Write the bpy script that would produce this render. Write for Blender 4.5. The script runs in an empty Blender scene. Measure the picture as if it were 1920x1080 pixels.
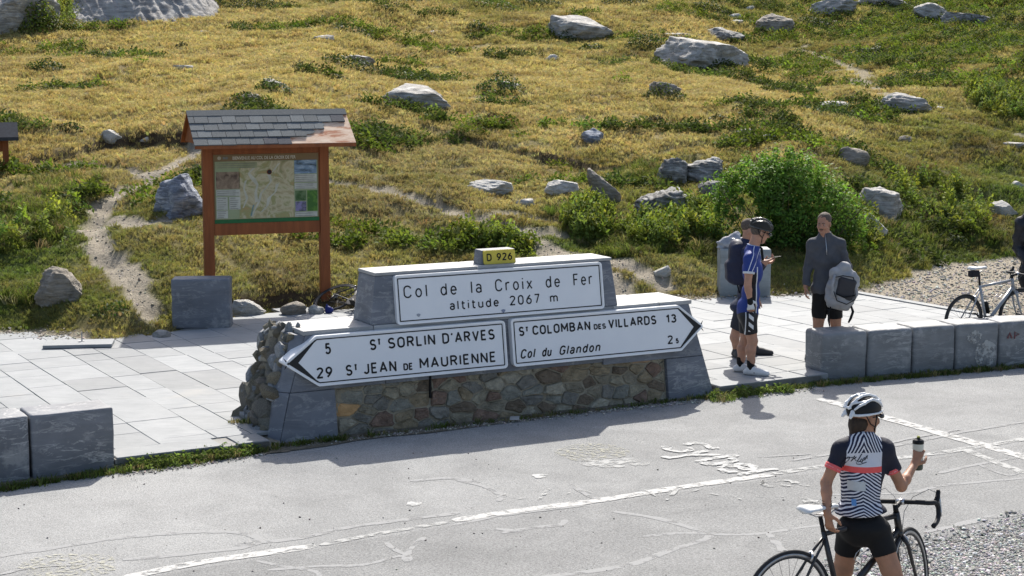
import bpy, bmesh, math, random
import numpy as np
from mathutils import Vector, Matrix, Euler

# ------------------------------------------------------------------ camera, light, exposure
SC = bpy.context.scene
COL = SC.collection
FOC = 3200.0
PITCH = math.atan(448 / FOC)
CAMH = 3.7
cam_d = bpy.data.cameras.new('camera')
cam_d.sensor_width = 36.0
cam_d.lens = 36.0 * FOC / 1920.0
cam_d.clip_start = 0.1
cam_d.clip_end = 2000
cam = bpy.data.objects.new('camera', cam_d)
cam.location = (0, 0, CAMH)
cam.rotation_euler = (math.pi / 2 - PITCH, 0, 0)
COL.objects.link(cam)
SC.camera = cam

SUN_EL = math.radians(43.5)
SUN_AZ = math.atan2(0.12, 1.0)           # clockwise from +Y
world = bpy.data.worlds.new('World')
SC.world = world
world.use_nodes = True
wn = world.node_tree.nodes
wl = world.node_tree.links
sky = wn.new('ShaderNodeTexSky')
sky.sky_type = 'NISHITA'
sky.sun_disc = False
sky.sun_elevation = SUN_EL
sky.sun_rotation = SUN_AZ
sky.altitude = 0
sky.dust_density = 3.0
wl.new(sky.outputs[0], wn['Background'].inputs[0])
wn['Background'].inputs[1].default_value = 0.122
sd = bpy.data.lights.new('sun', 'SUN')
sd.energy = 4.6
sd.angle = math.radians(0.53)
sd.color = (1.0, 0.955, 0.88)
sun = bpy.data.objects.new('sun', sd)
sdir = Vector((math.sin(SUN_AZ) * math.cos(SUN_EL), math.cos(SUN_AZ) * math.cos(SUN_EL), math.sin(SUN_EL)))
sun.rotation_euler = sdir.to_track_quat('Z', 'Y').to_euler()
sun.location = (0, 10, 20)
COL.objects.link(sun)
SC.view_settings.view_transform = 'Standard'
SC.view_settings.look = 'None'
SC.view_settings.exposure = 0.75
SC.view_settings.gamma = 1.0
SC.view_settings.use_curve_mapping = False
SC.render.engine = 'CYCLES'
SC.cycles.max_bounces = 6
SC.cycles.diffuse_bounces = 3
SC.cycles.transmission_bounces = 4
SC.cycles.transparent_max_bounces = 8

# ------------------------------------------------------------------ geometry helpers
cP, sP = math.cos(PITCH), math.sin(PITCH)

def ray(u, v):
    a = (u - 960) / FOC
    b = (v - 540) / FOC
    return np.array([a, cP - b * sP, -sP - b * cP])

def G(u, v, z=0.0):
    d = ray(u, v)
    t = (z - CAMH) / d[2]
    return np.array([d[0] * t, d[1] * t, z])

def atY(u, v, Y):
    d = ray(u, v)
    t = Y / d[1]
    return np.array([d[0] * t, Y, CAMH + d[2] * t])

_rs = np.random.RandomState(7)
_lat = _rs.rand(256, 256)

def vnoise(x, y):
    x = np.asarray(x, float)
    y = np.asarray(y, float)
    xi = np.floor(x).astype(int)
    yi = np.floor(y).astype(int)
    fx = x - xi
    fy = y - yi
    fx = fx * fx * (3 - 2 * fx)
    fy = fy * fy * (3 - 2 * fy)
    a = _lat[xi & 255, yi & 255]
    b = _lat[(xi + 1) & 255, yi & 255]
    c = _lat[xi & 255, (yi + 1) & 255]
    d = _lat[(xi + 1) & 255, (yi + 1) & 255]
    return (a * (1 - fx) + b * fx) * (1 - fy) + (c * (1 - fx) + d * fx) * fy

def fbm(x, y, o=4):
    r = 0
    amp = 0.5
    s = 0
    for i in range(o):
        r = r + amp * vnoise(x * 2 ** i + 17.3 * i, y * 2 ** i + 5.1 * i)
        s += amp
        amp *= 0.5
    return r / s

def n3(p, f, seed=0):
    """cheap 3-D value noise, -1..1"""
    q = p * f + seed * 3.7
    i = np.floor(q).astype(int)
    w = q - i
    w = w * w * (3 - 2 * w)
    def h(a, b, c):
        n = (a * 73856093) ^ (b * 19349663) ^ (c * 83492791) ^ (seed * 2654435)
        n = (n ^ (n >> 13)) * 1274126177
        return ((n ^ (n >> 16)) & 65535) / 32767.5 - 1
    r = 0
    for dx in (0, 1):
        for dy in (0, 1):
            for dz in (0, 1):
                ww = (w[..., 0] if dx else 1 - w[..., 0]) * (w[..., 1] if dy else 1 - w[..., 1]) * (w[..., 2] if dz else 1 - w[..., 2])
                r = r + ww * h(i[..., 0] + dx, i[..., 1] + dy, i[..., 2] + dz)
    return r

def tag(o, label=None, cat=None, group=None, kind=None):
    if label: o['label'] = label
    if cat: o['category'] = cat
    if group: o['group'] = group
    if kind: o['kind'] = kind
    return o

def empty(name, loc=(0, 0, 0), rz=0.0):
    o = bpy.data.objects.new(name, None)
    o.empty_display_size = 0.1
    o.location = loc
    o.rotation_euler = (0, 0, rz)
    COL.objects.link(o)
    return o

def mk(name, verts, faces, mat=None, parent=None, smooth=False, kind=None):
    me = bpy.data.meshes.new(name)
    me.from_pydata([tuple(map(float, v)) for v in verts], [], [tuple(int(i) for i in f) for f in faces])
    if smooth:
        me.polygons.foreach_set('use_smooth', [True] * len(me.polygons))
    me.update()
    return ob(name, me, mat, parent, kind)

def ob(name, me, mat=None, parent=None, kind=None):
    if mat:
        if isinstance(mat, (list, tuple)):
            if not me.materials:
                for m in mat: me.materials.append(m)
        elif not me.materials:
            me.materials.append(mat)
    o = bpy.data.objects.new(name, me)
    COL.objects.link(o)
    if parent: o.parent = parent
    if kind: o['kind'] = kind
    return o

class MB:
    """collects pieces of ONE part"""
    def __init__(s):
        s.v = []
        s.f = []
    def add(s, v, f):
        n = len(s.v)
        s.v += [tuple(p) for p in v]
        s.f += [tuple(i + n for i in q) for q in f]
        return s
    def box(s, x0, x1, y0, y1, z0, z1, M=None):
        v = [(x, y, z) for z in (z0, z1) for y in (y0, y1) for x in (x0, x1)]
        if M is not None: v = [tuple(M @ Vector(p)) for p in v]
        return s.add(v, [(0, 2, 3, 1), (4, 5, 7, 6), (0, 1, 5, 4), (2, 6, 7, 3), (0, 4, 6, 2), (1, 3, 7, 5)])
    def tube(s, pts, r, seg=8, closed=False, cap=True):
        pts = [Vector(p) for p in pts]
        n = len(pts)
        rs = r if isinstance(r, (list, tuple)) else [r] * n
        up = None
        base = len(s.v)
        for i, p in enumerate(pts):
            if closed:
                t = (pts[(i + 1) % n] - pts[i - 1]).normalized()
            else:
                t = (pts[min(i + 1, n - 1)] - pts[max(i - 1, 0)]).normalized()
            if up is None:
                up = Vector((0, 0, 1)) if abs(t.z) < 0.9 else Vector((1, 0, 0))
            a = (up - t * up.dot(t)).normalized()
            up = a
            b = t.cross(a)
            for k in range(seg):
                an = 2 * math.pi * k / seg
                s.v.append(tuple(p + (a * math.cos(an) + b * math.sin(an)) * rs[i]))
        m = n if closed else n - 1
        for i in range(m):
            for k in range(seg):
                a0 = base + i * seg + k
                a1 = base + i * seg + (k + 1) % seg
                b0 = base + ((i + 1) % n) * seg + k
                b1 = base + ((i + 1) % n) * seg + (k + 1) % seg
                s.f.append((a0, a1, b1, b0))
        if cap and not closed:
            s.f.append(tuple(base + k for k in reversed(range(seg))))
            s.f.append(tuple(base + (n - 1) * seg + k for k in range(seg)))
        return s
    def lathe(s, prof, c=(0, 0, 0), seg=20, axis='z'):
        base = len(s.v)
        for (r, z) in prof:
            for k in range(seg):
                an = 2 * math.pi * k / seg
                a, b = r * math.cos(an), r * math.sin(an)
                p = (a, b, z) if axis == 'z' else ((a, z, b) if axis == 'y' else (z, a, b))
                s.v.append((p[0] + c[0], p[1] + c[1], p[2] + c[2]))
        for i in range(len(prof) - 1):
            for k in range(seg):
                s.f.append((base + i * seg + k, base + i * seg + (k + 1) % seg, base + (i + 1) * seg + (k + 1) % seg, base + (i + 1) * seg + k))
        s.f.append(tuple(base + k for k in reversed(range(seg))))
        s.f.append(tuple(base + (len(prof) - 1) * seg + k for k in range(seg)))
        return s
    def xf(s, M):
        s.v = [tuple(M @ Vector(p)) for p in s.v]
        return s
    def build(s, name, mat, parent=None, smooth=False, kind=None, bevel=0, seg=2):
        o = mk(name, s.v, s.f, mat, parent, smooth, kind)
        if bevel: bevel_ob(o, bevel, seg)
        return o

def bevel_ob(o, w, seg=2):
    bm = bmesh.new()
    bm.from_mesh(o.data)
    bmesh.ops.recalc_face_normals(bm, faces=bm.faces)
    es = [e for e in bm.edges if len(e.link_faces) == 2 and e.calc_face_angle(0) > 0.5]
    bmesh.ops.bevel(bm, geom=es, offset=w, segments=seg, affect='EDGES', profile=0.6)
    bm.to_mesh(o.data)
    bm.free()

# ------------------------------------------------------------------ materials
class S:
    """tiny expression wrapper round Math nodes"""
    def __init__(s, nt, sock): s.nt = nt; s.k = sock
    def _op(s, op, *a):
        n = s.nt.nodes.new('ShaderNodeMath')
        n.operation = op
        for i, x in enumerate((s,) + a):
            if isinstance(x, S): s.nt.links.new(x.k, n.inputs[i])
            else: n.inputs[i].default_value = x
        return S(s.nt, n.outputs[0])
    def __add__(s, o): return s._op('ADD', o)
    __radd__ = __add__
    def __sub__(s, o): return s._op('SUBTRACT', o)
    def __rsub__(s, o): return s._op('MULTIPLY', -1.0)._op('ADD', o)
    def __mul__(s, o): return s._op('MULTIPLY', o)
    __rmul__ = __mul__
    def gt(s, o): return s._op('GREATER_THAN', o)
    def lt(s, o): return s._op('LESS_THAN', o)
    def abs(s): return s._op('ABSOLUTE')
    def sin(s): return s._op('SINE')
    def max(s, o): return s._op('MAXIMUM', o)
    def min(s, o): return s._op('MINIMUM', o)
    def clamp(s): return s.max(0.0).min(1.0)

class MT:
    def __init__(s, name, rough=0.8, spec=0.3):
        s.m = bpy.data.materials.new(name)
        s.m.use_nodes = True
        s.nt = s.m.node_tree
        s.b = s.nt.nodes['Principled BSDF']
        s.b.inputs['Roughness'].default_value = rough
        s.b.inputs['Specular IOR Level'].default_value = spec
        s.out = s.nt.nodes['Material Output']
    def coord(s, scale=(1, 1, 1), rot=(0, 0, 0), kind='Object'):
        t = s.nt.nodes.new('ShaderNodeTexCoord')
        mp = s.nt.nodes.new('ShaderNodeMapping')
        mp.inputs['Scale'].default_value = scale
        mp.inputs['Rotation'].default_value = rot
        s.nt.links.new(t.outputs[kind], mp.inputs[0])
        return mp.outputs[0]
    def geo(s, scale=(1, 1, 1), rot=(0, 0, 0)):
        t = s.nt.nodes.new('ShaderNodeNewGeometry')
        mp = s.nt.nodes.new('ShaderNodeMapping')
        mp.inputs['Scale'].default_value = scale
        mp.inputs['Rotation'].default_value = rot
        s.nt.links.new(t.outputs['Position'], mp.inputs[0])
        return mp.outputs[0]
    def noise(s, vec, scale, detail=4, rough=0.6, dist=0.0):
        n = s.nt.nodes.new('ShaderNodeTexNoise')
        n.inputs['Scale'].default_value = scale
        n.inputs['Detail'].default_value = detail
        n.inputs['Roughness'].default_value = rough
        n.inputs['Distortion'].default_value = dist
        s.nt.links.new(vec, n.inputs['Vector'])
        return S(s.nt, n.outputs[0])
    def voro(s, vec, scale, feat='F1', rnd=1.0):
        n = s.nt.nodes.new('ShaderNodeTexVoronoi')
        n.feature = feat
        n.inputs['Scale'].default_value = scale
        n.inputs['Randomness'].default_value = rnd
        s.nt.links.new(vec, n.inputs['Vector'])
        return n
    def ramp(s, fac, stops):
        r = s.nt.nodes.new('ShaderNodeValToRGB')
        e = r.color_ramp.elements
        while len(e) < len(stops): e.new(0.5)
        for i, (p, c) in enumerate(stops):
            e[i].position = p
            e[i].color = (c[0], c[1], c[2], 1) if not isinstance(c, (int, float)) else (c, c, c, 1)
        s.nt.links.new(fac.k if isinstance(fac, S) else fac, r.inputs[0])
        return r.outputs[0]
    def mix(s, fac, a, b, mode='MIX'):
        n = s.nt.nodes.new('ShaderNodeMix')
        n.data_type = 'RGBA'
        n.blend_type = mode
        for sock, x in ((n.inputs[0], fac), (n.inputs[6], a), (n.inputs[7], b)):
            if isinstance(x, S): s.nt.links.new(x.k, sock)
            elif hasattr(x, 'is_linked'): s.nt.links.new(x, sock)
            elif isinstance(x, (int, float)): sock.default_value = x if sock == n.inputs[0] else (x, x, x, 1)
            else: sock.default_value = (x[0], x[1], x[2], 1)
        return n.outputs[2]
    def sep(s, vec):
        n = s.nt.nodes.new('ShaderNodeSeparateXYZ')
        s.nt.links.new(vec, n.inputs[0])
        return [S(s.nt, o) for o in n.outputs]
    def color(s, c):
        if hasattr(c, 'is_linked'): s.nt.links.new(c, s.b.inputs['Base Color'])
        else: s.b.inputs['Base Color'].default_value = (c[0], c[1], c[2], 1)
        return s
    def bump(s, h, strength=0.3, dist=0.01):
        n = s.nt.nodes.new('ShaderNodeBump')
        n.inputs['Strength'].default_value = strength
        n.inputs['Distance'].default_value = dist
        s.nt.links.new(h.k if isinstance(h, S) else h, n.inputs['Height'])
        s.nt.links.new(n.outputs[0], s.b.inputs['Normal'])
        return s
    def rndcol(s):
        n = s.nt.nodes.new('ShaderNodeObjectInfo')
        return S(s.nt, n.outputs['Random'])

def simple(name, c1, c2=None, scale=8, rough=0.8, bump=0.2, bs=None, dist=0.006, spec=0.3, detail=5, stretch=(1, 1, 1), metal=0.0, vary=0.0):
    m = MT(name, rough, spec)
    c2 = c2 or tuple(x * 0.7 for x in c1)
    vec = m.coord(stretch)
    f = m.noise(vec, scale, detail, 0.62)
    c = m.ramp(f, [(0.3, c2), (0.7, c1)])
    if vary:
        r = m.rndcol()
        c = m.mix(r * vary, c, (0.02, 0.02, 0.02))
    m.color(c)
    if bump: m.bump(m.noise(vec, bs or scale * 5, 4), bump, dist)
    m.b.inputs['Metallic'].default_value = metal
    return m.m

def instanced_mat(name, trans=0.45, rough=0.7):
    """leaf / grass colour comes from the instance (or vertex) attribute 'col'"""
    m = MT(name, rough, 0.25)
    return m

# ------------------------------------------------------------------ terrain
_Y0 = sorted([G(u, v, 0.1)[:2].tolist() for u, v in [(-60, 622), (30, 622), (100, 628), (200, 640), (320, 622), (440, 592), (560, 583), (700, 577), (900, 570), (1150, 562), (1400, 556), (1620, 545), (1700, 520), (1780, 495), (1920, 482), (2050, 470)]])
_Y0x = np.array([p[0] for p in _Y0])
_Y0y = np.array([p[1] for p in _Y0])
_GT = np.array([-50, 0, .3, .8, 1.2, 2.5, 5, 9, 16, 25, 35, 45, 60, 90, 200, 420])
_GH = np.array([0, 0, .06, .26, .36, .62, 1.12, 1.75, 2.65, 3.85, 5.5, 8, 12.5, 24, 70, 150])
FA = math.radians(29.5)
FP = np.array([-3.523, 14.80])

def front_s(x, y):
    """signed distance behind the road edge line of the square"""
    return -(x - FP[0]) * math.sin(FA) + (y - FP[1]) * math.cos(FA)

def seg_dist(x, y, P):
    x = np.asarray(x, float)
    d = np.full(x.shape, 1e9)
    sd_ = np.zeros(x.shape)
    for (a, b) in zip(P[:-1], P[1:]):
        ax, ay = a[0], a[1]
        bx, by = b[0] - ax, b[1] - ay
        L = bx * bx + by * by
        t = np.clip(((x - ax) * bx + (y - ay) * by) / L, 0, 1)
        dx, dy = x - ax - t * bx, y - ay - t * by
        q = np.hypot(dx, dy)
        sgn = np.sign(bx * dy - by * dx)
        m = q < d
        d = np.where(m, q, d)
        sd_ = np.where(m, sgn * q, sd_)
    return d, sd_

SCARPS = []      # filled below: polylines with a small drop on the near side

def height0(x, y):
    x = np.asarray(x, float)
    y = np.asarray(y, float)
    y0 = np.interp(x, _Y0x, _Y0y) + 0.25 * (vnoise(x * 1.7, x * 0 + 3.3) - 0.5)
    t = y - y0
    h = 0.085 + np.interp(t, _GT, _GH)
    a = np.clip(t / 3.0, 0, 1)
    h = h + a * (fbm(x * 0.13 + 3, y * 0.13, 3) - 0.5) * 1.0 * np.clip(t / 12, 0.15, 1)
    h = h + a * (fbm(x * 0.55, y * 0.55 + 9, 3) - 0.5) * 0.40
    h = h + np.clip(t / .8, 0, 1) * (fbm(x * 2.3, y * 2.3 + 2, 3) - 0.5) * (0.11 + 0.09 * np.clip(1.6 - t / 8, 0, 1))
    # right hand gully side climbs to the right
    h = h + a * np.clip((x - 4) / 12, 0, 1.2) * np.clip(t / 10, 0, 1) * 0.9
    f = front_s(x, y)
    return np.where(f < 0.4, -0.06, h)

def hit(u, v, hf=None):
    hf = hf or height0
    d = ray(u, v)
    Y = np.arange(12, 300, 0.05)
    X = d[0] / d[1] * Y
    Z = CAMH + d[2] / d[1] * Y
    h = hf(X, Y)
    k = np.nonzero((Z - h) <= 0)[0]
    k = k[0] if len(k) else len(Y) - 1
    return np.array([X[k], Y[k], h[k]])

def hline(pts):
    return [hit(u, v)[:2].tolist() for u, v in pts]

SCARPS = [
    (hline([(-30, 305), (60, 292), (130, 278), (200, 262), (260, 256), (335, 252)]), 0.20),
    (hline([(905, 262), (960, 272), (1010, 284), (1060, 294), (1090, 304)]), 0.20),
    (hline([(415, 560), (470, 556), (540, 552), (620, 560)]), 0.16),
    (hline([(180, 372), (240, 372), (300, 380)]), 0.08),
]
PATHS = [
    (hline([(370, 262), (330, 300), (290, 330), (240, 355), (190, 385), (172, 425), (200, 470), (240, 510), (268, 555), (275, 580)]), 0.22),
    (hline([(290, 330), (220, 310), (130, 295)]), 0.20),
    (hline([(330, 400), (270, 410), (200, 400)]), 0.22),
    (hline([(610, 332), (680, 346), (750, 362), (820, 385), (880, 402), (940, 420), (1010, 430), (1060, 440)]), 0.16),
    (hline([(880, 402), (990, 404), (1040, 410)]), 0.13),
    (hline([(930, 422), (1000, 445), (1060, 465), (1120, 485), (1200, 508), (1250, 530)]), 0.19),
    (hline([(1020, 470), (1130, 500), (1180, 560)]), 0.22),
    (hline([(1500, 85), (1560, 110), (1610, 140), (1650, 168), (1690, 182)]), 0.55),
    (hline([(1410, 40), (1380, 30), (1340, 20)]), 0.4),
    (hline([(1800, 225), (1860, 240), (1930, 255)]), 0.32),
]
GREYS = [(hit(700, 300), 5.0, 2.2), (hit(900, 300), 3.0, 1.6), (hit(290, 300), 2.0, 1.2), (hit(1700, 300), 3.0, 2.0), (hit(1600, 350), 2.0, 1.5)]

def height(x, y):
    h = height0(x, y)
    for P, dh in SCARPS:
        d, s = seg_dist(x, y, P)
        # just in front of the turf edge the ground falls away, then recovers
        w = 1.5
        s2 = s
        near = (s2 < 0)
        drop = np.where(near, np.exp(-d / w), np.exp(-d / 0.05) * 0.9) * dh * np.clip(1 - 0 * d, 0, 1)
        h = h - drop
    for P, w in PATHS:
        d, s = seg_dist(x, y, P)
        h = h - 0.06 * np.exp(-(d / (w * 1.1)) ** 2)
    return h

def path_mask(x, y):
    m = np.zeros(np.shape(x))
    wob = (fbm(np.asarray(x) * 3, np.asarray(y) * 3, 3) - 0.5)
    for i, (P, w) in enumerate(PATHS):
        d, s = seg_dist(x, y, P)
        k = 1.25 if i < 7 else 0.8
        m = np.maximum(m, np.clip((w * k * (1 + (1.3 if i < 7 else 3.0) * wob) - d) / (0.14 if i < 7 else .5), 0, 1 if i < 7 else .55))
    y0 = np.interp(x, _Y0x, _Y0y)
    t = np.asarray(y) - y0
    m = np.maximum(m, np.clip((0.12 + 0.9 * wob - t) / 0.2, 0, 1))
    return m

STRAW = np.array((0.308, 0.244, 0.096))
STRAWL = np.array((0.360, 0.300, 0.148))
OLIVE = np.array((0.175, 0.165, 0.052))
GREEN = np.array((0.088, 0.120, 0.028))
DKGREEN = np.array((0.045, 0.062, 0.014))
BROWN = np.array((0.11, 0.075, 0.035))
THATCH = np.array((0.225, 0.19, 0.095))
SOIL = np.array((0.085, 0.058, 0.036))
SAND = np.array((0.36, 0.315, 0.245))

def _ell(x, y, u, v, ru, rv):
    c = hit(u, v)
    up = hit(u, v - rv)
    dn = hit(u, min(v + rv, 640))
    ry = max(0.5 * abs(up[1] - dn[1]), 0.15)
    rx = ru * c[1] / FOC
    return np.exp(-(((x - c[0]) / rx) ** 2 + ((y - c[1]) / ry) ** 2))

def ground_col(x, y):
    x = np.asarray(x, float)
    y = np.asarray(y, float)
    n1 = fbm(x * 0.35, y * 0.35 + 40, 4)
    n2 = fbm(x * 1.6 + 9, y * 1.6, 4)
    n4 = fbm(x * 5 + 9, y * 5, 2)
    y0 = np.interp(x, _Y0x, _Y0y)
    t = y - y0
    # how green: near bank green, open slope straw, far right green again
    g = 0.62 * np.exp(-np.clip(t - 2.5, 0, 99) / 4.0)
    r = x / np.maximum(y, 1)
    g = g + 0.55 * np.clip((r - 0.10) / 0.16, 0, 1) * np.clip((t - 8) / 9, 0, 1)
    g = g + 0.35 * np.clip((t - 26) / 10, 0, 1) * np.clip((r + 0.15) / 0.1, 0, 1)
    g = g + 0.32 * np.clip((r - .02) / .2, 0, 1) * np.clip(1 - np.abs(t - 6) / 6, 0, 1)
    g = g + (n1 - 0.5) * 0.95 + (n2 - 0.5) * 0.85
    g = g + 0.5 * _ell(x, y, 60, 400, 190, 90) + 0.55 * _ell(x, y, 930, 455, 200, 26) + 0.35 * _ell(x, y, 1720, 420, 250, 80)
    g = g - 0.5 * _ell(x, y, 250, 180, 500, 110) - 0.45 * _ell(x, y, 1500, 180, 200, 30) - 0.3 * _ell(x, y, 1200, 260, 200, 40)
    g = np.clip(g, 0, 1)[..., None]
    sl = np.clip((n4 - 0.3) * 2, 0, 1)[..., None]
    straw = STRAW * (1 - sl) + STRAWL * sl
    c = np.where(g < 0.5, straw * (1 - g * 2) + OLIVE * g * 2, OLIVE * (2 - 2 * g) + GREEN * (2 * g - 1))
    # brownish rough patches and grey thatch
    bz = np.clip((fbm(x * 0.9 + 70, y * 0.9, 4) - 0.56) * 7, 0, 1)[..., None] * (0.35 + 0.3 * g)
    c = c * (1 - bz) + BROWN * 1.25 * bz
    th = 0.85 * _ell(x, y, 780, 300, 200, 45) + 0.6 * _ell(x, y, 720, 390, 160, 50) + 0.5 * _ell(x, y, 450, 480, 200, 50) + 0.5 * _ell(x, y, 1300, 510, 200, 30) + 0.6 * _ell(x, y, 330, 300, 220, 26) + 0.5 * _ell(x, y, 600, 400, 330, 40) + 0.5 * _ell(x, y, 1620, 350, 160, 40)
    th = np.clip(th, 0, 0.8)[..., None]
    c = c * (1 - th) + THATCH * th
    return c

def make_terrain():
    ss = np.concatenate([np.linspace(-1.5, -0.42, 26)[:-1], np.linspace(-0.42, 0.42, 330), np.linspace(0.42, 1.5, 26)[1:]])
    yy = [12.0]
    while yy[-1] < 420:
        q = yy[-1]
        st = 0.12 if 19 < q < 34 else (0.17 if q < 60 else 0.17 * (q / 60) ** 3)
        if q < 19: st = 0.5
        yy.append(q + st)
    yy = np.array(yy)
    Sg, Yg = np.meshgrid(ss, yy, indexing='ij')
    Xg = Sg * Yg
    Z = height(Xg, Yg)
    nx, ny = Xg.shape
    me = bpy.data.meshes.new('hillside')
    co = np.stack([Xg, Yg, Z], -1).reshape(-1, 3)
    idx = np.arange(nx * ny).reshape(nx, ny)
    q = np.stack([idx[:-1, :-1], idx[1:, :-1], idx[1:, 1:], idx[:-1, 1:]], -1).reshape(-1, 4)
    me.vertices.add(len(co))
    me.vertices.foreach_set('co', co.ravel())
    me.loops.add(q.size)
    me.loops.foreach_set('vertex_index', q.ravel().astype(np.int32))
    me.polygons.add(len(q))
    me.polygons.foreach_set('loop_start', (np.arange(len(q)) * 4).astype(np.int32))
    me.polygons.foreach_set('loop_total', np.full(len(q), 4, np.int32))
    me.polygons.foreach_set('use_smooth', np.ones(len(q), bool))
    me.update(calc_edges=True)
    c = ground_col(Xg, Yg) * 0.92
    pm = path_mask(Xg, Yg)[..., None]
    # bare soil where it is steep (small scarps)
    gy = np.gradient(Z, axis=1) / np.gradient(Yg, axis=1)
    so = np.clip((np.abs(gy) - 0.55) * 2.2, 0, 1)[..., None]
    c = c * (1 - so) + SOIL * so
    c = c * (1 - pm) + SAND * pm
    rgba = np.concatenate([c, pm], -1).reshape(-1, 4)
    at = me.color_attributes.new('gcol', 'FLOAT_COLOR', 'POINT')
    at.data.foreach_set('color', rgba.ravel().astype(np.float32))
    m = MT('turf_and_soil', 0.95, 0.1)
    a = m.nt.nodes.new('ShaderNodeAttribute')
    a.attribute_name = 'gcol'
    vec = m.geo()
    sp = m.noise(vec, 22, 4, 0.7)
    c0 = m.mix(m.ramp(sp, [(0.3, 0.55), (0.7, 1.25)]), (0, 0, 0), a.outputs['Color'])
    n = m.nt.nodes.new('ShaderNodeMix')
    c0 = m.mix(1.0, a.outputs['Color'], m.ramp(sp, [(0.25, 0.5), (0.7, 1.0)]), 'MULTIPLY')
    m.color(c0)
    m.bump(m.noise(vec, 30, 5, 0.7), 0.7, 0.05)
    o = ob('hillside', me, m.m)
    o['kind'] = 'structure'
    return o
make_terrain()

# ------------------------------------------------------------------ road and square
def poly_sheet(name, pts, z, mat, kind='structure', parent=None, sub=0):
    o = mk(name, [(p[0], p[1], z) for p in pts], [tuple(range(len(pts)))], mat, parent, kind=kind)
    return o

fd = np.array([math.cos(FA), math.sin(FA)])      # along the road edge
fn = np.array([-math.sin(FA), math.cos(FA)])     # away from the road
RB = G(1541, 714)[:2]                            # corner where the right hand block row starts
RA = math.radians(20.3)
rd = np.array([math.cos(RA), math.sin(RA)])
rn = np.array([-math.sin(RA), math.cos(RA)])

def asphalt(kk=1.0, nm='pale_worn_asphalt', fs=70):
    m = MT(nm, 0.95, 0.12)
    vec = m.geo()
    big = m.noise(vec, 0.22, 4, 0.6, 1.5)
    mid = m.noise(vec, 1.6, 6, 0.7, .6)
    fine = m.noise(vec, fs, 3, 0.75)
    vo = m.voro(vec, 95)
    c = m.ramp(big * 0.5 + mid * 0.5, [(0.36, (0.232, 0.233, 0.229)), (0.62, (0.332, 0.333, 0.327))])
    c = m.mix(1.0, c, m.ramp(fine, [(0.3, 0.70 * kk), (0.5, kk), (0.72, 1.24 * kk)]), 'MULTIPLY')
    c = m.mix(1.0, c, m.ramp(vo.outputs['Distance'], [(0.0, 1.16), (0.35, 1.0), (0.75, 0.74)]), 'MULTIPLY')
    # fine dark cracks on the nearer lane
    wv = m.noise(vec, 1.4, 2, 0.5)
    m.color(c)
    m.bump(fine + S(m.nt, vo.outputs['Distance']), 0.4, 0.010)
    return m.m
M_ASPH = asphalt()
M_ASPH2 = asphalt(.86, 'coarse_darker_asphalt', 48)
far = mk('ground', [(-500, -300, -0.2), (500, -300, -0.2), (500, 20, -0.2), (-500, 20, -0.2)], [(0, 1, 2, 3)], simple('pale_gravelly_soil', (0.26, 0.24, 0.20)), kind='structure')
a0 = FP - fd * 60 + fn * 0.6
a1 = FP + fd * 8.1 + fn * 0.6
a2 = RB + rn * 0.6
a3 = RB + rd * 60 + rn * 0.5
poly_sheet('road', [(-60, -30), (70, -30), a3, a2, a1, a0], 0.0, M_ASPH)

_ln = [G(u, v)[:2] for u, v in [(-300, 1180), (-30, 1135), (230, 1090), (592, 1030), (850, 984), (1115, 947), (1450, 897), (1760, 858), (2100, 806)]]
poly_sheet('road_lane', [tuple(q) for q in _ln] + [tuple(G(2100, 1000)[:2]), tuple(G(2100, 1500)[:2]), tuple(G(-300, 1500)[:2])], 0.0016, M_ASPH2)

def paint_mat(name, c, holes=0.5, scale=14, rough=0.7):
    """worn paint: where it has gone the sheet lets the asphalt show through"""
    m = MT(name, 0.95, 0.05)
    vec = m.geo()
    n = m.noise(vec, scale, 5, 0.62)
    m.color(m.mix(m.noise(vec, 60, 2, 0.7), c, tuple(x * 0.72 for x in c)))
    tr = m.nt.nodes.new('ShaderNodeBsdfTransparent')
    mx = m.nt.nodes.new('ShaderNodeMixShader')
    f = m.ramp(n, [(holes - 0.07, 0.0), (holes + 0.09, 0.9)])
    m.nt.links.new(f, mx.inputs[0])
    m.nt.links.new(tr.outputs[0], mx.inputs[1])
    m.nt.links.new(m.b.outputs[0], mx.inputs[2])
    m.nt.links.new(mx.outputs[0], m.out.inputs[0])
    return m.m
M_LINE = paint_mat('worn_white_line_paint', (0.48, 0.48, 0.465), 0.46, 11)
M_LINE2 = paint_mat('fresh_white_line_paint', (0.56, 0.555, 0.535), 0.42, 11)
M_FADE = paint_mat('faded_chalky_paint', (0.47, 0.47, 0.455), 0.49, 9)
M_CHALK = paint_mat('white_rider_graffiti_paint', (0.54, 0.54, 0.525), 0.43, 12)
M_YEL = paint_mat('faded_yellow_paint', (0.45, 0.44, 0.37), 0.55, 22)
M_SEAL = paint_mat('grey_crack_sealant', (0.36, 0.36, 0.355), 0.40, 7, 0.6)
_zc = [0.004]

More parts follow.
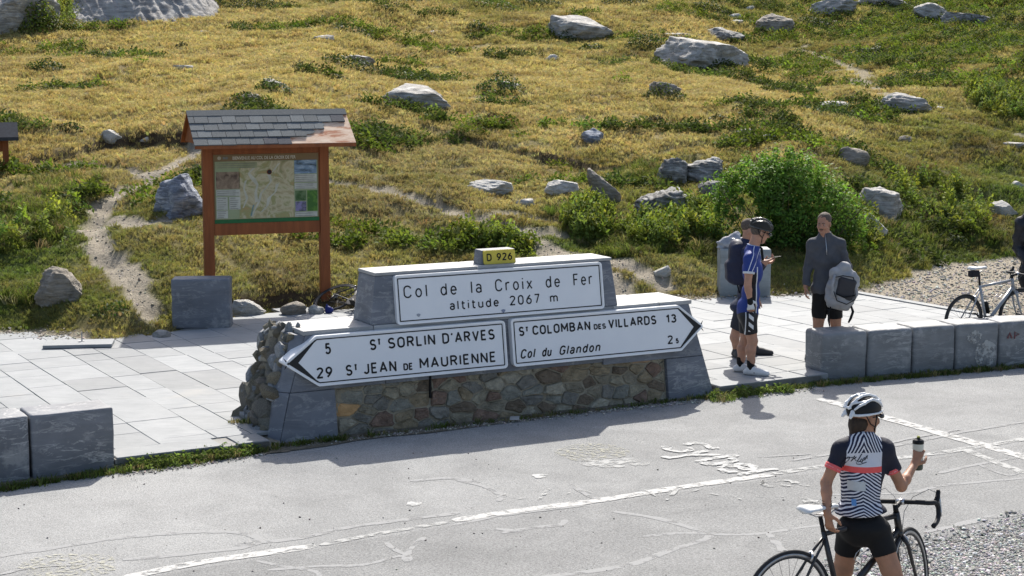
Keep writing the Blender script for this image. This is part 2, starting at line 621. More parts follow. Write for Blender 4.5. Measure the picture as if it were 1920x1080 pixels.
def ribbon(name, pix, w, mat, label=None, cat=None, z=None, group=None, wob=0.15, world=False):
    P = [np.array(G(*p)[:2]) if not world else np.array(p) for p in pix]
    # resample with Catmull-Rom
    Q = []
    for i in range(len(P) - 1):
        p0, p1, p2, p3 = P[max(i - 1, 0)], P[i], P[i + 1], P[min(i + 2, len(P) - 1)]
        k = max(3, int(np.hypot(*(p2 - p1)) / 0.08))
        for t in np.linspace(0, 1, k, endpoint=False):
            Q.append(0.5 * ((2 * p1) + (-p0 + p2) * t + (2 * p0 - 5 * p1 + 4 * p2 - p3) * t * t + (-p0 + 3 * p1 - 3 * p2 + p3) * t ** 3))
    Q.append(P[-1])
    _zc[0] += 0.00022
    z = (z if z is not None else 0.004) + (_zc[0] - .004) * (1 if z is None else .3)
    rr = random.Random(len(Q))
    v = []
    for i, q in enumerate(Q):
        t = Q[min(i + 1, len(Q) - 1)] - Q[max(i - 1, 0)]
        t = t / max(np.hypot(*t), 1e-6)
        n = np.array([-t[1], t[0]])
        e = 1.0 if 0 < i < len(Q) - 1 else 0.6
        ww = w * e * (1 + wob * (rr.random() - 0.5) * 2)
        v += [(*(q + n * ww / 2), z), (*(q - n * ww / 2), z)]
    f = [(2 * i, 2 * i + 1, 2 * i + 3, 2 * i + 2) for i in range(len(Q) - 1)]
    o = mk(name, v, f, mat)
    if label: tag(o, label, cat, group)
    else: o['kind'] = 'structure'
    return o

# centre line, worn; sealed cracks; a newer edge line at the right
ribbon('painted_line', [(230, 1085), (360, 1058), (480, 1040), (592, 1024)], 0.12, M_LINE2)
ribbon('painted_line', [(-30, 1130), (100, 1102), (236, 1084)], 0.11, M_LINE)
ribbon('painted_line', [(600, 1023), (700, 1003), (850, 978)], 0.07, M_FADE)
ribbon('painted_line', [(850, 977), (980, 957), (1115, 940), (1280, 914), (1450, 890)], 0.12, M_LINE2)
ribbon('painted_line', [(1450, 889), (1560, 873), (1760, 850), (1930, 822)], 0.10, M_LINE)
ribbon('painted_line', [(1537, 748), (1700, 795), (1920, 857), (2050, 893)], 0.155, M_LINE2)
ribbon('painted_line', [(1800, 840), (1870, 868), (1935, 893)], 0.10, M_LINE)
seals = [
    ([(-20, 1046), (100, 1028), (200, 1012), (300, 1002), (400, 997), (465, 1002), (485, 1015), (450, 1028), (380, 1036), (320, 1042), (230, 1050)], .10),
    ([(440, 1022), (560, 1010), (650, 990), (760, 975), (862, 962)], .10),
    ([(855, 900), (905, 912), (938, 928), (935, 940)], .08), ([(770, 903), (840, 897), (900, 905)], .10),
    ([(1070, 908), (1095, 925), (1120, 938)], .08), ([(1150, 960), (1230, 972), (1310, 995)], .09),
    ([(1205, 1007), (1280, 1000), (1400, 1003), (1500, 990), (1545, 985)], .07), ([(1310, 996), (1330, 1008), (1250, 1035), (1170, 1062), (1000, 1085)], .09),
    ([(1440, 1000), (1465, 1030), (1470, 1034)], .09), ([(500, 1070), (600, 1062), (680, 1060), (740, 1045), (762, 1042), (770, 1030), (795, 1008)], .07),
    ([(762, 1042), (735, 1028), (725, 1018)], .07), ([(762, 1040), (764, 1054)], .13),
    ([(480, 1052), (530, 1062), (590, 1072), (600, 1085)], .06), ([(850, 985), (940, 968), (1040, 955), (1100, 948)], .06),
    ([(940, 1000), (1000, 990), (1050, 985), (1060, 975)], .09), ([(930, 992), (980, 998)], .12),
    ([(1760, 888), (1830, 872), (1925, 856)], .07), ([(1835, 872), (1890, 892), (1925, 880)], .05), ([(1560, 928), (1700, 925), (1760, 912), (1830, 905), (1930, 896)], .07),
    ([(1480, 865), (1560, 852), (1680, 836), (1800, 812), (1930, 790)], .07), ([(1420, 858), (1520, 852)], .05), ([(1790, 985), (1860, 970), (1930, 966)], .09),
    ([(1730, 1000), (1800, 985), (1850, 975)], .07), ([(1640, 838), (1720, 820), (1800, 806)], .06), ([(0, 1078), (60, 1065), (160, 1058)], .06),
]
for i, (p, w) in enumerate(seals):
    ribbon('crack_sealant', p, w * .72, M_SEAL, z=0.002 + 0.0002 * (i % 6), wob=0.3)
# riders' names painted on the tarmac
def zpx(pts, ox, oy, k):
    return [(ox + x / k, oy + y / k) for x, y in pts]
graf = [
    [(335, 218), (400, 205), (370, 232), (440, 248), (530, 258), (610, 240), (600, 215)],
    [(560, 190), (620, 172), (700, 172), (770, 190), (800, 218), (840, 222), (900, 218)],
    [(790, 245), (700, 262), (610, 285), (500, 305), (400, 318), (340, 302)],
    [(610, 292), (760, 290), (910, 288)],
    [(1090, 292), (960, 305), (820, 325), (740, 345), (780, 375), (900, 378), (1000, 360), (1060, 345), (1010, 318)],
    [(670, 345), (720, 360), (800, 385), (880, 385)],
    [(900, 415), (980, 395), (1100, 382), (1220, 395), (1240, 425), (1150, 432), (1080, 405), (980, 410)],
    [(905, 425), (940, 445), (985, 460), (1080, 455)],
    [(1090, 492), (1200, 468), (1350, 440), (1490, 432)],
]
gp = tag(empty('road_graffiti', G(1330, 858)), 'chalky white name painted by fans across the upper lane', 'graffiti')
for g in graf:
    o = ribbon('stroke', zpx(g, 1180, 800, 5.333), 0.075, M_CHALK, z=0.0065, wob=0.35)
    del o['kind']
    o.parent = gp
    o.matrix_parent_inverse = Matrix.Translation(-Vector(G(1330, 858)))
gp2 = tag(empty('road_graffiti', G(1480, 920)), 'fainter worn letters painted just below the white centre line', 'graffiti')
for g in [[(1320, 585), (1360, 545), (1330, 570), (1390, 605), (1500, 605)], [(1440, 560), (1500, 540), (1600, 548), (1640, 575), (1600, 600), (1530, 590), (1470, 570)], [(1640, 548), (1700, 580), (1800, 600)], [(1720, 720), (1780, 735), (1850, 770), (1900, 775)], [(1740, 745), (1800, 780), (1880, 745)]]:
    o = ribbon('stroke', zpx(g, 1180, 800, 5.333), 0.05, M_FADE, z=0.0065, wob=0.4)
    del o['kind']
    o.parent = gp2
    o.matrix_parent_inverse = Matrix.Translation(-Vector(G(1480, 920)))

def blotch(name, u, v, ru, rv, mat, label, cat='paint', z=0.005):
    c = G(u, v)
    a = G(u + ru, v)
    b = G(u, v - rv)
    rx = a[0] - c[0]
    ry = b[1] - c[1]
    pts = []
    for k in range(40):
        an = 2 * math.pi * k / 40
        q = 0.8 + 0.4 * float(vnoise(np.array(3 + 2 * math.cos(an) + u), np.array(2 * math.sin(an) + v)))
        pts.append((c[0] + rx * q * math.cos(an), c[1] + ry * q * math.sin(an)))
    return tag(poly_sheet(name, pts, z, mat, kind=None) if False else mk(name, [(p[0], p[1], z) for p in pts], [tuple(range(40))], mat), label, cat)
blotch('paint_patch', 135, 1062, 95, 22, M_YEL, 'cream yellow worn paint patch at the lower left of the road')
blotch('paint_patch', 1110, 848, 70, 16, M_YEL, 'faint yellowish paint patch on the road below the sign wall')
blotch('paint_patch', 1150, 868, 60, 9, M_FADE, 'faint white rubbed paint patch under the yellowish one')
blotch('paint_patch', 1013, 893, 16, 4, M_CHALK, 'small bright white paint dab on the middle of the road')
blotch('paint_patch', 775, 945, 14, 4, M_CHALK, 'small white dab at the left of the worn centre line')
for i in range(14):
    rr = random.Random(i)
    ribbon('crack_sealant', [(900 + rr.uniform(-60, 620), 0), (0, 0)][:0] or [(930 + 40 * i, 930 + rr.uniform(-14, 10)), (950 + 40 * i, 926 + rr.uniform(-10, 14))], 0.03, M_FADE, z=0.0045, wob=.5)

# ---- the paved square
def slate_tile_mat():
    m = MT('pale_grey_slate_paving', 0.75, 0.35)
    vec = m.geo()
    n = m.noise(vec, 3.0, 5, 0.6)
    st = m.noise(m.geo((1, 6, 1), (0, 0, 0.6)), 4, 4, 0.6)
    r = m.rndcol()
    c = m.ramp(n * 0.55 + st * 0.45, [(0.3, (0.185, 0.197, 0.204)), (0.7, (0.268, 0.277, 0.282))])
    c = m.mix(1.0, c, m.ramp(r, [(0.0, 0.78), (0.3, 0.93), (1.0, 1.06)]), 'MULTIPLY')
    c = m.mix(m.ramp(m.noise(vec, 1.1, 4, 0.6), [(0.62, 0.0), (0.78, 0.5)]), c, (0.33, 0.31, 0.27))
    m.color(c)
    m.bump(m.noise(vec, 25, 5, 0.65), 0.25, 0.008)
    return m.m
M_TILE = slate_tile_mat()
M_JOINT = simple('sandy_joint_filling', (0.25, 0.245, 0.23), (0.13, 0.125, 0.11), 4)
PZ = 0.10
# outline of the slab (kept 2 cm below the tile tops)
Lf = FP - fd * 6
KA, KB = G(1610, 548, 0.1)[:2], G(1925, 603, 0.1)[:2]
kdir = (KB - KA) / np.hypot(*(KB - KA))
back = []
for x in np.linspace(-11.0, KA[0], 40):
    back.append((x, float(np.interp(x, _Y0x, _Y0y)) + 0.05))
corner = RB.copy()
outline = [tuple(FP - fd * 6.5 + fn * .15), tuple(FP + fn * .15), tuple(FP), tuple(FP + fd * 1.47), tuple(FP + fd * 1.47 + fn * .5), tuple(FP + fd * 6.62 + fn * .36), tuple(FP + fd * 6.62), tuple(FP + fd * 8.02), tuple(corner + rn * 0.15), tuple(corner + rd * 7 + rn * 0.15), tuple(KB + kdir * 3.0), tuple(KA)] + back[::-1][1:]
v = [(p[0], p[1], PZ - 0.012) for p in outline] + [(p[0], p[1], -0.1) for p in outline]
n = len(outline)
plaza = mk('paved_square', v, [tuple(range(n))] + [((i + 1) % n, i, i + n, (i + 1) % n + n) for i in range(n)], M_JOINT, kind='structure')

def clip(poly, p, nrm):
    out = []
    for i in range(len(poly)):
        a, b = poly[i], poly[(i + 1) % len(poly)]
        da = np.dot(np.array(a) - p, nrm)
        db = np.dot(np.array(b) - p, nrm)
        if da >= 0: out.append(a)
        if (da >= 0) != (db >= 0):
            t = da / (da - db)
            out.append(tuple(np.array(a) + (np.array(b) - np.array(a)) * t))
    return out
rt = random.Random(11)
kn = np.array([-kdir[1], kdir[0]])
if np.dot(np.array([0, 18]) - KA, kn) < 0: kn = -kn
tiles = []
s = -7.5
while s < 16.5:
    w = rt.choice([0.34, 0.42, 0.42, 0.50, 0.55])
    d = 0.34 - rt.random() * 0.8
    while d < 11:
        L = rt.choice([0.45, 0.65, 0.85, 1.1])
        q = [(s, d), (s + w, d), (s + w, d + L), (s, d + L)]
        g = 0.0035
        q = [(q[0][0] + g, q[0][1] + g), (q[1][0] - g, q[1][1] + g), (q[2][0] - g, q[2][1] - g), (q[3][0] + g, q[3][1] - g)]
        P = [tuple(FP + fd * a + fn * b) for a, b in q]
        P = clip(P, FP + fn * 0.345, fn)
        if len(P) >= 3: P = clip(P, corner + rn * 0.44, rn) if np.dot(np.mean(np.array(P), 0) - corner, rd) > 0.05 else P
        if len(P) >= 3: P = clip(P, KA - kn * 0.0 + kn * 0.16, kn)
        if len(P) >= 3 and np.dot(np.mean(np.array(P), 0) - FP, fd) < 0: P = clip(P, FP + fn * 0.30, fn)
        if len(P) >= 3:
            cx = sum(p[0] for p in P) / len(P)
            cy = sum(p[1] for p in P) / len(P)
            u_ = 960 + FOC * cx / cy
            back_y = float(np.interp(cx, _Y0x, _Y0y))
            if cy < back_y + 0.1 and -160 < u_ < 2100:
                dy = 0
                tiles.append((P, rt.uniform(-0.003, 0.002)))
        d += L
    s += w
tiles.sort(key=lambda t: t[0][0][1])

def tile_obj(P, dz, name, parent, thick=0.03, z=PZ):
    c = np.mean(np.array(P), 0)
    n = len(P)
    rx, ry = rt.uniform(-.002, .002), rt.uniform(-.002, .002)
    ins = 0.004
    top = []
    for p in P:
        d_ = np.array(p) - c
        top.append((d_[0] - math.copysign(ins, d_[0]), d_[1] - math.copysign(ins, d_[1]), dz + rx * d_[0] + ry * d_[1]))
    mid = [(p[0] - c[0], p[1] - c[1], dz - 0.005) for p in P]
    bot = [(p[0] - c[0], p[1] - c[1], -thick) for p in P]
    v = top + mid + bot
    f = [tuple(range(n))]
    for i in range(n):
        j = (i + 1) % n
        f.append((j, i, i + n, j + n))
        f.append((j + n, i + n, i + 2 * n, j + 2 * n))
    o = mk(name, v, f, M_TILE, parent)
    o.location = (c[0], c[1], z)
    return o
rest = MB()
for i, (P, dz) in enumerate(tiles):
    if i < 292:
        tile_obj(P, dz, 'paving_stone', plaza)
    else:
        n = len(P)
        v = [(p[0], p[1], PZ + dz) for p in P] + [(p[0], p[1], PZ - .03) for p in P]
        rest.add(v, [tuple(range(n))] + [((k + 1) % n, k, k + n, (k + 1) % n + n) for k in range(n)])
if rest.v: rest.build('paving_stones', M_TILE, plaza, kind='stuff')
# edge course of kerb stones towards the road
def kerb_run(p0, d, n_, L0, name='edge_stone', depth=0.33, z=PZ, hgt=0.16, rnd=True):
    s = 0
    k = 0
    while s < L0:
        L = rt.choice([1.0, 1.2, 1.4]) if rnd else 1.0
        L = min(L, L0 - s)
        if L < .2: break
        a = p0 + d * (s + 0.006)
        b = p0 + d * (s + L - 0.006)
        P = [tuple(a), tuple(b), tuple(b + n_ * depth), tuple(a + n_ * depth)]
        tile_obj(P, rt.uniform(0, .004), name, plaza, hgt, z)
        s += L
        k += 1
kerb_run(FP + fd * .01, fd, fn, 1.14)
kerb_run(FP + fd * 1.15, fd, fn, 0.31)
kerb_run(FP + fd * 6.62, fd, fn, 1.50)
kerb_run(KA - kdir * 0.0, kdir, kn, 5.0, depth=0.15, z=PZ + 0.012, rnd=False)
# the loose slab lying skewed at the back, with a fixing bracket on it
ls = tag(empty('loose_slab', G(150, 648, PZ), math.radians(8)), 'loose pale slab lying proud of the paving with a metal pin', 'paving slab')
b = MB().box(-.42, .40, -.20, .20, 0.004, 0.045)
b.build('slab', M_TILE, ls, bevel=0.006)
pin = MB().tube([(0.02, .05, .045), (0.02, .05, .16)], .008, 6)
pin.box(-.03, .05, .03, .07, .045, .05)
M_STEEL = simple('dull_steel', (0.35, 0.35, 0.36), metal=0.8, rough=0.45, bump=0)
pin.build('pin', M_STEEL, ls)

# ------------------------------------------------------------------ bluish slate for cut blocks
def slate_mat(name, base=(0.165, 0.178, 0.205), vein=0.5, seed=0, rot=(0.3, 0.95, 0.6)):
    m = MT(name, 0.62, 0.4)
    t = m.nt.nodes.new('ShaderNodeTexCoord')
    oi = m.nt.nodes.new('ShaderNodeObjectInfo')
    ad = m.nt.nodes.new('ShaderNodeVectorMath')
    ad.operation = 'MULTIPLY_ADD'
    cb = m.nt.nodes.new('ShaderNodeCombineXYZ')
    for i in range(3): m.nt.links.new(oi.outputs['Random'], cb.inputs[i])
    ad.inputs[1].default_value = (37, 23, 19)
    m.nt.links.new(cb.outputs[0], ad.inputs[0])
    m.nt.links.new(t.outputs['Object'], ad.inputs[2])
    def mp(sc, ro):
        q = m.nt.nodes.new('ShaderNodeMapping')
        q.inputs['Scale'].default_value = sc
        q.inputs['Rotation'].default_value = ro
        m.nt.links.new(ad.outputs[0], q.inputs[0])
        return q.outputs[0]
    v1 = mp((1, 1, 1), (0, 0, 0))
    v2 = mp((.8, .8, 3.6), rot)
    n = m.noise(v1, 2.2, 5, 0.6)
    st = m.noise(v2, 1.6, 6, 0.65, 0.6)
    st2 = m.noise(v2, 3.5, 6, 0.7, 1.2)
    c = m.ramp(n * 0.5 + st * 0.5, [(0.32, tuple(x * 0.62 for x in base)), (0.68, tuple(x * 1.25 for x in base))])
    veins = m.ramp(st2, [(0.53, 0.0), (0.57, vein), (0.62, 0.0)])
    msk = S(m.nt, m.ramp(m.noise(v1, 1.7, 3, .5), [(0.42, 0.15), (0.6, 1.0)])) * S(m.nt, veins)
    c = m.mix(msk, c, (0.42, 0.42, 0.41))
    blot = m.ramp(m.noise(v1, 4.5, 6, 0.7), [(0.56, 0.0), (0.66, 0.5)])
    c = m.mix(blot, c, (0.36, 0.36, 0.35))
    m.color(c)
    m.bump(m.noise(v2, 9, 6, 0.7), 0.35, 0.012)
    return m.m
M_SLATE = slate_mat('blue_grey_slate', (0.145, 0.155, 0.178))
M_SLATEG = slate_mat('grey_schist_blocks', (0.18, 0.188, 0.195), 0.95, rot=(0.2, 0.95, 0.3))
M_SLATED = slate_mat('dark_veined_slate', (0.15, 0.158, 0.175), 0.8, rot=(0.2, 0.9, 0.3))

def stone_block(name, L, T, Hh, mat, parent=None, bev=0.03, seg=3, rough=0.004, seed=0, cuts=4):
    """rough sawn block: box with rounded arrises and slightly uneven faces; base centre-front-left at origin"""
    bm = bmesh.new()
    bmesh.ops.create_cube(bm, size=1)
    for v in bm.verts:
        v.co = Vector(((v.co.x + .5) * L, (v.co.y + .5) * T, (v.co.z + .5) * Hh))
    bmesh.ops.bevel(bm, geom=list(bm.edges), offset=bev, segments=seg, affect='EDGES', profile=0.55)
    bmesh.ops.subdivide_edges(bm, edges=[e for e in bm.edges if e.calc_length() > 0.2], cuts=cuts, use_grid_fill=True)
    rr = random.Random(seed)
    co = np.array([v.co for v in bm.verts])
    nz = n3(co, 6.0, seed + 1) * rough + n3(co, 18.0, seed + 2) * rough * 0.5
    for v, q in zip(bm.verts, nz):
        v.co += v.normal * float(q)
    me = bpy.data.meshes.new(name)
    bm.to_mesh(me)
    bm.free()
    me.polygons.foreach_set('use_smooth', [True] * len(me.polygons))
    return ob(name, me, mat, parent)

def place(o, p, rz):
    o.location = p
    o.rotation_euler = (0, 0, rz)
    return o
# left row of cut blocks (two show, one goes on out of the frame)
labs = ['rough dark slate kerb block nearest the paved gap at the left', 'veined dark slate block at the left frame edge', 'dark slate block next out at far left']
s = 0.0
for i in range(3):
    L = [0.742, 0.80, 0.8][i]
    o = stone_block('stone_block', L - 0.02, 0.40, 0.585, M_SLATED, bev=0.022, rough=0.006, seed=i)
    p = FP - fd * (s + L) + fd * 0.015
    place(o, (p[0], p[1], -0.02), FA + [0, .012, 0][i])
    tag(o, labs[i], 'stone block', 'cut blocks along the road at the left')
    s += L
labs = ['schist block with diagonal scratches at the near end of the right row', 'second schist block from the near end, pale bloom near its top',
        'third schist block from the near end, plain grey face', 'fourth schist block, big white lichen stain, under the bike saddle',
        'fifth schist block with a small red paint mark', 'sixth schist block out past the right edge', 'seventh schist block further right']
s = 0.0
for i in range(7):
    L = [0.60, 0.60, 0.575, 0.60, 0.62, 0.62, 0.62][i]
    o = stone_block('stone_block', L - 0.016, 0.42, 0.56, M_SLATEG, bev=0.05, seg=4, rough=0.006, seed=20 + i)
    p = RB + rd * s
    place(o, (p[0], p[1], -0.02), RA)
    tag(o, labs[i], 'stone block', 'cut schist blocks along the road at the right')
    if i == 3:
        rr3 = random.Random(8)
        ms = paint_mat('white_lichen_crust', (.50, .50, .48), .47, 16)
        pts = [(.40 + .17 * math.cos(a) * rr3.uniform(.75, 1.2), .20 + .15 * math.sin(a) * rr3.uniform(.75, 1.2)) for a in np.linspace(0, 6.283, 25)[:-1]]
        mk('lichen_stain', [(a, -.009, b_) for a, b_ in pts], [tuple(range(24))], ms, o)
        pts = [(.24 + .10 * math.cos(a) * rr3.uniform(.75, 1.2), .40 + .08 * math.sin(a) * rr3.uniform(.75, 1.2)) for a in np.linspace(0, 6.283, 25)[:-1]]
        mk('lichen_stain', [(a, -.0085, b_) for a, b_ in pts], [tuple(range(24))], ms, o)
    if i == 4:
        mbr = MB().tube([(0.10, -.006, .36), (.13, -.006, .42), (.16, -.006, .36)], .012, 5).tube([(0.2, -.006, .35), (.2, -.006, .43), (.26, -.006, .40), (.2, -.006, .38)], .01, 5)
        mbr.build('paint_mark', simple('faded_red_paint', (0.22, 0.10, 0.10), bump=0), o)
    s += L
# upright blocks behind the square
o = stone_block('stone_block', 0.76, 0.34, 0.66, M_SLATE, bev=0.03, rough=0.008, seed=40)
p = G(322, 615, PZ)
place(o, (p[0], p[1], PZ - 0.02), math.radians(3))
tag(o, 'blue grey upright stone block in front of the orange map board', 'stone block', 'upright cut blocks behind the square')
o = stone_block('stone_block', 0.75, 0.36, 0.72, slate_mat('pale_green_grey_slate', (0.27, 0.29, 0.29), 0.3), bev=0.03, rough=0.006, seed=41)
p = G(1349, 556, PZ)
place(o, (p[0], p[1], PZ - 0.02), math.radians(0))
tag(o, 'pale grey upright stone block behind the two standing riders', 'stone block', 'upright cut blocks behind the square')

# ------------------------------------------------------------------ the pass sign on its stone wall
WA = G(520, 833)
WB = G(1335, 741)
WANG = math.atan2(WB[1] - WA[1], WB[0] - WA[0])
wex = np.array([math.cos(WANG), math.sin(WANG), 0])
wey = np.array([-math.sin(WANG), math.cos(WANG), 0])
BAT = 0.15

def WL(u, v, proud=0.0):
    """pixel -> (along, height) on the battered face of the sign wall"""
    d = ray(u, v)
    o = np.array([0, 0, CAMH]) - WA
    # y = BAT*z - proud
    oy, dy = np.dot(o, wey), np.dot(d, wey)
    oz, dz = CAMH, d[2]
    t = (BAT * oz - proud - oy) / (dy - BAT * dz)
    p = o + d * t
    return float(np.dot(p, wex)), float(CAMH + d[2] * t)

wall = tag(empty('sign_wall', tuple(WA), WANG), 'stepped stone wall carrying the white direction signs between road and square', 'stone wall')
def fy(z, proud=0.0): return BAT * z - proud
# slate slabs: side columns and caps
def prism(name, prof, y0f, y1f, mat, parent, bev=0.008):
    """prof: polygon (x,z); depth from y0f(z) to y1f(z)"""
    n = len(prof)
    v = [(x, y0f(z), z) for x, z in prof] + [(x, y1f(z), z) for x, z in prof]
    f = [tuple(range(n)), tuple(reversed(range(n, 2 * n)))] + [((i + 1) % n, i, i + n, (i + 1) % n + n) for i in range(n)]
    o = mk(name, v, f, mat, parent)
    if bev: bevel_ob(o, bev, 2)
    return o
TL = WL(575, 618)
zc = 1.035
# core (mortar and rubble behind everything)
M_MORT = simple('old_lime_mortar', (0.31, 0.275, 0.205), (0.20, 0.175, 0.13), 7, 0.95, 0.7, 30, 0.02)
prism('mortar_core', [(0.40, -.1), (4.62, -.1), (4.55, zc - .06), (0.50, zc - .06)], lambda z: fy(z) + 0.05, lambda z: 0.86 - 0.02 * z, M_MORT, wall, 0)
# left column, two stacked slabs with a narrow side slab
z1 = 0.46
prism('slab', [(0.00, -.1), (0.62, -.1), (0.62, z1), (0.165, z1)], lambda z: fy(z), lambda z: fy(z) + 0.07, M_SLATE, wall)
prism('slab', [(0.168, z1 + .004), (1.15, z1 + .004), (1.15, zc - .045), (0.355, zc - .045)], lambda z: fy(z), lambda z: fy(z) + 0.07, M_SLATE, wall)
prism('slab', [(1.154, z1 + .004), (3.62, z1 + .004), (3.62, zc - .045), (1.154, zc - .045)], lambda z: fy(z), lambda z: fy(z) + 0.07, M_SLATE, wall)
prism('slab', [(4.40, -.1), (5.0, -.1), (4.87, 0.43), (4.40, 0.43)], lambda z: fy(z), lambda z: fy(z) + 0.07, M_SLATE, wall)
prism('slab', [(3.624, .435), (4.868, 0.435), (4.73, zc - .045), (3.624, zc - .045)], lambda z: fy(z), lambda z: fy(z) + 0.07, M_SLATE, wall)
# thick edge slabs closing the left and right ends
def side_slab(x0b, x0t, zt, w, sgn, y0=0.075, y1=0.30, zb=-.1):
    v = []
    for z, x in ((zb, x0b), (zt, x0t)):
        for (dx, yy) in ((0, fy(z) + y0 - .07), (sgn * w, fy(z) + y0 + 0.05), (sgn * w, fy(z) + y1), (0, fy(z) + y1)):
            v.append((x + dx, yy, z))
    f = [(0, 1, 5, 4), (1, 2, 6, 5), (2, 3, 7, 6), (3, 0, 4, 7), (3, 2, 1, 0), (4, 5, 6, 7)]
    o = mk('edge_slab', v, f, M_SLATE, wall)
    bevel_ob(o, 0.006, 2)
side_slab(-0.004, 0.158, z1, 0.085, -1)
side_slab(0.162, 0.352, zc - .045, 0.085, -1, zb=z1 + .004)
side_slab(5.004, 4.735, zc - .045, 0.05, 1, y1=.6)
# cap slabs on the two shoulders
M_CAP = simple('sunlit_cap_stone', (0.40, 0.40, 0.39), (0.30, 0.30, 0.30), 5, 0.8, 0.3)
def cap(x0, x1, z, y0, y1, t=0.045, name='cap_slab'):
    b = MB().box(x0, x1, y0, y1, z - t, z)
    return b.build(name, M_CAPM, wall, bevel=0.008)
M_CAPM = slate_mat('sunlit_pale_cap_slate', (0.31, 0.312, 0.31), 0.5)  # paler than the wall slate: sunlight on the ledges put into the colour
cap(0.33, 1.06, zc, fy(zc) - .012, 0.80)
cap(1.065, 3.78, zc, fy(zc) - .012, 0.80)
cap(3.785, 4.35, zc, fy(zc) - .012, 0.82)
cap(4.355, 4.765, zc, fy(zc) - .012, 0.80)
# upper block: tapering
zt = WL(930, 505)[1] + 0.045
ub = [WL(692, 600), WL(703, 513), WL(1145, 487), WL(1150, 565)]
xa0, xa1, xb1, xb0 = ub[0][0] + 0.0, ub[1][0], ub[2][0], ub[3][0]
prism('upper_block', [(xa1 - .075, zc + .001), (xb1 + .05, zc + .001), (xb1, zt - .035), (xa1, zt - .035)], lambda z: fy(z), lambda z: fy(z) + 0.47 - 0.12 * (z - zc), M_SLATE, wall, 0.012)
MB().box(xa1 - .008, xa1 + 1.1, fy(zt) - .01, fy(zt) + .41, zt - .033, zt).build('cap_slab', M_CAPM, wall, bevel=.008)
MB().box(xa1 + 1.104, xb1 + .008, fy(zt) - .01, fy(zt) + .41, zt - .033, zt).build('cap_slab', M_CAPM, wall, bevel=.008)

# rubble masonry: every stone its own piece
def vor_cells(x0, x1, z0, z1, pts):
    cells = []
    for i, p in enumerate(pts):
        poly = [(x0, z0), (x1, z0), (x1, z1), (x0, z1)]
        for j, q in enumerate(pts):
            if i == j: continue
            if abs(q[0] - p[0]) > 1.0: continue
            # anisotropic distance: stones are wider than tall
            ax = 0.62
            nrm = np.array([(p[0] - q[0]) * ax, (p[1] - q[1]) / ax])
            mid = np.array([(p[0] + q[0]) / 2, (p[1] + q[1]) / 2])
            poly = clip(poly, mid, nrm)
            if len(poly) < 3: break
        if len(poly) >= 3: cells.append(poly)
    return cells
rs_ = random.Random(5)
pts = []
nrow = 6
for r in range(nrow):
    z = 0.02 + r * 0.11
    x = 0.70 + rs_.uniform(-.05, .05)
    while x < 4.40:
        w = rs_.choice([.11, .16, .2, .26, .34])
        pts.append((x + w / 2, z + rs_.uniform(-.05, .05)))
        x += w
cells = vor_cells(0.632, 4.39, -0.05, 0.54, pts)
stone_cols = [(0.29, 0.255, 0.185), (0.36, 0.32, 0.23), (0.25, 0.235, 0.20), (0.33, 0.265, 0.17), (0.20, 0.155, 0.11), (0.42, 0.38, 0.29), (0.26, 0.175, 0.13), (0.30, 0.29, 0.24)]
M_ST = [simple('rubble_stone_%s' % w, c, tuple(x * .42 for x in c), 11, 0.9, 0.9, 30, 0.03) for w, c in zip(['olive', 'buff', 'grey', 'ochre', 'umber', 'light', 'rust', 'green'], stone_cols)]
M_OR = simple('rubble_stone_orange', (0.52, 0.32, 0.15), (0.33, 0.19, 0.08), 9, 0.9, 0.6, 35, 0.015)
M_PK = simple('rubble_stone_pinkish', (0.42, 0.30, 0.20), (0.27, 0.18, 0.12), 9, 0.9, 0.6, 35, 0.015)

def rounded_poly(poly, shrink):
    c = np.mean(np.array(poly), 0)
    P = [np.array(p) for p in poly]
    # drop tiny edges, cut the corners
    Q = []
    n = len(P)
    for i in range(n):
        a, b = P[i], P[(i + 1) % n]
        if np.hypot(*(b - a)) < 0.012: continue
        Q += [a + (b - a) * 0.10, a + (b - a) * 0.5, a + (b - a) * 0.90]
    out = []
    for q in Q:
        d = q - c
        l = np.hypot(*d)
        out.append(c + d * max(0, (l - shrink) / l))
    return c, out

def pillow(poly, out, thick, fmap, mat, parent, name='stone', shrink=0.012, seed=0):
    c, Q = rounded_poly(poly, shrink)
    if len(Q) < 6: return
    rr = random.Random(seed)
    n = len(Q)
    kk = [1 + rr.uniform(-.09, .05) for _ in range(n)]
    tx, tz = rr.uniform(-.12, .12), rr.uniform(-.15, .10)
    v = []
    for lvl, (k, h) in enumerate([(1.0, -thick), (1.0, 0.0), (0.93, out * 0.75), (0.80, out), (.42, out)]):
        for i, q in enumerate(Q):
            w = c + (q - c) * k * kk[i] * (1 + (rr.uniform(-.03, .03) if lvl else 0))
            hh = h + (rr.uniform(-.0045, .0045) + (w[0] - c[0]) * tx + (w[1] - c[1]) * tz if lvl > 1 else 0)
            v.append(fmap(w[0], w[1], hh))
    v.append(fmap(c[0], c[1], out + rr.uniform(-.006, .006)))
    f = []
    for lv in range(4):
        for i in range(n):
            j = (i + 1) % n
            f.append((lv * n + i, lv * n + j, (lv + 1) * n + j, (lv + 1) * n + i))
    for i in range(n):
        f.append((4 * n + i, 4 * n + (i + 1) % n, 5 * n))
    return mk(name, v, f, mat, parent, smooth=False)
face = lambda x, z, h: (x, fy(z) + 0.048 - h, z)
best = min(range(len(cells)), key=lambda i: np.hypot(np.mean([p[0] for p in cells[i]]) - 0.75, np.mean([p[1] for p in cells[i]]) - 0.27))
pk = min(range(len(cells)), key=lambda i: np.hypot(np.mean([p[0] for p in cells[i]]) - 4.15, np.mean([p[1] for p in cells[i]]) - 0.40))
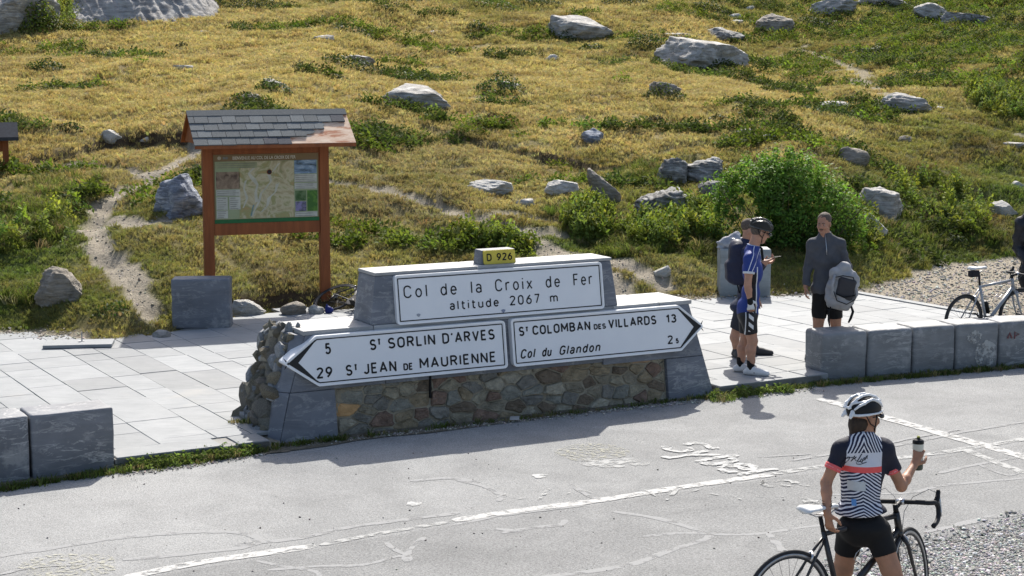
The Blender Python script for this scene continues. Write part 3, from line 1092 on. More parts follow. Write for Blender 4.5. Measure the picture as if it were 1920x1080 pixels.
for i, cc in enumerate(cells):
    m = M_OR if i == best else M_PK if i == pk else rs_.choice(M_ST)
    o = pillow(cc, rs_.choice([.006, .010, .014, .020, .032]), 0.02, face, m, wall, seed=i, shrink=rs_.uniform(.001, .012))
    if i == best and o: o['label'] = 'orange stone beside the left slate slab'
# drain slit
MB().box(1.62, 1.635, fy(.4) - .01, fy(.4) + .02, 0.28, 0.52).build('crack', simple('black_gap', (0.01, 0.01, 0.01)), wall)
# rubble end at the left: angular stones bedded along a raking end face
def small_rock_mesh(seed):
    r = random.Random(seed)
    bm = bmesh.new()
    bmesh.ops.create_icosphere(bm, subdivisions=2, radius=1)
    co = np.array([q.co for q in bm.verts])
    for i in range(10):
        a, b = r.uniform(0, 6.28), r.uniform(-1, 1)
        nrm = np.array([math.cos(a) * math.sqrt(1 - b * b), math.sin(a) * math.sqrt(1 - b * b), b])
        d = r.uniform(.38, .66)
        s_ = co @ nrm
        co = co - np.outer(np.maximum(s_ - d, 0), nrm) * .97
    co = co * (1.3 + n3(co, 2.5, seed)[:, None] * .14)
    for q, c in zip(bm.verts, co): q.co = c
    me = bpy.data.meshes.new('stone')
    bm.to_mesh(me)
    bm.free()
    return me
SRM = [small_rock_mesh(i) for i in range(7)]
_cnt = 0
for r in range(13):
    z = 0.0 + r * 0.079
    y = 0.19
    while y < .98:
        rr = rs_.uniform(.045, .11) if z < .85 else rs_.uniform(.035, .06)
        yy = y + rr * .8
        rake = -0.12 + 0.36 * z
        x = rake + .03 + (yy - .25) * .10 + rs_.uniform(-.018, .018)
        m_ = rs_.choice([M_ST[2], M_ST[0], M_ST[7], M_ST[5], M_ST[1], M_SLATEG])
        me_ = SRM[_cnt % 7].copy() if _cnt < 42 else None
        if me_ is None: me_ = _stock[(_cnt * 5) % 42]
        else:
            me_.materials.append(m_)
            if _cnt == 0: _stock = []
            _stock.append(me_)
        o = bpy.data.objects.new('stone', me_)
        COL.objects.link(o)
        o.parent = wall
        o.location = (x, yy + BAT * z * .9 - .05 * z, z + rs_.uniform(-.02, .02))
        o.rotation_euler = (rs_.uniform(0, 6), rs_.uniform(0, 6), rs_.uniform(0, 6))
        o.scale = (rr * rs_.uniform(.9, 1.4), rr * rs_.uniform(.8, 1.2), rr * rs_.uniform(.7, 1.1))
        _cnt += 1
        y += rr * rs_.uniform(1.25, 1.6)
prism('mortar_core', [(-0.08, -.1), (0.45, -.1), (0.5, zc - .06), (0.26, zc - .06)], lambda z: fy(z) + 0.24, lambda z: 0.98 - 0.12 * z, M_MORT, wall, 0)
for i in range(14):
    rr = random.Random(50 + i)
    o = bpy.data.objects.new('stone', _stock[(i * 3) % 42])
    COL.objects.link(o)
    o.parent = wall
    o.location = (rr.uniform(.24, .38), rr.uniform(.35, .85), zc - .035)
    o.rotation_euler = (rr.uniform(0, 6), rr.uniform(0, 6), rr.uniform(0, 6))
    k_ = rr.uniform(.025, .055)
    o.scale = (k_ * 1.3, k_, k_ * .7)

_capref = None
# ---- sign panels (each screwed to the wall, things of their own)
M_WHITE = simple('white_enamel_sign_face', (0.72, 0.725, 0.735), (0.68, 0.685, 0.70), 3, 0.35, 0.0, spec=0.5)
M_RIM_S = simple('white_sign_rim', (0.78, 0.78, 0.78), (0.72, 0.72, 0.72), 3, 0.4, 0.0, spec=0.5)
M_BLK = simple('black_sign_paint', (0.012, 0.012, 0.014), (0.009, 0.009, 0.01), 3, 0.4, 0.0)
M_YELP = simple('yellow_sign_face', (0.62, 0.50, 0.07), (0.55, 0.44, 0.06), 3, 0.4, 0.0)
M_BOX = simple('pale_green_grey_sign_box', (0.42, 0.45, 0.44), (0.36, 0.39, 0.38), 4, 0.5, 0.05)

def round_poly(P, r, seg=5):
    out = []
    n = len(P)
    for i in range(n):
        p0, p1, p2 = np.array(P[i - 1]), np.array(P[i]), np.array(P[(i + 1) % n])
        a = (p0 - p1) / np.hypot(*(p0 - p1))
        b = (p2 - p1) / np.hypot(*(p2 - p1))
        ang = math.acos(np.clip(np.dot(a, b), -1, 1))
        rr = r if not isinstance(r, (list, tuple)) else r[i]
        d = min(rr / math.tan(ang / 2), 0.45 * min(np.hypot(*(p0 - p1)), np.hypot(*(p2 - p1))))
        A, B = p1 + a * d, p1 + b * d
        for t in np.linspace(0, 1, seg + 1):
            out.append((1 - t) ** 2 * A + 2 * t * (1 - t) * p1 + t * t * B)
    return [tuple(q) for q in out]

def inset(P, d):
    n = len(P)
    out = []
    ar = sum(P[i][0] * P[(i + 1) % n][1] - P[(i + 1) % n][0] * P[i][1] for i in range(n))
    sg = 1 if ar > 0 else -1
    for i in range(n):
        p0, p1, p2 = np.array(P[i - 1]), np.array(P[i]), np.array(P[(i + 1) % n])
        e1 = (p1 - p0) / np.hypot(*(p1 - p0))
        e2 = (p2 - p1) / np.hypot(*(p2 - p1))
        n1 = np.array([-e1[1], e1[0]]) * sg
        n2 = np.array([-e2[1], e2[0]]) * sg
        m = n1 + n2
        m = m / np.dot(m, m) * 2
        out.append(tuple(p1 + m * d))
    return out

def plate(name, P, h0, h1, mat, parent, loc):
    """P polygon in (x,z); extruded between proudness h0..h1 from the battered face"""
    n = len(P)
    mp = lambda x, z, h: (x - loc[0], fy(z) - h - loc[1], z - loc[2])
    v = [mp(x, z, h1) for x, z in P] + [mp(x, z, h0) for x, z in P]
    return mk(name, v, [tuple(range(n)), tuple(reversed(range(n, 2 * n)))] + [((i + 1) % n, i, i + n, (i + 1) % n + n) for i in range(n)], mat, parent)

def ring(name, P, Q, h0, h1, mat, parent, loc):
    n = len(P)
    mp = lambda x, z, h: (x - loc[0], fy(z) - h - loc[1], z - loc[2])
    v = [mp(x, z, h1) for x, z in P] + [mp(x, z, h1) for x, z in Q] + [mp(x, z, h0) for x, z in P] + [mp(x, z, h0) for x, z in Q]
    f = []
    for i in range(n):
        j = (i + 1) % n
        f += [(i, j, n + j, n + i), (j, i, 2 * n + i, 2 * n + j), (n + i, n + j, 3 * n + j, 3 * n + i)]
    return mk(name, v, f, mat, parent)

def text_outline(s, bold=0.0, shear=0.0, space=1.0):
    cu = bpy.data.curves.new('t', 'FONT')
    cu.body = s
    cu.size = 1.0
    cu.offset = bold
    cu.shear = shear
    cu.space_character = space
    cu.resolution_u = 4
    o = bpy.data.objects.new('t', cu)
    COL.objects.link(o)
    dg = bpy.context.evaluated_depsgraph_get()
    me = bpy.data.meshes.new_from_object(o.evaluated_get(dg))
    v = np.array([q.co[:] for q in me.vertices])
    f = [tuple(p.vertices) for p in me.polygons]
    bpy.data.objects.remove(o)
    bpy.data.curves.remove(cu)
    bpy.data.meshes.remove(me)
    return v, f


def _arc(cx, cy, rx, ry, a0, a1, n=9):
    return [(cx + rx * math.cos(math.radians(a)), cy + ry * math.sin(math.radians(a))) for a in np.linspace(a0, a1, n)]
GLY = {
 'O': (.50, [_arc(.25, .70, .25, .30, 0, 180) + _arc(.25, .30, .25, .30, 180, 360) + [(.5, .70)]]),
 'C': (.48, [_arc(.25, .70, .25, .30, 15, 180) + _arc(.25, .30, .25, .30, 180, 345)]),
 'G': (.50, [_arc(.25, .70, .25, .30, 20, 180) + _arc(.25, .30, .25, .30, 180, 360) + [(.5, .46), (.28, .46)]]),
 'D': (.50, [[(0, 0), (0, 1), (.2, 1)] + _arc(.22, .70, .28, .30, 90, 0) + _arc(.22, .30, .28, .30, 0, -90) + [(0, 0)]]),
 'S': (.48, [_arc(.24, .745, .22, .255, 25, 255) + _arc(.24, .255, .24, .255, 75, -155)]),
 'A': (.56, [[(0, 0), (.28, 1), (.56, 0)], [(.1, .30), (.46, .30)]]),
 'B': (.49, [[(0, 0), (0, 1), (.22, 1)] + _arc(.22, .76, .22, .24, 90, -90) + [(0, .52)], [(.22, .52)] + _arc(.22, .26, .26, .26, 90, -90) + [(0, 0)]]),
 'E': (.40, [[(.4, 1), (0, 1), (0, 0), (.4, 0)], [(0, .52), (.34, .52)]]),
 'F': (.40, [[(.4, 1), (0, 1), (0, 0)], [(0, .52), (.34, .52)]]),
 'H': (.48, [[(0, 0), (0, 1)], [(.48, 0), (.48, 1)], [(0, .5), (.48, .5)]]),
 'I': (.0, [[(0, 0), (0, 1)]]),
 'J': (.34, [[(.34, 1)] + _arc(.16, .24, .18, .24, 0, -165)]),
 'L': (.38, [[(0, 1), (0, 0), (.38, 0)]]),
 'M': (.62, [[(0, 0), (0, 1), (.31, .32), (.62, 1), (.62, 0)]]),
 'N': (.48, [[(0, 0), (0, 1), (.48, 0), (.48, 1)]]),
 'R': (.48, [[(0, 0), (0, 1), (.24, 1)] + _arc(.24, .75, .22, .25, 90, -90) + [(0, .5)], [(.24, .5), (.48, 0)]]),
 'T': (.46, [[(0, 1), (.46, 1)], [(.23, 1), (.23, 0)]]),
 'U': (.48, [[(0, 1)] + _arc(.24, .27, .24, .27, 180, 360) + [(.48, 1)]]),
 'V': (.52, [[(0, 1), (.26, 0), (.52, 1)]]),
 'a': (.38, [_arc(.19, .50, .18, .21, 155, 0) + [(.37, 0)], _arc(.19, .20, .185, .20, 0, 360, 14)]),
 'd': (.40, [_arc(.20, .35, .20, .35, 0, 360, 16), [(.40, 0), (.40, 1)]]),
 'e': (.40, [[(.02, .36), (.40, .36)] + _arc(.20, .35, .20, .35, 3, 320, 14)]),
 'i': (.0, [[(0, 0), (0, .70)], [(0, .90), (0, 1.0)]]),
 'l': (.0, [[(0, 0), (0, 1)]]),
 'm': (.68, [[(0, 0), (0, .7)], _arc(.17, .50, .17, .20, 180, 0) + [(.34, 0)], _arc(.51, .50, .17, .20, 180, 0) + [(.68, 0)]]),
 'n': (.38, [[(0, 0), (0, .7)], _arc(.19, .48, .19, .22, 180, 0) + [(.38, 0)]]),
 'o': (.40, [_arc(.20, .35, .20, .35, 0, 360, 16)]),
 'r': (.26, [[(0, 0), (0, .7)], _arc(.19, .46, .19, .24, 180, 60)]),
 't': (.28, [[(.10, .95)] + _arc(.24, .15, .14, .15, 180, 290), [(0, .7), (.28, .7)]]),
 'u': (.38, [[(0, .7)] + _arc(.19, .20, .19, .20, 180, 360), [(.38, .7), (.38, 0)]]),
 'x': (.38, [[(0, 0), (.38, .7)], [(0, .7), (.38, 0)]]),
 '0': (.44, [_arc(.22, .70, .22, .30, 0, 180) + _arc(.22, .30, .22, .30, 180, 360) + [(.44, .70)]]),
 '1': (.20, [[(0, .78), (.2, 1), (.2, 0)]]),
 '2': (.45, [_arc(.22, .76, .22, .24, 165, -35) + [(0, 0), (.45, 0)]]),
 '3': (.44, [_arc(.21, .76, .20, .24, 150, -90), _arc(.21, .27, .23, .27, 90, -155)]),
 '5': (.44, [[(.40, 1), (.06, 1), (.04, .56)] + _arc(.20, .31, .24, .33, 125, -150)]),
 '6': (.44, [[(.36, 1), (.17, .76), (.04, .50), (0, .30)], _arc(.22, .30, .22, .30, 0, 360, 16)]),
 '7': (.42, [[(0, 1), (.42, 1), (.14, 0)]]),
 '9': (.44, [[(.08, 0), (.27, .24), (.40, .50), (.44, .70)], _arc(.22, .70, .22, .30, 0, 360, 16)]),
 "'": (.06, [[(.06, 1.02), (0, .80)]]),
 '.': (.0, [[(0, 0), (0, .04)]]),
 ' ': (.25, []),
}
_capref = text_outline('H')[0][:, 1].max()

def stroke_word(emit, s, x0, x1, zb, cap, mp, t=.016, gap=.26, shear=0.0):
    """constant-width road-sign lettering between x0..x1; every letter is emitted as a piece of its own"""
    lines = []
    x = 0.0
    for ch in s:
        w, L = GLY[ch]
        lines.append([[(x + a + b * shear, b) for a, b in l] for l in L])
        x += w + gap
    tot = x - gap
    allx = [p[0] for g in lines for l in g for p in l]
    mn, mx = min(allx), max(allx)
    if mx - mn < 1e-3: kx = cap
    else: kx = max((x1 - x0 - t), .001) / (mx - mn)
    z0 = zb + t / 2
    hh = cap - t
    for g in lines:
        if not g: continue
        mb = MB()
        for l in g:
            P = [(x0 + t / 2 + (a - mn) * kx, z0 + b * hh) for a, b in l]
            for a, b in zip(P[:-1], P[1:]):
                d = np.array(b) - np.array(a)
                ln = np.hypot(*d)
                if ln < 1e-6: continue
                n = np.array([-d[1], d[0]]) / ln * t / 2
                q = [np.array(a) + n, np.array(a) - n, np.array(b) - n, np.array(b) + n]
                mb.add([mp(*w) for w in q], [(0, 1, 2, 3)])
            for a in P[1:-1]:
                mb.add([mp(a[0] + t / 2 * math.cos(u), a[1] + t / 2 * math.sin(u)) for u in np.linspace(0, 6.283, 9)[:-1]], [tuple(range(8))])
        emit(mb)

def word(mb, s, u0, u1, v0, cap, mp, bold=0.03, shear=0.0, space=1.12, z=None, xs=None):
    """lay a word between pixels u0..u1 on the wall face, baseline at v0; cap = capital height in m"""
    x0, zb = WL(u0, v0, 0.05)
    x1, _ = WL(u1, v0, 0.05)
    if z is not None: zb = z
    stroke_word(mb, s, x0, x1, zb, cap, mp, t=.0118 + bold * .20, gap=.26 * space, shear=shear)

def sign(name, label, P, rad, words, face_mat=None, box=0.045, arrow=None, border=0.028, rimw=0.016, lw=0.011):
    cx, cz = np.mean([p[0] for p in P]), min(p[1] for p in P)
    loc = (cx, fy(cz), cz)
    wloc = WA + wex * cx + wey * fy(cz) + np.array([0, 0, cz])
    r = tag(empty(name, tuple(wloc), WANG), label, 'road sign')
    R = round_poly(P, rad)
    plate('panel', R, -0.10 if arrow else 0.003, box, face_mat or M_WHITE, r, loc)
    ring('rim', R, inset(R, rimw), box, box + 0.006, M_RIM_S if face_mat is None else face_mat, r, loc)
    if lw:
        I = inset(R, border)
        ring('border_line', I, inset(I, lw), box, box + 0.002, M_BLK, r, loc)
    mp = lambda x, z: (x - loc[0], fy(z) - box - 0.0022 - loc[1], z - loc[2])
    for w in words:
        for seg_ in w:
            word(lambda m_: m_.build('letter', M_BLK, r), *seg_[:5], mp, **seg_[5])
    if arrow:
        n = len(arrow)
        mk('arrow_head', [(x - loc[0], fy(z) - box - .0018 - loc[1], z - loc[2]) for x, z in arrow], [tuple(range(n))], M_BLK, r)
    return r, loc
pr = 0.05
mc = [WL(738, 516, pr), WL(1128, 492, pr), WL(1134, 578, pr), WL(747, 610, pr)]
mx0, mx1 = (mc[0][0] + mc[3][0]) / 2, (mc[1][0] + mc[2][0]) / 2
mz1, mz0 = (mc[0][1] + mc[1][1]) / 2, (mc[2][1] + mc[3][1]) / 2
b1 = (WL(757, 559, pr)[1] + WL(1076, 537, pr)[1]) / 2
b2 = (WL(844, 582, pr)[1] + WL(1032, 567, pr)[1]) / 2
O1 = dict(z=b1, space=1.45, bold=0.012)
O2 = dict(z=b2, space=1.4, bold=0.010)
sign('pass_name_sign', 'large white sign naming the pass and its altitude on the upper block', [(mx0, mz0), (mx1, mz0), (mx1, mz1), (mx0, mz1)], 0.04, [
    [('Col', 757.6, 801.9, 559, 0.124, O1), ('de', 827, 857.6, 556, 0.124, O1), ('la', 884, 904, 550, 0.124, O1), ('Croix', 929.5, 999.3, 548, 0.124, O1), ('de', 1024, 1051, 540, 0.124, O1), ('Fer', 1076, 1112.3, 537, 0.124, O1)],
    [('altitude', 844, 936.5, 580, 0.092, O2), ('2067', 956.6, 1013, 573, 0.098, O2), ('m', 1032, 1046.7, 567, 0.092, O2)]])
# left arrow sign
lc = [WL(530, 683, pr), WL(597, 629, pr), WL(946, 600, pr), WL(949, 688, pr), WL(590, 726, pr)]
lz1, lz0 = (lc[1][1] + lc[2][1]) / 2, (lc[3][1] + lc[4][1]) / 2
lxs = (lc[1][0] + lc[4][0]) / 2
lx1 = (lc[2][0] + lc[3][0]) / 2
ltip = lc[0][0]
lzm = (lz0 + lz1) / 2
br1 = (WL(608, 664.4, pr)[1] + WL(829, 644, pr)[1]) / 2
br2 = (WL(593, 708, pr)[1] + WL(786, 693, pr)[1]) / 2
A1 = dict(z=br1, space=1.22, bold=0.032)
A2 = dict(z=br2, space=1.22, bold=0.032)
caph = 0.106
sign('direction_sign', 'white arrow sign pointing left with two place names and distances', [(ltip, lzm), (lxs, lz0), (lx1, lz0), (lx1, lz1), (lxs, lz1)], [0.025, .04, .045, .045, .04], [
    [('5', 608.3, 619.7, 664, caph, A1)],
    [('S', 692.5, 704.4, 655, caph, A1), ('T', 706.4, 713.3, 650, caph * .62, dict(z=br1 + caph * .38, bold=.02)), ('SORLIN', 726.7, 815.3, 653, caph, A1), ("D'ARVES", 828, 926.7, 643, caph, A1)],
    [('29', 592.5, 622.5, 708, caph, A2)],
    [('S', 647.5, 659.7, 703, caph, A2), ('T', 662, 668.9, 690, caph * .62, dict(z=br2 + caph * .38, bold=.02)), ('JEAN', 680.5, 742.5, 700, caph, A2), ('DE', 755, 773, 693, caph * .66, dict(z=br2, bold=.015)), ('MAURIENNE', 785.5, 929.4, 690, caph, A2)]],
    box=0.07, arrow=[(ltip + .045, lzm), (lxs - .010, lz0 + .036), (lxs + .004, lz0 + .036), (ltip + .045 + .105, lzm), (lxs + .004, lz1 - .036), (lxs - .010, lz1 - .036)])
rc = [WL(957, 597, pr), WL(1274, 572, pr), WL(1317, 615, pr), WL(1272, 659, pr), WL(960, 686, pr)]
rz1, rz0 = (rc[0][1] + rc[1][1]) / 2, (rc[3][1] + rc[4][1]) / 2
rx0 = (rc[0][0] + rc[4][0]) / 2
rxs = (rc[1][0] + rc[3][0]) / 2
rtip = rc[2][0]
rzm = (rz0 + rz1) / 2
br3 = (WL(972, 630, pr)[1] + WL(1139, 615.5, pr)[1]) / 2
br4 = (WL(974.6, 672, pr)[1] + WL(1100, 661, pr)[1]) / 2
B1 = dict(z=br3, space=1.18, bold=0.03)
B2 = dict(z=br4, space=1.25, bold=0.02, shear=0.22)
sign('direction_sign', 'white arrow sign pointing right with two place names and distances', [(rx0, rz0), (rxs, rz0), (rtip, rzm), (rxs, rz1), (rx0, rz1)], [.045, .04, .025, .04, .045], [
    [('S', 971.8, 981.8, 630, .096, B1), ('T', 983, 989.5, 620, .055, dict(z=br3 + .036, bold=.015)), ('COLOMBAN', 997, 1106, 627, .096, B1), ('DES', 1111.5, 1134.5, 617, .058, dict(z=br3, bold=.01)), ('VILLARDS', 1139, 1229.5, 614, .096, B1)],
    [('13', 1247, 1266.7, 605, .092, B1)],
    [('Col', 974.6, 1003.9, 671, .096, B2), ('du', 1015, 1033.8, 669, .096, B2), ('Glandon', 1047.3, 1125, 664, .096, B2)],
    [('2', 1250, 1260.4, 645, .092, dict(z=WL(1250, 645, pr)[1], bold=.02)), ('.', 1262.2, 1262.6, 645, .022, dict(z=WL(1250, 645, pr)[1], bold=.03)), ('5', 1265.2, 1271, 645, .055, dict(z=WL(1250, 645, pr)[1], bold=.012))]],
    box=0.07, arrow=[(rtip - .03, rzm), (rxs - .002, rz1 - .030), (rxs - .018, rz1 - .034), (rtip - .03 - .095, rzm), (rxs - .018, rz0 + .034), (rxs - .002, rz0 + .030)])
# number plate on its little block
nb = tag(empty('road_number_plate', tuple(WA + wex * 2.4 + wey * .22 + np.array([0, 0, zt])), WANG), 'small yellow road number plate on a stone cube above the pass sign', 'road sign')
pc = [WL(905, 475, -.06), WL(964, 470, -.06), WL(966, 497, -.06), WL(907, 502, -.06)]
nx0, nx1 = (pc[0][0] + pc[3][0]) / 2, (pc[1][0] + pc[2][0]) / 2
nz1, nz0 = (pc[0][1] + pc[1][1]) / 2 + .022, max(zt + .002, (pc[2][1] + pc[3][1]) / 2)
lx, ly, lz = 2.4, .22, zt
def nb_pt(x, z, h): return (x - lx, fy(z) + .06 - h - ly, z - lz)
R = round_poly([(nx0, nz0), (nx1, nz0), (nx1, nz1), (nx0, nz1)], .02)
n = len(R)
mk('plate', [nb_pt(x, z, .012) for x, z in R] + [nb_pt(x, z, 0) for x, z in R], [tuple(range(n))] + [((i + 1) % n, i, i + n, (i + 1) % n + n) for i in range(n)], M_YELP, nb)
bb = MB()
yb = lambda z: fy(z) + .061 - ly
v = []
for z in (zt + .001, nz1 + .004):
    e = 0.02 if z < zt + .01 else 0
    for (x, y) in ((nx0 - .012 - e, yb(z)), (nx1 + .008 + e * .3, yb(z)), (nx1 + .008, yb(z) + .15 + e), (nx0 - .012 - e, yb(z) + .15 + e)):
        v.append((x - lx, y, z - lz))
bb.add(v, [(3, 2, 1, 0), (4, 5, 6, 7), (0, 1, 5, 4), (1, 2, 6, 5), (2, 3, 7, 6), (3, 0, 4, 7)])
o = bb.build('backing_block', M_SLATE, nb, bevel=.008)
stroke_word(lambda m_: m_.build('letter', M_BLK, nb), 'D 926', nx0 + .035, nx1 - .035, nz0 + .032, (nz1 - nz0) - .062, lambda x, z: nb_pt(x, z, .0145), t=.013, gap=.3)
# marks, stickers and stains on the big sign
M_STK = simple('blue_grey_sticker_rest', (0.25, 0.28, 0.38), bump=0)
big = [q for q in bpy.data.objects if q.name == 'pass_name_sign'][0]
def on_sign(name, u, v_, r, mat, k=10):
    x, z = WL(u, v_, pr)
    pts = [(x + r * math.cos(a) * (1 + .3 * math.sin(3 * a)), z + r * .8 * math.sin(a)) for a in np.linspace(0, 6.283, k + 1)[:-1]]
    lo = Vector(big.location)
    v = []
    for (a, b) in pts:
        w = Vector(WA) + Vector(wex) * a + Vector(wey) * (fy(b) - .0485) + Vector((0, 0, b))
        d = w - lo
        v.append((d.dot(Vector(wex)), d.dot(Vector(wey)), d.z))
    return mk(name, v, [tuple(range(k))], mat, big)
on_sign('sticker', 944, 583, .022, M_STK)
on_sign('sticker', 785, 591, .020, simple('grey_sticker_rest', (0.36, 0.38, 0.42), bump=0))

# ------------------------------------------------------------------ information board
BY = 23.75
bl = atY(393, 505, BY - .25)
brr = atY(609, 500, BY + .30)
BANG = math.atan2(brr[1] - bl[1], brr[0] - bl[0])
BW = math.hypot(brr[0] - bl[0], brr[1] - bl[1])
bc = (bl + brr) / 2
gz = float(height(np.array([bc[0]]), np.array([bc[1]]))[0])
board = tag(empty('map_board', (bc[0], bc[1], gz), BANG), 'orange stained timber map board under a shingled roof on the bank', 'information board')
S_ = FOC / BY
def bz(v_): return float(atY(500, v_, BY)[2]) - gz
M_WOOD = simple('orange_stained_timber', (0.27, 0.085, 0.026), (0.17, 0.050, 0.016), 3, 0.65, 0.25, 12, 0.004, stretch=(5, 5, 0.6))
M_PLY = MT('bare_peeling_plywood', 0.85, 0.1)
_v = M_PLY.coord((1, 3, 3))
_n = M_PLY.noise(_v, 3.5, 5, 0.65, 0.5)
_c = M_PLY.ramp(_n, [(0.40, (0.42, 0.20, 0.12)), (0.47, (0.60, 0.42, 0.30)), (0.62, (0.70, 0.55, 0.42))])
M_PLY.color(_c).bump(_n, 0.3, 0.006)
M_PLY = M_PLY.m
ztop = bz(207)
zev = bz(270) - .05
pw = 0.135
for sx in (-1, 1):
    b = MB().box(sx * BW / 2 - pw / 2, sx * BW / 2 + pw / 2, -pw / 2, pw / 2, -0.35, zev + .10)
    b.build('post', M_WOOD, board, bevel=.008)
zr0, zr1 = bz(438), bz(419)
MB().box(-BW / 2 + pw / 2 + .001, BW / 2 - pw / 2 - .001, -.05, .05, zr0, zr1 + .02).build('rail', M_WOOD, board, bevel=.006)
zt0 = bz(288)
MB().box(-BW / 2 + pw / 2 + .001, BW / 2 - pw / 2 - .001, -.05, .05, zt0, zev + .02).build('rail', M_WOOD, board, bevel=.006)
# roof
hd = 0.62                                   # half depth
xl, xr = -BW / 2 - .26, BW / 2 + .32
ridge_z = ztop
ev = float(atY(500, 270, BY - .62)[2]) - gz
def slope_pt(x, t, h, side=-1):
    """t 0 ridge .. 1 eave ; h thickness offset"""
    y = side * hd * t
    z = ridge_z + (ev - ridge_z) * t
    nrm = Vector((0, side * (ridge_z - ev), hd)).normalized()
    return (x, y + nrm.y * h, z + nrm.z * h)
for side in (-1, 1):
    v = [slope_pt(x, t, h, side) for h in (-.03, 0) for x in (xl, xr) for t in (0.0, 1.0)]
    f = [(0, 1, 3, 2), (4, 6, 7, 5), (0, 4, 5, 1), (2, 3, 7, 6), (1, 5, 7, 3), (0, 2, 6, 4)]
    mk('roof_board', v, f, M_PLY if side == -1 else M_WOOD, board)
for x0, x1 in ((xl + .05, xl + .08), (xr - .12, xr - .09)):
    v = [(x, y, z) for x in (x0, x1) for (y, z) in ((-hd + .02, ev + .0), (hd - .02, ev + .0), (0, ridge_z - .045))]
    mk('gable_board', v, [(0, 1, 2), (5, 4, 3), (0, 3, 4, 1), (1, 4, 5, 2), (2, 5, 3, 0)], M_WOOD, board)
b = MB().box(xl, xr, -hd - .012, -hd + .012, ev - .055, ev - .005)
b.build('fascia', M_WOOD, board)
M_SH = simple('grey_felt_shingle', (0.17, 0.185, 0.19), (0.10, 0.11, 0.115), 60, 0.95, 0.4, 90, 0.004, vary=0.35)
M_SHD = simple('dark_worn_shingle', (0.075, 0.08, 0.09), (0.05, 0.05, 0.06), 40, 0.95, 0.3)
rows = [(0.0, 0.17, xr - .005), (0.17, 0.39, None), (0.39, 0.60, None), (0.60, 0.81, None), (0.81, 1.03, None)]
Wt = xr - xl
# right hand end of each course (fraction of the roof width); beyond it the ply is bare
ends = [1.0, 0.985, 0.825, 0.70, 0.60]
rr = random.Random(3)
MB2 = []
v = [slope_pt(x, t, h) for h in (.004, .016) for x in (xl - .01, xr + .0) for t in (0.0, .17)]
mk('ridge_strip', v, [(0, 1, 3, 2), (4, 6, 7, 5), (0, 4, 5, 1), (2, 3, 7, 6), (1, 5, 7, 3), (0, 2, 6, 4)], M_SH, board)
for r in range(1, 5):
    t0, t1, _ = rows[r]
    xs = xl - 0.01
    xe = xl + Wt * ends[r]
    w = 0.19
    x = xs + (0 if r % 2 else 0.11) - .11
    while x < xe - .02:
        a, b_ = max(x, xs), min(x + w - .006, xe)
        dark = (r == 1 and b_ > xl + Wt * .90) or (r == 4 and b_ > xl + Wt * .45)
        if b_ - a > .03:
            j = rr.uniform(-.008, .008)
            tt = t0 - .02
            v = []
            h0, h1 = .003, .008 + rr.uniform(0, .004)
            for (h, tq) in ((.001, tt), (h1, tt + .001), (h1 + .011, t1 + j), (.004, t1 + j)):
                v += [slope_pt(a, tq, h), slope_pt(b_, tq, h)]
            f = [(0, 1, 3, 2), (2, 3, 5, 4), (4, 5, 7, 6), (6, 7, 1, 0), (0, 2, 4, 6), (1, 7, 5, 3)]
            mk('shingle', v, f, M_SHD if dark else M_SH, board)
        x += w
# ragged torn edge pieces
for (x, t, w) in ((.63, .79, .10), (.72, .72, .10), (.80, .52, .08), (.87, .37, .12)):
    X = xl + Wt * x
    v = [slope_pt(X + dx, t + dt, .012) for dx, dt in ((-.1, -.1), (w * .6, -.11), (w, -.03), (.02, .03), (-.1, .04))]
    mk('torn_shingle', v, [(0, 1, 2, 3, 4)], M_SH, board)
# the printed map
xm0, xm1 = -BW / 2 + pw / 2 + .012, BW / 2 - pw / 2 - .012
zm0, zm1 = zr1 + .022, zt0 - .002
MB().box(xm0 - .01, xm1 + .01, -.045, .02, zm0, zm1).build('map_backing', M_WOOD, board)
yq = [-.047]
def printed(name, x0, x1, z0, z1, mat, lift=0):
    """fractions of the panel"""
    X0, X1 = xm0 + (xm1 - xm0) * x0, xm0 + (xm1 - xm0) * x1
    Z0, Z1 = zm0 + (zm1 - zm0) * z0, zm0 + (zm1 - zm0) * z1
    y = -.047 - lift * .0022
    return mk(name, [(X0, y, Z0), (X1, y, Z0), (X1, y, Z1), (X0, y, Z1)], [(0, 1, 2, 3)], mat, board)
def pm(name, stops, scale=6, dist=0.6, stretch=(1, 1, 1), det=5):
    m = MT(name, 0.45, 0.3)
    vec = m.coord(stretch)
    m.color(m.ramp(m.noise(vec, scale, det, 0.6, dist), stops))
    return m.m
M_MAP = pm('printed_relief_map', [(0.30, (0.20, 0.20, 0.09)), (0.42, (0.36, 0.31, 0.18)), (0.5, (0.45, 0.40, 0.27)), (0.57, (0.27, 0.27, 0.12)), (0.7, (0.34, 0.24, 0.11))], 3.2, 1.8)
printed('printed_border', 0, 1, 0, 1, simple('map_title_brown', (0.19, 0.12, 0.06), (0.17, 0.12, 0.05), 3, .5, 0))
printed('printed_map', .012, .988, .06, .90, simple('map_sheet_pale_green', (0.28, 0.32, 0.19), (0.24, 0.28, 0.15), 3, .5, 0), 1)
printed('relief_map', .235, .76, .065, .895, M_MAP, 2)
printed('green_footer', 0, 1, 0, .055, simple('map_footer_green', (0.03, 0.14, 0.05), bump=0), 1)
printed('photo_print', .02, .245, .50, .75, pm('sepia_photo_print', [(.35, (0.08, 0.05, 0.035)), (.6, (0.26, 0.19, 0.13))], 9), 2)
printed('photo_print', .765, .98, .70, .90, pm('lake_photo_print', [(.4, (0.04, 0.06, 0.07)), (.55, (0.16, 0.24, 0.34)), (.7, (0.42, 0.5, 0.58))], 5, .4, (1, 1, 2.5)), 2)
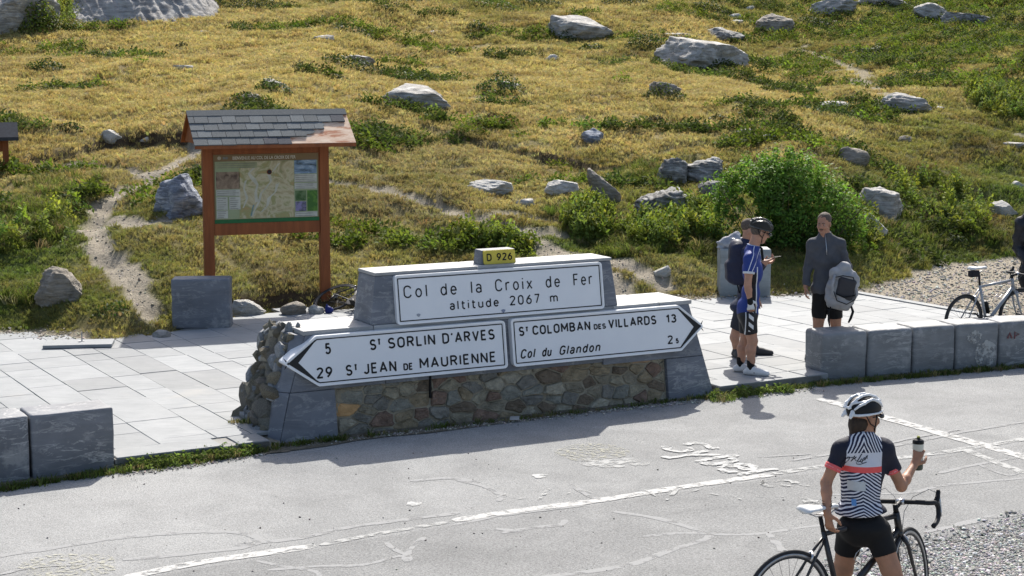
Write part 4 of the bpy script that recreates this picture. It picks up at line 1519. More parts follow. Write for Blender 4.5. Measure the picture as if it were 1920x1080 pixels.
printed('photo_print', .77, .875, .30, .45, pm('meadow_photo_print', [(.4, (0.03, 0.08, 0.02)), (.6, (0.10, 0.16, 0.07))], 14), 2)
printed('photo_print', .77, .875, .145, .29, pm('violet_flower_photo_print', [(.4, (0.05, 0.06, 0.06)), (.6, (0.2, 0.18, 0.32))], 14), 2)
printed('photo_print', .885, .985, .145, .45, pm('yellow_flower_photo_print', [(.45, (0.04, 0.12, 0.02)), (.62, (0.10, 0.22, 0.03)), (.7, (0.5, 0.45, 0.05))], 12), 2)
M_TXT = simple('cream_text_box', (0.50, 0.50, 0.44), bump=0)
M_LN = simple('grey_small_print', (0.20, 0.20, 0.18), bump=0)
tb = [(.02, .245, .40, .49), (.02, .125, .20, .385), (.14, .245, .20, .385), (.02, .125, .02 + .055, .19), (.765, .98, .575, .69), (.765, .98, .475, .56), (.765, .98, .065, .135), (.02, .41, .80, .885)]
for k, (x0, x1, z0, z1) in enumerate(tb):
    printed('text_box', x0, x1, z0, z1, M_TXT if k < 7 else simple('green_text_box', (0.33, 0.35, 0.2), bump=0), 3)
    n = max(2, int((z1 - z0) / .028))
    mb = MB()
    for j in range(n):
        zz = z1 - (j + .7) * (z1 - z0) / n
        X0, X1 = xm0 + (xm1 - xm0) * (x0 + .008), xm0 + (xm1 - xm0) * (x1 - .008 - .04 * random.Random(j + k).random())
        Zc = zm0 + (zm1 - zm0) * zz
        mb.add([(X0, -.0565, Zc), (X1, -.0565, Zc), (X1, -.0565, Zc + .006), (X0, -.0565, Zc + .006)], [(0, 1, 2, 3)])
    mb.build('small_print', M_LN, board, kind=None)
# winding pale valleys on the map
M_RIV = simple('map_pale_ridges', (0.50, 0.49, 0.40), bump=0)
M_RIV2 = simple('map_blue_water', (0.16, 0.26, 0.27), bump=0)
def mapline(pts, w, mat, name='map_ridge'):
    v = []
    for i, (a, b) in enumerate(pts):
        ww = w * (0.6 + .8 * random.Random(i).random())
        X = xm0 + (xm1 - xm0) * a
        Z = zm0 + (zm1 - zm0) * b
        v += [(X - ww, -.0535, Z - ww * .3), (X + ww, -.0535, Z + ww * .3)]
    mk(name, v, [(2 * i, 2 * i + 1, 2 * i + 3, 2 * i + 2) for i in range(len(pts) - 1)], mat, board)
mapline([(.62, .86), (.57, .76), (.52, .70), (.54, .60), (.50, .52), (.44, .42), (.42, .30), (.37, .16), (.35, .08)], .016, M_RIV)
mapline([(.38, .80), (.33, .72), (.37, .64), (.41, .55), (.39, .44), (.40, .3)], .022, M_RIV)
mapline([(.60, .56), (.58, .44), (.52, .36), (.50, .24), (.44, .15)], .020, M_RIV)
mapline([(.30, .62), (.28, .50), (.31, .36), (.27, .22)], .013, M_RIV)
mapline([(.37, .26), (.355, .18), (.345, .10)], .010, M_RIV2, 'map_water')
cx_, cz_ = xm0 + (xm1 - xm0) * .525, zm0 + (zm1 - zm0) * .735
for q, (r_, m_) in enumerate(((.036, simple('map_marker_red', (0.25, 0.05, 0.02), bump=0)), (.028, M_BLK))):
    mk('map_marker', [(cx_ + r_ * math.cos(a), -.056 - q * .002, cz_ + r_ * math.sin(a)) for a in np.linspace(0, 6.283, 17)[:-1]], [tuple(range(16))], m_, board)
V, Fc = text_outline('BIENVENUE AU COL DE LA CROIX DE FER', 0.02)
mn, mxx = V[:, 0].min(), V[:, 0].max()
X0, X1 = xm0 + (xm1 - xm0) * .18, xm0 + (xm1 - xm0) * .78
mk('map_title', [(X0 + (p[0] - mn) / (mxx - mn) * (X1 - X0), -.051, zm0 + (zm1 - zm0) * .925 + p[1] / _capref * .042) for p in V], Fc, simple('cream_title_letters', (0.62, 0.58, 0.48), bump=0), board)
for k, xx in enumerate((.055, .10, .125)):
    c = (xm0 + (xm1 - xm0) * xx, zm0 + (zm1 - zm0) * .95)
    r_ = (.026, .02, .02)[k]
    mk('map_emblem', [(c[0] + r_ * math.cos(a), -.051 - .0003 * k, c[1] + r_ * math.sin(a)) for a in np.linspace(0, 6.283, 13)[:-1]], [tuple(range(12))], simple('cream_emblem', (0.5, 0.44, 0.33), bump=0) if k == 0 else M_LN, board)
# roof corner of another board at the left frame edge
p = hit(-45, 302)
ob2 = tag(empty('small_board', tuple(p), math.radians(18)), 'second small timber board with dark gable roof cut by the left edge', 'information board')
k = p[1] / FOC
hh = (302 - 262) * k + .06
MB().box(.44, .54, -.05, .05, -.2, hh).build('post', M_WOOD, ob2, bevel=.006)
MB().box(-1.1, -.98, -.05, .05, -.2, hh).build('post', M_WOOD, ob2, bevel=.006)
MB().box(-.979, .439, -.03, .03, hh * .35, hh * .9).build('panel', M_WOOD, ob2)
M_DKR = simple('dark_felt_roof', (0.05, 0.055, 0.065), (0.035, 0.035, 0.04), 20, .9, .2)
for sd_ in (-1, 1):
    v = [(x, sd_ * y, z) for x in (-1.3, .70) for (y, z) in ((0, hh + .22), (.30, hh - .02), (.30, hh - .08), (0, hh + .16))]
    mk('roof_board', v, [(0, 1, 2, 3), (7, 6, 5, 4), (0, 4, 5, 1), (1, 5, 6, 2), (2, 6, 7, 3), (3, 7, 4, 0)], M_DKR, ob2)

# ------------------------------------------------------------------ foliage materials
def leaf_mat(name, attr='col', kind='GEOMETRY', trans=0.4, rough=0.6, spec=0.3):
    m = MT(name, rough, spec)
    a = m.nt.nodes.new('ShaderNodeAttribute')
    a.attribute_type = kind
    a.attribute_name = attr
    m.nt.links.new(a.outputs['Color'], m.b.inputs['Base Color'])
    t = m.nt.nodes.new('ShaderNodeBsdfTranslucent')
    hsv = m.mix(1.0, a.outputs['Color'], (1.10, 1.12, 0.86), 'MULTIPLY')
    m.nt.links.new(hsv, t.inputs['Color'])
    mx = m.nt.nodes.new('ShaderNodeMixShader')
    mx.inputs[0].default_value = trans
    m.nt.links.new(m.b.outputs[0], mx.inputs[1])
    m.nt.links.new(t.outputs[0], mx.inputs[2])
    m.nt.links.new(mx.outputs[0], m.out.inputs[0])
    return m.m
M_GRASS_I = leaf_mat('grass_blades', kind='INSTANCER', trans=0.42, rough=0.75, spec=0.15)
M_LEAF = leaf_mat('leaves', kind='GEOMETRY', trans=0.42, rough=0.6, spec=0.2)

def scatter(name, pts, scale, rot, col, tuft_v, tuft_f, label, mat=None):
    """ONE object: its mesh holds the clump and the places it stands; a node tree sets them out"""
    mat = mat or M_GRASS_I
    nt_, npnt = len(tuft_v), len(pts)
    me = bpy.data.meshes.new(name)
    me.from_pydata([tuple(v) for v in tuft_v] + [tuple(p) for p in pts], [], tuft_f)
    a = me.attributes.new('is_pt', 'BOOLEAN', 'POINT')
    a.data.foreach_set('value', np.array([0] * nt_ + [1] * npnt, bool))
    a = me.attributes.new('sc', 'FLOAT', 'POINT')
    a.data.foreach_set('value', np.concatenate([np.ones(nt_), scale]).astype(np.float32))
    a = me.attributes.new('ro', 'FLOAT_VECTOR', 'POINT')
    a.data.foreach_set('vector', np.concatenate([np.zeros((nt_, 3)), rot]).astype(np.float32).ravel())
    a = me.attributes.new('col', 'FLOAT_COLOR', 'POINT')
    c = np.concatenate([np.ones((nt_, 4)), np.concatenate([col, np.ones((npnt, 1))], 1)])
    a.data.foreach_set('color', c.astype(np.float32).ravel())
    me.materials.append(mat)
    me.update()
    o = bpy.data.objects.new(name, me)
    COL.objects.link(o)
    o['kind'] = 'stuff'
    o['label'] = label
    g = bpy.data.node_groups.new(name + '_nodes', 'GeometryNodeTree')
    g.interface.new_socket('Geometry', in_out='INPUT', socket_type='NodeSocketGeometry')
    g.interface.new_socket('Geometry', in_out='OUTPUT', socket_type='NodeSocketGeometry')
    N, L = g.nodes, g.links
    gi, go = N.new('NodeGroupInput'), N.new('NodeGroupOutput')
    sepg = N.new('GeometryNodeSeparateGeometry')
    sepg.domain = 'POINT'
    def na(nm, dt):
        q = N.new('GeometryNodeInputNamedAttribute')
        q.data_type = dt
        q.inputs['Name'].default_value = nm
        return next(x for x in q.outputs if x.enabled and x.name == 'Attribute')
    L.new(gi.outputs[0], sepg.inputs[0])
    L.new(na('is_pt', 'BOOLEAN'), sepg.inputs['Selection'])
    ip = N.new('GeometryNodeInstanceOnPoints')
    e2r = N.new('FunctionNodeEulerToRotation')
    L.new(na('ro', 'FLOAT_VECTOR'), e2r.inputs[0])
    L.new(sepg.outputs['Selection'], ip.inputs['Points'])
    L.new(sepg.outputs['Inverted'], ip.inputs['Instance'])
    L.new(e2r.outputs[0], ip.inputs['Rotation'])
    L.new(na('sc', 'FLOAT'), ip.inputs['Scale'])
    L.new(ip.outputs[0], go.inputs[0])
    md = o.modifiers.new('scatter', 'NODES')
    md.node_group = g
    return o

def tuft(nb, hgt, spread, w, lean, seed, segs=2):
    r = random.Random(seed)
    V, Fs = [], []
    for i in range(nb):
        a = r.uniform(0, 6.28)
        q = spread * math.sqrt(r.random())
        bx, by = q * math.cos(a), q * math.sin(a)
        h = hgt * r.uniform(.5, 1.1)
        la = a + r.uniform(-.9, .9)
        ln = lean * r.uniform(.3, 1.3) * h
        wa = r.uniform(0, 6.28)
        wx, wy = w / 2 * math.cos(wa), w / 2 * math.sin(wa)
        b = len(V)
        V += [(bx - wx, by - wy, -.01), (bx + wx, by + wy, -.01)]
        mx_, my_ = bx + ln * .35 * math.cos(la), by + ln * .35 * math.sin(la)
        V += [(mx_ + wx * .8, my_ + wy * .8, h * .6), (mx_ - wx * .8, my_ - wy * .8, h * .6)]
        V += [(bx + ln * math.cos(la), by + ln * math.sin(la), h * (1 - .25 * lean))]
        Fs += [(b, b + 1, b + 2, b + 3), (b + 3, b + 2, b + 4)]
    return V, Fs

RS = np.random.RandomState(42)
def field(n, s0, s1, y0, y1, power=1.0):
    """random spots, even per square metre near, thinner far"""
    u = RS.rand(n)
    Y = (y0 ** (2 - power) + u * (y1 ** (2 - power) - y0 ** (2 - power))) ** (1 / (2 - power))
    X = (s0 + (s1 - s0) * RS.rand(n)) * Y
    return X, Y

def lay(name, X, Y, keep, sc, colr, tv, tf, label, tilt=.25, sink=0.0):
    X, Y = X[keep], Y[keep]
    Z = height(X, Y) - sink
    n = len(X)
    rot = np.stack([RS.uniform(-tilt, tilt, n), RS.uniform(-tilt, tilt, n), RS.uniform(0, 6.28, n)], 1)
    return scatter(name, np.stack([X, Y, Z], 1), sc[keep], rot, colr[keep], tv, tf, label)

def jitter_col(c, amp=0.25):
    n = len(c)
    b = np.exp(RS.normal(0, amp, (n, 1)))
    h = RS.normal(0, 0.06, (n, 3))
    return np.clip(c * b * (1 + h), 0.004, 0.8)

X, Y = field(350000, -.45, .40, 20.5, 80, 1.15)
gc = ground_col(X, Y)
pmk = path_mask(X, Y)
t_ = Y - np.interp(X, _Y0x, _Y0y)
clump = fbm(X * 3.1, Y * 3.1 + 8, 3)
keep = (pmk < 0.10 + 0.25 * RS.rand(len(X))) & (t_ > 0.02) & (front_s(X, Y) > 1) & (clump > 0.26)
sc = (0.62 + 0.65 * clump) * (0.75 + 0.5 * RS.rand(len(X))) * np.clip(0.72 + (Y - 22) / 40, .72, 1.5)
cc = jitter_col(gc * (1.22 + 0.6 * (fbm(X * 1.3 + 30, Y * 2.2, 4)[:, None] - .5)), 0.15)
tv, tf = tuft(13, .085, .07, .011, .9, 1)
lay('meadow_grass', X, Y, keep, sc, cc, tv, tf, 'short dry alpine turf covering the hillside')
# longer, wind-combed straw tufts higher up
X, Y = field(26000, -.36, .36, 27, 80, 1.0)
gc = ground_col(X, Y)
nn = fbm(X * .8 + 50, Y * .8, 3)
keep = (path_mask(X, Y) < .2) & (nn > .56)
tv, tf = tuft(16, .13, .09, .011, 1.1, 2)
lay('straw_tufts', X, Y, keep, (.6 + RS.rand(len(X)) * .8), jitter_col(gc * np.array([1.1, 1.07, 1.0]), .16), tv, tf, 'taller straw coloured grass tufts among the turf')
# dark low heath (bilberry, juniper, alpenrose) over the right and top of the slope
def blade_clump(n, R, Hh, leaf, seed):
    r = random.Random(seed)
    V, Fs = [], []
    for i in range(n):
        a, q = r.uniform(0, 6.28), math.sqrt(r.random())
        z = Hh * (1 - q * q) * r.uniform(.35, 1.05) + .01
        x, y = R * q * math.cos(a), R * q * math.sin(a)
        nx, ny, nz = r.gauss(0, .6), r.gauss(0, .6), r.uniform(.2, 1)
        nrm = Vector((nx, ny, nz)).normalized()
        t1 = nrm.orthogonal().normalized()
        t1.rotate(Matrix.Rotation(r.uniform(0, 6.28), 3, nrm))
        t2 = nrm.cross(t1)
        s_ = leaf * r.uniform(.6, 1.3)
        c = Vector((x, y, z))
        b = len(V)
        V += [tuple(c - t1 * s_), tuple(c + t2 * s_ * .45), tuple(c + t1 * s_), tuple(c - t2 * s_ * .45)]
        Fs.append((b, b + 1, b + 2, b + 3))
    return V, Fs
X, Y = field(60000, -.37, .37, 26, 90, 1.0)
r_ = X / Y
dens = 0.62 * np.clip((r_ - .10) / .12, 0, 1) * np.clip((Y - 36) / 8, 0, 1) + .45 * np.clip((Y - 54) / 8, 0, 1) * np.clip((r_ + .12) / .1, 0, 1) + .12 * np.clip((Y - 33) / 6, 0, 1) * np.clip((r_ + .02) / .1, 0, 1)
hn = fbm(X * .42 + 20, Y * .75, 4)
keep = (hn > 0.66 - dens * .42) & (path_mask(X, Y) < .1)
keep &= ~((r_ > .03) & (r_ < .20) & (Y < 44) & (Y > 34) & (hn < .60))
hc = DKGREEN[None] * (1 + .9 * fbm(X * 2, Y * 2, 2)[:, None]) + (fbm(X * .6 + 5, Y * .6, 2)[:, None] > .52) * np.array([[.035, .045, .0]])
tv, tf = blade_clump(46, .17, .16, .034, 5)
lay('heath', X, Y, keep, .6 + 1.0 * RS.rand(len(X)), jitter_col(hc, .25), tv, tf, 'dark green low heath spreading over the upper right slope')

# tall rank herbs round the bush and at the left of the bank
def region(n, spots):
    xs, ys = [], []
    tot = sum(w for *_, w in spots)
    for (u, v_, ru, rv, w) in spots:
        k = int(n * w / tot)
        a = RS.rand(k) * 6.283
        q = np.sqrt(RS.rand(k))
        c = hit(u, v_, height)
        up, dn = hit(u, v_ - rv, height), hit(u, v_ + rv, height)
        rx = ru * c[1] / FOC
        ys.append(c[1] + np.where(np.sin(a) > 0, up[1] - c[1], c[1] - dn[1]) * np.sin(a) * q)
        xs.append(c[0] + rx * np.cos(a) * q)
    return np.concatenate(xs), np.concatenate(ys)
X, Y = region(3400, [(1120, 435, 60, 35, 1.2), (1190, 455, 75, 26, 1.2), (1290, 440, 60, 40, 1.3), (1100, 395, 40, 25, .5), (60, 420, 110, 60, 1.5), (110, 345, 80, 25, .3), (930, 462, 80, 13, .4), (1660, 445, 50, 30, .6), (1720, 420, 60, 30, .7), (1820, 430, 60, 30, .6), (60, 560, 60, 20, .35), (1200, 330, 60, 22, .5), (1060, 400, 40, 8, .12)])
gcol = GREEN[None] * np.array([[1.15, 1.05, 1.0]]) * (0.55 + .9 * fbm(X * 2, Y * 2, 2)[:, None])
gcol = np.where((RS.rand(len(X)) < .22)[:, None], THATCH[None] * .8, gcol)
keep = path_mask(X, Y + .25) < .1
keep &= (path_mask(X, Y + .5) < .3) & (path_mask(X, Y) < .1)
tv, tf = tuft(20, .30, .10, .018, .7, 4)
lay('tall_grass', X, Y, keep, .28 + .55 * RS.rand(len(X)) * np.clip(.6 + .6 * fbm(X, Y, 2), 0, 1.3), jitter_col(gcol, .28), tv, tf, 'lush tall grass and herbs at the foot of the bank')
X, Y = region(1600, [(1105, 430, 45, 35, 1.2), (1230, 450, 60, 25, 1), (1300, 430, 50, 30, 1), (1870, 190, 60, 18, .7), (1900, 205, 60, 22, .6), (60, 440, 90, 50, .15), (100, 35, 60, 25, .8), (1600, 420, 35, 40, 1.0), (1750, 380, 90, 50, .5), (940, 462, 70, 10, .2)])
keep = (path_mask(X, Y) < .1) & (path_mask(X, Y + .35) < .3)
yel = np.array([[.17, .20, .03]])
gcol = np.where((RS.rand(len(X)) < .5)[:, None], yel, GREEN[None] * 1.5)
tv, tf = blade_clump(60, .10, .34, .035, 6)
lay('leafy_herbs', X, Y, keep, .5 + .9 * RS.rand(len(X)), jitter_col(gcol, .25), tv, tf, 'bright leafy herbs standing in clumps on the bank')

# verge weeds along the kerb and under the blocks
def along(a, b, n, w):
    t = RS.rand(n)[:, None]
    q = np.array(a)[None] * (1 - t) + np.array(b)[None] * t
    return q + RS.normal(0, w, (n, 2))
P_ = np.concatenate([
    along(G(225, 885)[:2], G(505, 845)[:2], 330, .04), along(G(-10, 922)[:2], G(215, 886)[:2], 150, .03),
    along(G(330, 868)[:2], G(470, 848)[:2], 420, .06), along(G(500, 842)[:2], G(640, 826)[:2], 50, .02), along(G(640, 826)[:2], G(1330, 746)[:2], 110, .03),
    along(G(1338, 745)[:2], G(1545, 722)[:2], 200, .045), along(G(1545, 722)[:2], G(1935, 688)[:2], 260, .035), along(G(1340, 752)[:2], G(1420, 738)[:2], 80, .06),
    along(G(458, 796, .1)[:2], G(450, 790, .1)[:2], 14, .05)])
n = len(P_)
f_ = front_s(P_[:, 0], P_[:, 1])
Z = np.where(RS.rand(n) < 2, 0.004, 0)
Z[-14:] = .1
rot = np.stack([RS.uniform(-.3, .3, n), RS.uniform(-.3, .3, n), RS.uniform(0, 6.28, n)], 1)
tv, tf = tuft(14, .10, .06, .012, .9, 7)
gcol = np.where((RS.rand(n) < .75)[:, None], GREEN[None] * 1.0, THATCH[None] * .8)
scatter('verge_grass', np.stack([P_[:, 0], P_[:, 1], Z], 1), (.25 + .55 * RS.rand(n)), rot, jitter_col(gcol, .3), tv, tf, 'thin grass and weeds along the foot of blocks and kerb')
tv, tf = blade_clump(34, .07, .09, .018, 8)
Q_ = np.concatenate([along(G(335, 866)[:2], G(470, 850)[:2], 120, .05), along(G(1380, 742)[:2], G(1480, 734)[:2], 40, .04), along(G(1330, 750)[:2], G(1345, 745)[:2], 8, .02), along(G(240, 880)[:2], G(340, 868)[:2], 50, .05)])
n = len(Q_)
rot = np.stack([RS.uniform(-.3, .3, n), RS.uniform(-.3, .3, n), RS.uniform(0, 6.28, n)], 1)
scatter('verge_weeds', np.stack([Q_[:, 0], Q_[:, 1], np.full(n, .0)], 1), .5 + .8 * RS.rand(n), rot, jitter_col(np.tile(GREEN[None] * 1.3, (n, 1)), .3), tv, tf, 'small leafy weeds rooted in the gutter below the kerb')
# verge soil strip
def strip(name, pts, w0, w1, z, mat):
    v, f = [], []
    rr = random.Random(len(pts))
    P = []
    for (a, b) in zip(pts[:-1], pts[1:]):
        for t in np.linspace(0, 1, 14, endpoint=False):
            P.append(np.array(a) * (1 - t) + np.array(b) * t)
    P.append(np.array(pts[-1]))
    for i, q in enumerate(P):
        t = P[min(i + 1, len(P) - 1)] - P[max(i - 1, 0)]
        t /= np.hypot(*t)
        nn = np.array([-t[1], t[0]])
        v += [(*(q + nn * w0), z), (*(q - nn * w1 * rr.uniform(.5, 1.3)), z)]
    return mk(name, v, [(2 * i, 2 * i + 1, 2 * i + 3, 2 * i + 2) for i in range(len(P) - 1)], mat, kind='structure')
M_DIRT = simple('gritty_verge_soil', (0.17, 0.145, 0.11), (0.07, 0.065, 0.045), 16, 0.95, .6, 60, .02)
strip('verge', [tuple(FP - fd * 3.2), tuple(FP + fd * 1.6)], .05, .14, .0085, M_DIRT)
strip('verge', [tuple(FP + fd * 1.6 - fn * .0), tuple(WB[:2] + fd * .1)], .25, .10, .0075, M_DIRT)
strip('verge', [tuple(WB[:2]), tuple(RB - fn * .02), tuple(RB + rd * 6)], .10, .13, .0095, M_DIRT)

# gravel: lower right corner, under the wall, right behind the square
def stone_tuft(seed, r0=1.0):
    r = random.Random(seed)
    bm = bmesh.new()
    bmesh.ops.create_icosphere(bm, subdivisions=1, radius=r0)
    for v in bm.verts:
        v.co *= r.uniform(.7, 1.25)
        v.co.z *= .55
    V = [tuple(v.co) for v in bm.verts]
    Fs = [tuple(v.index for v in f.verts) for f in bm.faces]
    bm.free()
    return V, Fs
M_PEB = MT('pebble_stone', 0.85, 0.2)
_a = M_PEB.nt.nodes.new('ShaderNodeAttribute')
_a.attribute_type = 'INSTANCER'
_a.attribute_name = 'col'
M_PEB.color(_a.outputs['Color'])
M_PEB = M_PEB.m
def gravel(name, XY, Z, s0, s1, label, base=(0.33, 0.32, 0.30), seed=1, amp=.35):
    n = len(XY)
    rot = np.stack([RS.uniform(-.5, .5, n), RS.uniform(-.5, .5, n), RS.uniform(0, 6.28, n)], 1)
    tv, tf = stone_tuft(seed)
    sz = s0 * (s1 / s0) ** (RS.rand(n) ** 2.2)
    return scatter(name, np.concatenate([XY, Z[:, None]], 1), sz, rot, jitter_col(np.tile(np.array([base]), (n, 1)), amp), tv, tf, label, M_PEB)
gA, gB, gC, gD = G(1700, 1005)[:2], G(1960, 965)[:2], G(1960, 1110)[:2], G(1540, 1110)[:2]
mk('gravel_shoulder', [(p[0], p[1], .0085) for p in [G(1540, 1120), G(1660, 1062), G(1740, 1030), G(1830, 1010), G(2000, 985), G(2000, 1500), G(1300, 1500)]], [tuple(range(7))], simple('pale_gravel_ground', (0.30, 0.295, 0.28), (0.17, 0.165, 0.155), 50, .95, .7, 70, .02), kind='structure')
k = 16000
uu, vv_ = RS.uniform(1540, 1990, k), RS.uniform(960, 1130, k)
lim = 1006 + (1830 - uu) * .25 + 22 * (fbm(uu * .02, vv_ * .05, 3) - .5) * 2
sel = vv_ > lim + RS.exponential(1, k) * 0 - RS.rand(k) ** 3 * 30
XY = np.array([G(a, b)[:2] for a, b in zip(uu[sel], vv_[sel])])
gravel('loose_gravel', XY, np.full(len(XY), .012), .006, .020, 'loose pale gravel at the lower right corner of the road')
XY = np.concatenate([along(G(560, 835)[:2], G(1320, 752)[:2], 1500, .045), along(G(230, 893)[:2], G(500, 852)[:2], 420, .05), along(G(1340, 752)[:2], G(1530, 730)[:2], 300, .06)])
gravel('gutter_grit', XY, np.full(len(XY), .008), .004, .015, 'grit and small chips swept along the foot of the wall', (.28, .26, .23), 2)
k = 5000
uu, vv_ = RS.uniform(1640, 1990, k), RS.uniform(478, 592, k)
XY = np.array([G(a, b, .09)[:2] for a, b in zip(uu, vv_)])
tt = XY[:, 1] - np.interp(XY[:, 0], _Y0x, _Y0y)
kk = (tt < .3) & (np.array([np.dot(q - KA, kn) for q in XY]) < -.02) & (XY[:, 0] > 4)
XY = XY[kk]
gravel('gravel_yard', XY, np.full(len(XY), .092), .008, .035, 'gravel yard behind the right hand bike', (.34, .32, .28), 3)
k = 2600
xs = RS.uniform(-.33, .26, k) * 23
ys = np.interp(xs, _Y0x, _Y0y) + RS.normal(-.02, .13, k)
kk = xs > -7.5
gravel('bank_debris', np.stack([xs, ys], 1)[kk], height(xs, ys)[kk] + .02, .006, .028, 'crumbled soil and stone chips along the foot of the bank', (.27, .24, .19), 4)
px, py = [], []
for P, w in PATHS[:7]:
    for (a, b) in zip(P[:-1], P[1:]):
        L_ = np.hypot(b[0] - a[0], b[1] - a[1])
        k = int(L_ * 130 * w * 2)
        q = along(a, b, k, w * .55)
        px.append(q[:, 0]); py.append(q[:, 1])
px, py = np.concatenate(px), np.concatenate(py)
gravel('path_stones', np.stack([px, py], 1), height(px, py) + .004, .006, .022, 'small stones scattered on the trodden paths', (.36, .32, .26), 5)
# litter on the asphalt: sparse dark crumbs
k = 260
uu, vv_ = RS.uniform(0, 1900, k), RS.uniform(760, 1080, k)
XY = np.array([G(a, b)[:2] for a, b in zip(uu, vv_)])
kk = front_s(XY[:, 0], XY[:, 1]) < -.1
gravel('road_crumbs', XY[kk], np.full(kk.sum(), .004), .003, .012, 'scattered dark crumbs and chips on the road', (.12, .11, .10), 6, .7)

# ------------------------------------------------------------------ rocks
def rock_mat(name, base, streak, k=0.5, rot=(.3, .5, .2), sc=3.0):
    m = MT(name, 0.85, 0.25)
    v1 = m.coord()
    v2 = m.coord((1, 1, 6), rot)
    n = m.noise(v1, sc, 6, .65)
    st = m.noise(v2, sc * 1.1, 7, .7, .7)
    c = m.ramp(n * .4 + st * .6, [(0.32, tuple(x * .45 for x in base)), (.46, base), (.60, streak)])
    lich = m.ramp(m.noise(v1, sc * 5, 4, .7), [(.62, 0.0), (.72, k)])
    c = m.mix(lich, c, (.40, .40, .36))
    m.color(c)
    m.bump(st * 1.0 + m.noise(v1, sc * 8, 5, .7) * .5, .8, .05)
    return m.m
M_R1 = rock_mat('grey_lichened_schist', (.275, .26, .235), (.50, .48, .445), .6)
M_R2 = rock_mat('pale_smooth_rock', (.40, .385, .35), (.56, .54, .50), .3)
M_R3 = rock_mat('blue_white_streaked_schist', (.16, .18, .22), (.46, .48, .52), .2, (.2, .9, .5), 3.4)
M_R4 = rock_mat('brown_grey_rock', (.21, .185, .15), (.36, .32, .27), .2)
M_R5 = rock_mat('dark_layered_schist', (.15, .145, .135), (.42, .41, .385), .4, (.1, .25, 0), 3.5)

def rock(u, v, w, h, mat, label, flat=0.8, seed=0, lean=0.0, blocky=0.0, rz=None, strata=0.6, sub=4, depth=None, top_tilt=(0, 0), floor=None):
    """u,v: foot of the rock in the photograph; w,h its size there"""
    p = hit(u, v, height) if floor is None else G(u, v, floor)
    if floor is not None: p = np.array([p[0], p[1], floor])
    k = math.hypot(p[1], CAMH - p[2]) / FOC
    if w > 55: sub = 5
    W, Hh = w * k * 1.05, h * k * 1.03
    D = (depth or 0.8) * W
    r = random.Random(seed)
    bm = bmesh.new()
    bmesh.ops.create_icosphere(bm, subdivisions=sub, radius=1)
    co = np.array([q.co for q in bm.verts])
    # pull towards a box for angular rocks
    if blocky:
        mx_ = np.abs(co).max(1, keepdims=True)
        co = co * (1 - blocky) + co / mx_ * blocky * .85
    # cut with random planes for facets
    for i in range(13):
        a, b = r.uniform(0, 6.28), r.uniform(-.2, 1)
        nrm = np.array([math.cos(a) * math.sqrt(1 - b * b), math.sin(a) * math.sqrt(1 - b * b), b])
        d = r.uniform(.50, .84)
        s_ = co @ nrm
        co = co - np.outer(np.maximum(s_ - d, 0), nrm) * .92
    if top_tilt != (0, 0):
        nrm = np.array([top_tilt[0], top_tilt[1], 1.0])
        nrm /= np.linalg.norm(nrm)
        s_ = co @ nrm
        co = co - np.outer(np.maximum(s_ - .42, 0), nrm) * .95
    nz = n3(co, 1.6, seed + 3) * .10 + n3(co, 4.0, seed + 5) * .07 + n3(co, 9, seed + 9) * .045 - np.clip(np.abs(n3(co * np.array([1, 1, 2.2]), 3.0, seed + 12)), 0, .22) * -.22
    lay_ = np.abs(((co[:, 2] * 1.0 + co[:, 0] * .5 + n3(co, 2, seed) * .25) * 4.5) % 1 - .5) - .25
    co = co * (1 + nz + lay_ * strata * .14)[:, None]
    co[:, 0] += co[:, 2] * lean
    mn, mx2 = co.min(0), co.max(0)
    co[:, 0] = (co[:, 0] - mn[0]) / (mx2[0] - mn[0]) - .5
    co[:, 1] = (co[:, 1] - mn[1]) / (mx2[1] - mn[1])
    co[:, 2] = (co[:, 2] - mn[2]) / (mx2[2] - mn[2])
    sink = .25
    co *= np.array([W, D, Hh / (1 - sink)])
    co[:, 2] -= Hh * sink / (1 - sink)
    for q, c in zip(bm.verts, co): q.co = c
    me = bpy.data.meshes.new('boulder')
    bm.to_mesh(me)
    bm.free()
    me.polygons.foreach_set('use_smooth', [True] * len(me.polygons))
    o = ob('boulder' if W > .45 else 'stone', me, mat)
    # follow the slope a little at its back
    o.location = (p[0], p[1] - D * .1, p[2])
    tag(o, label, 'boulder' if W > .45 else 'stone')
    return o
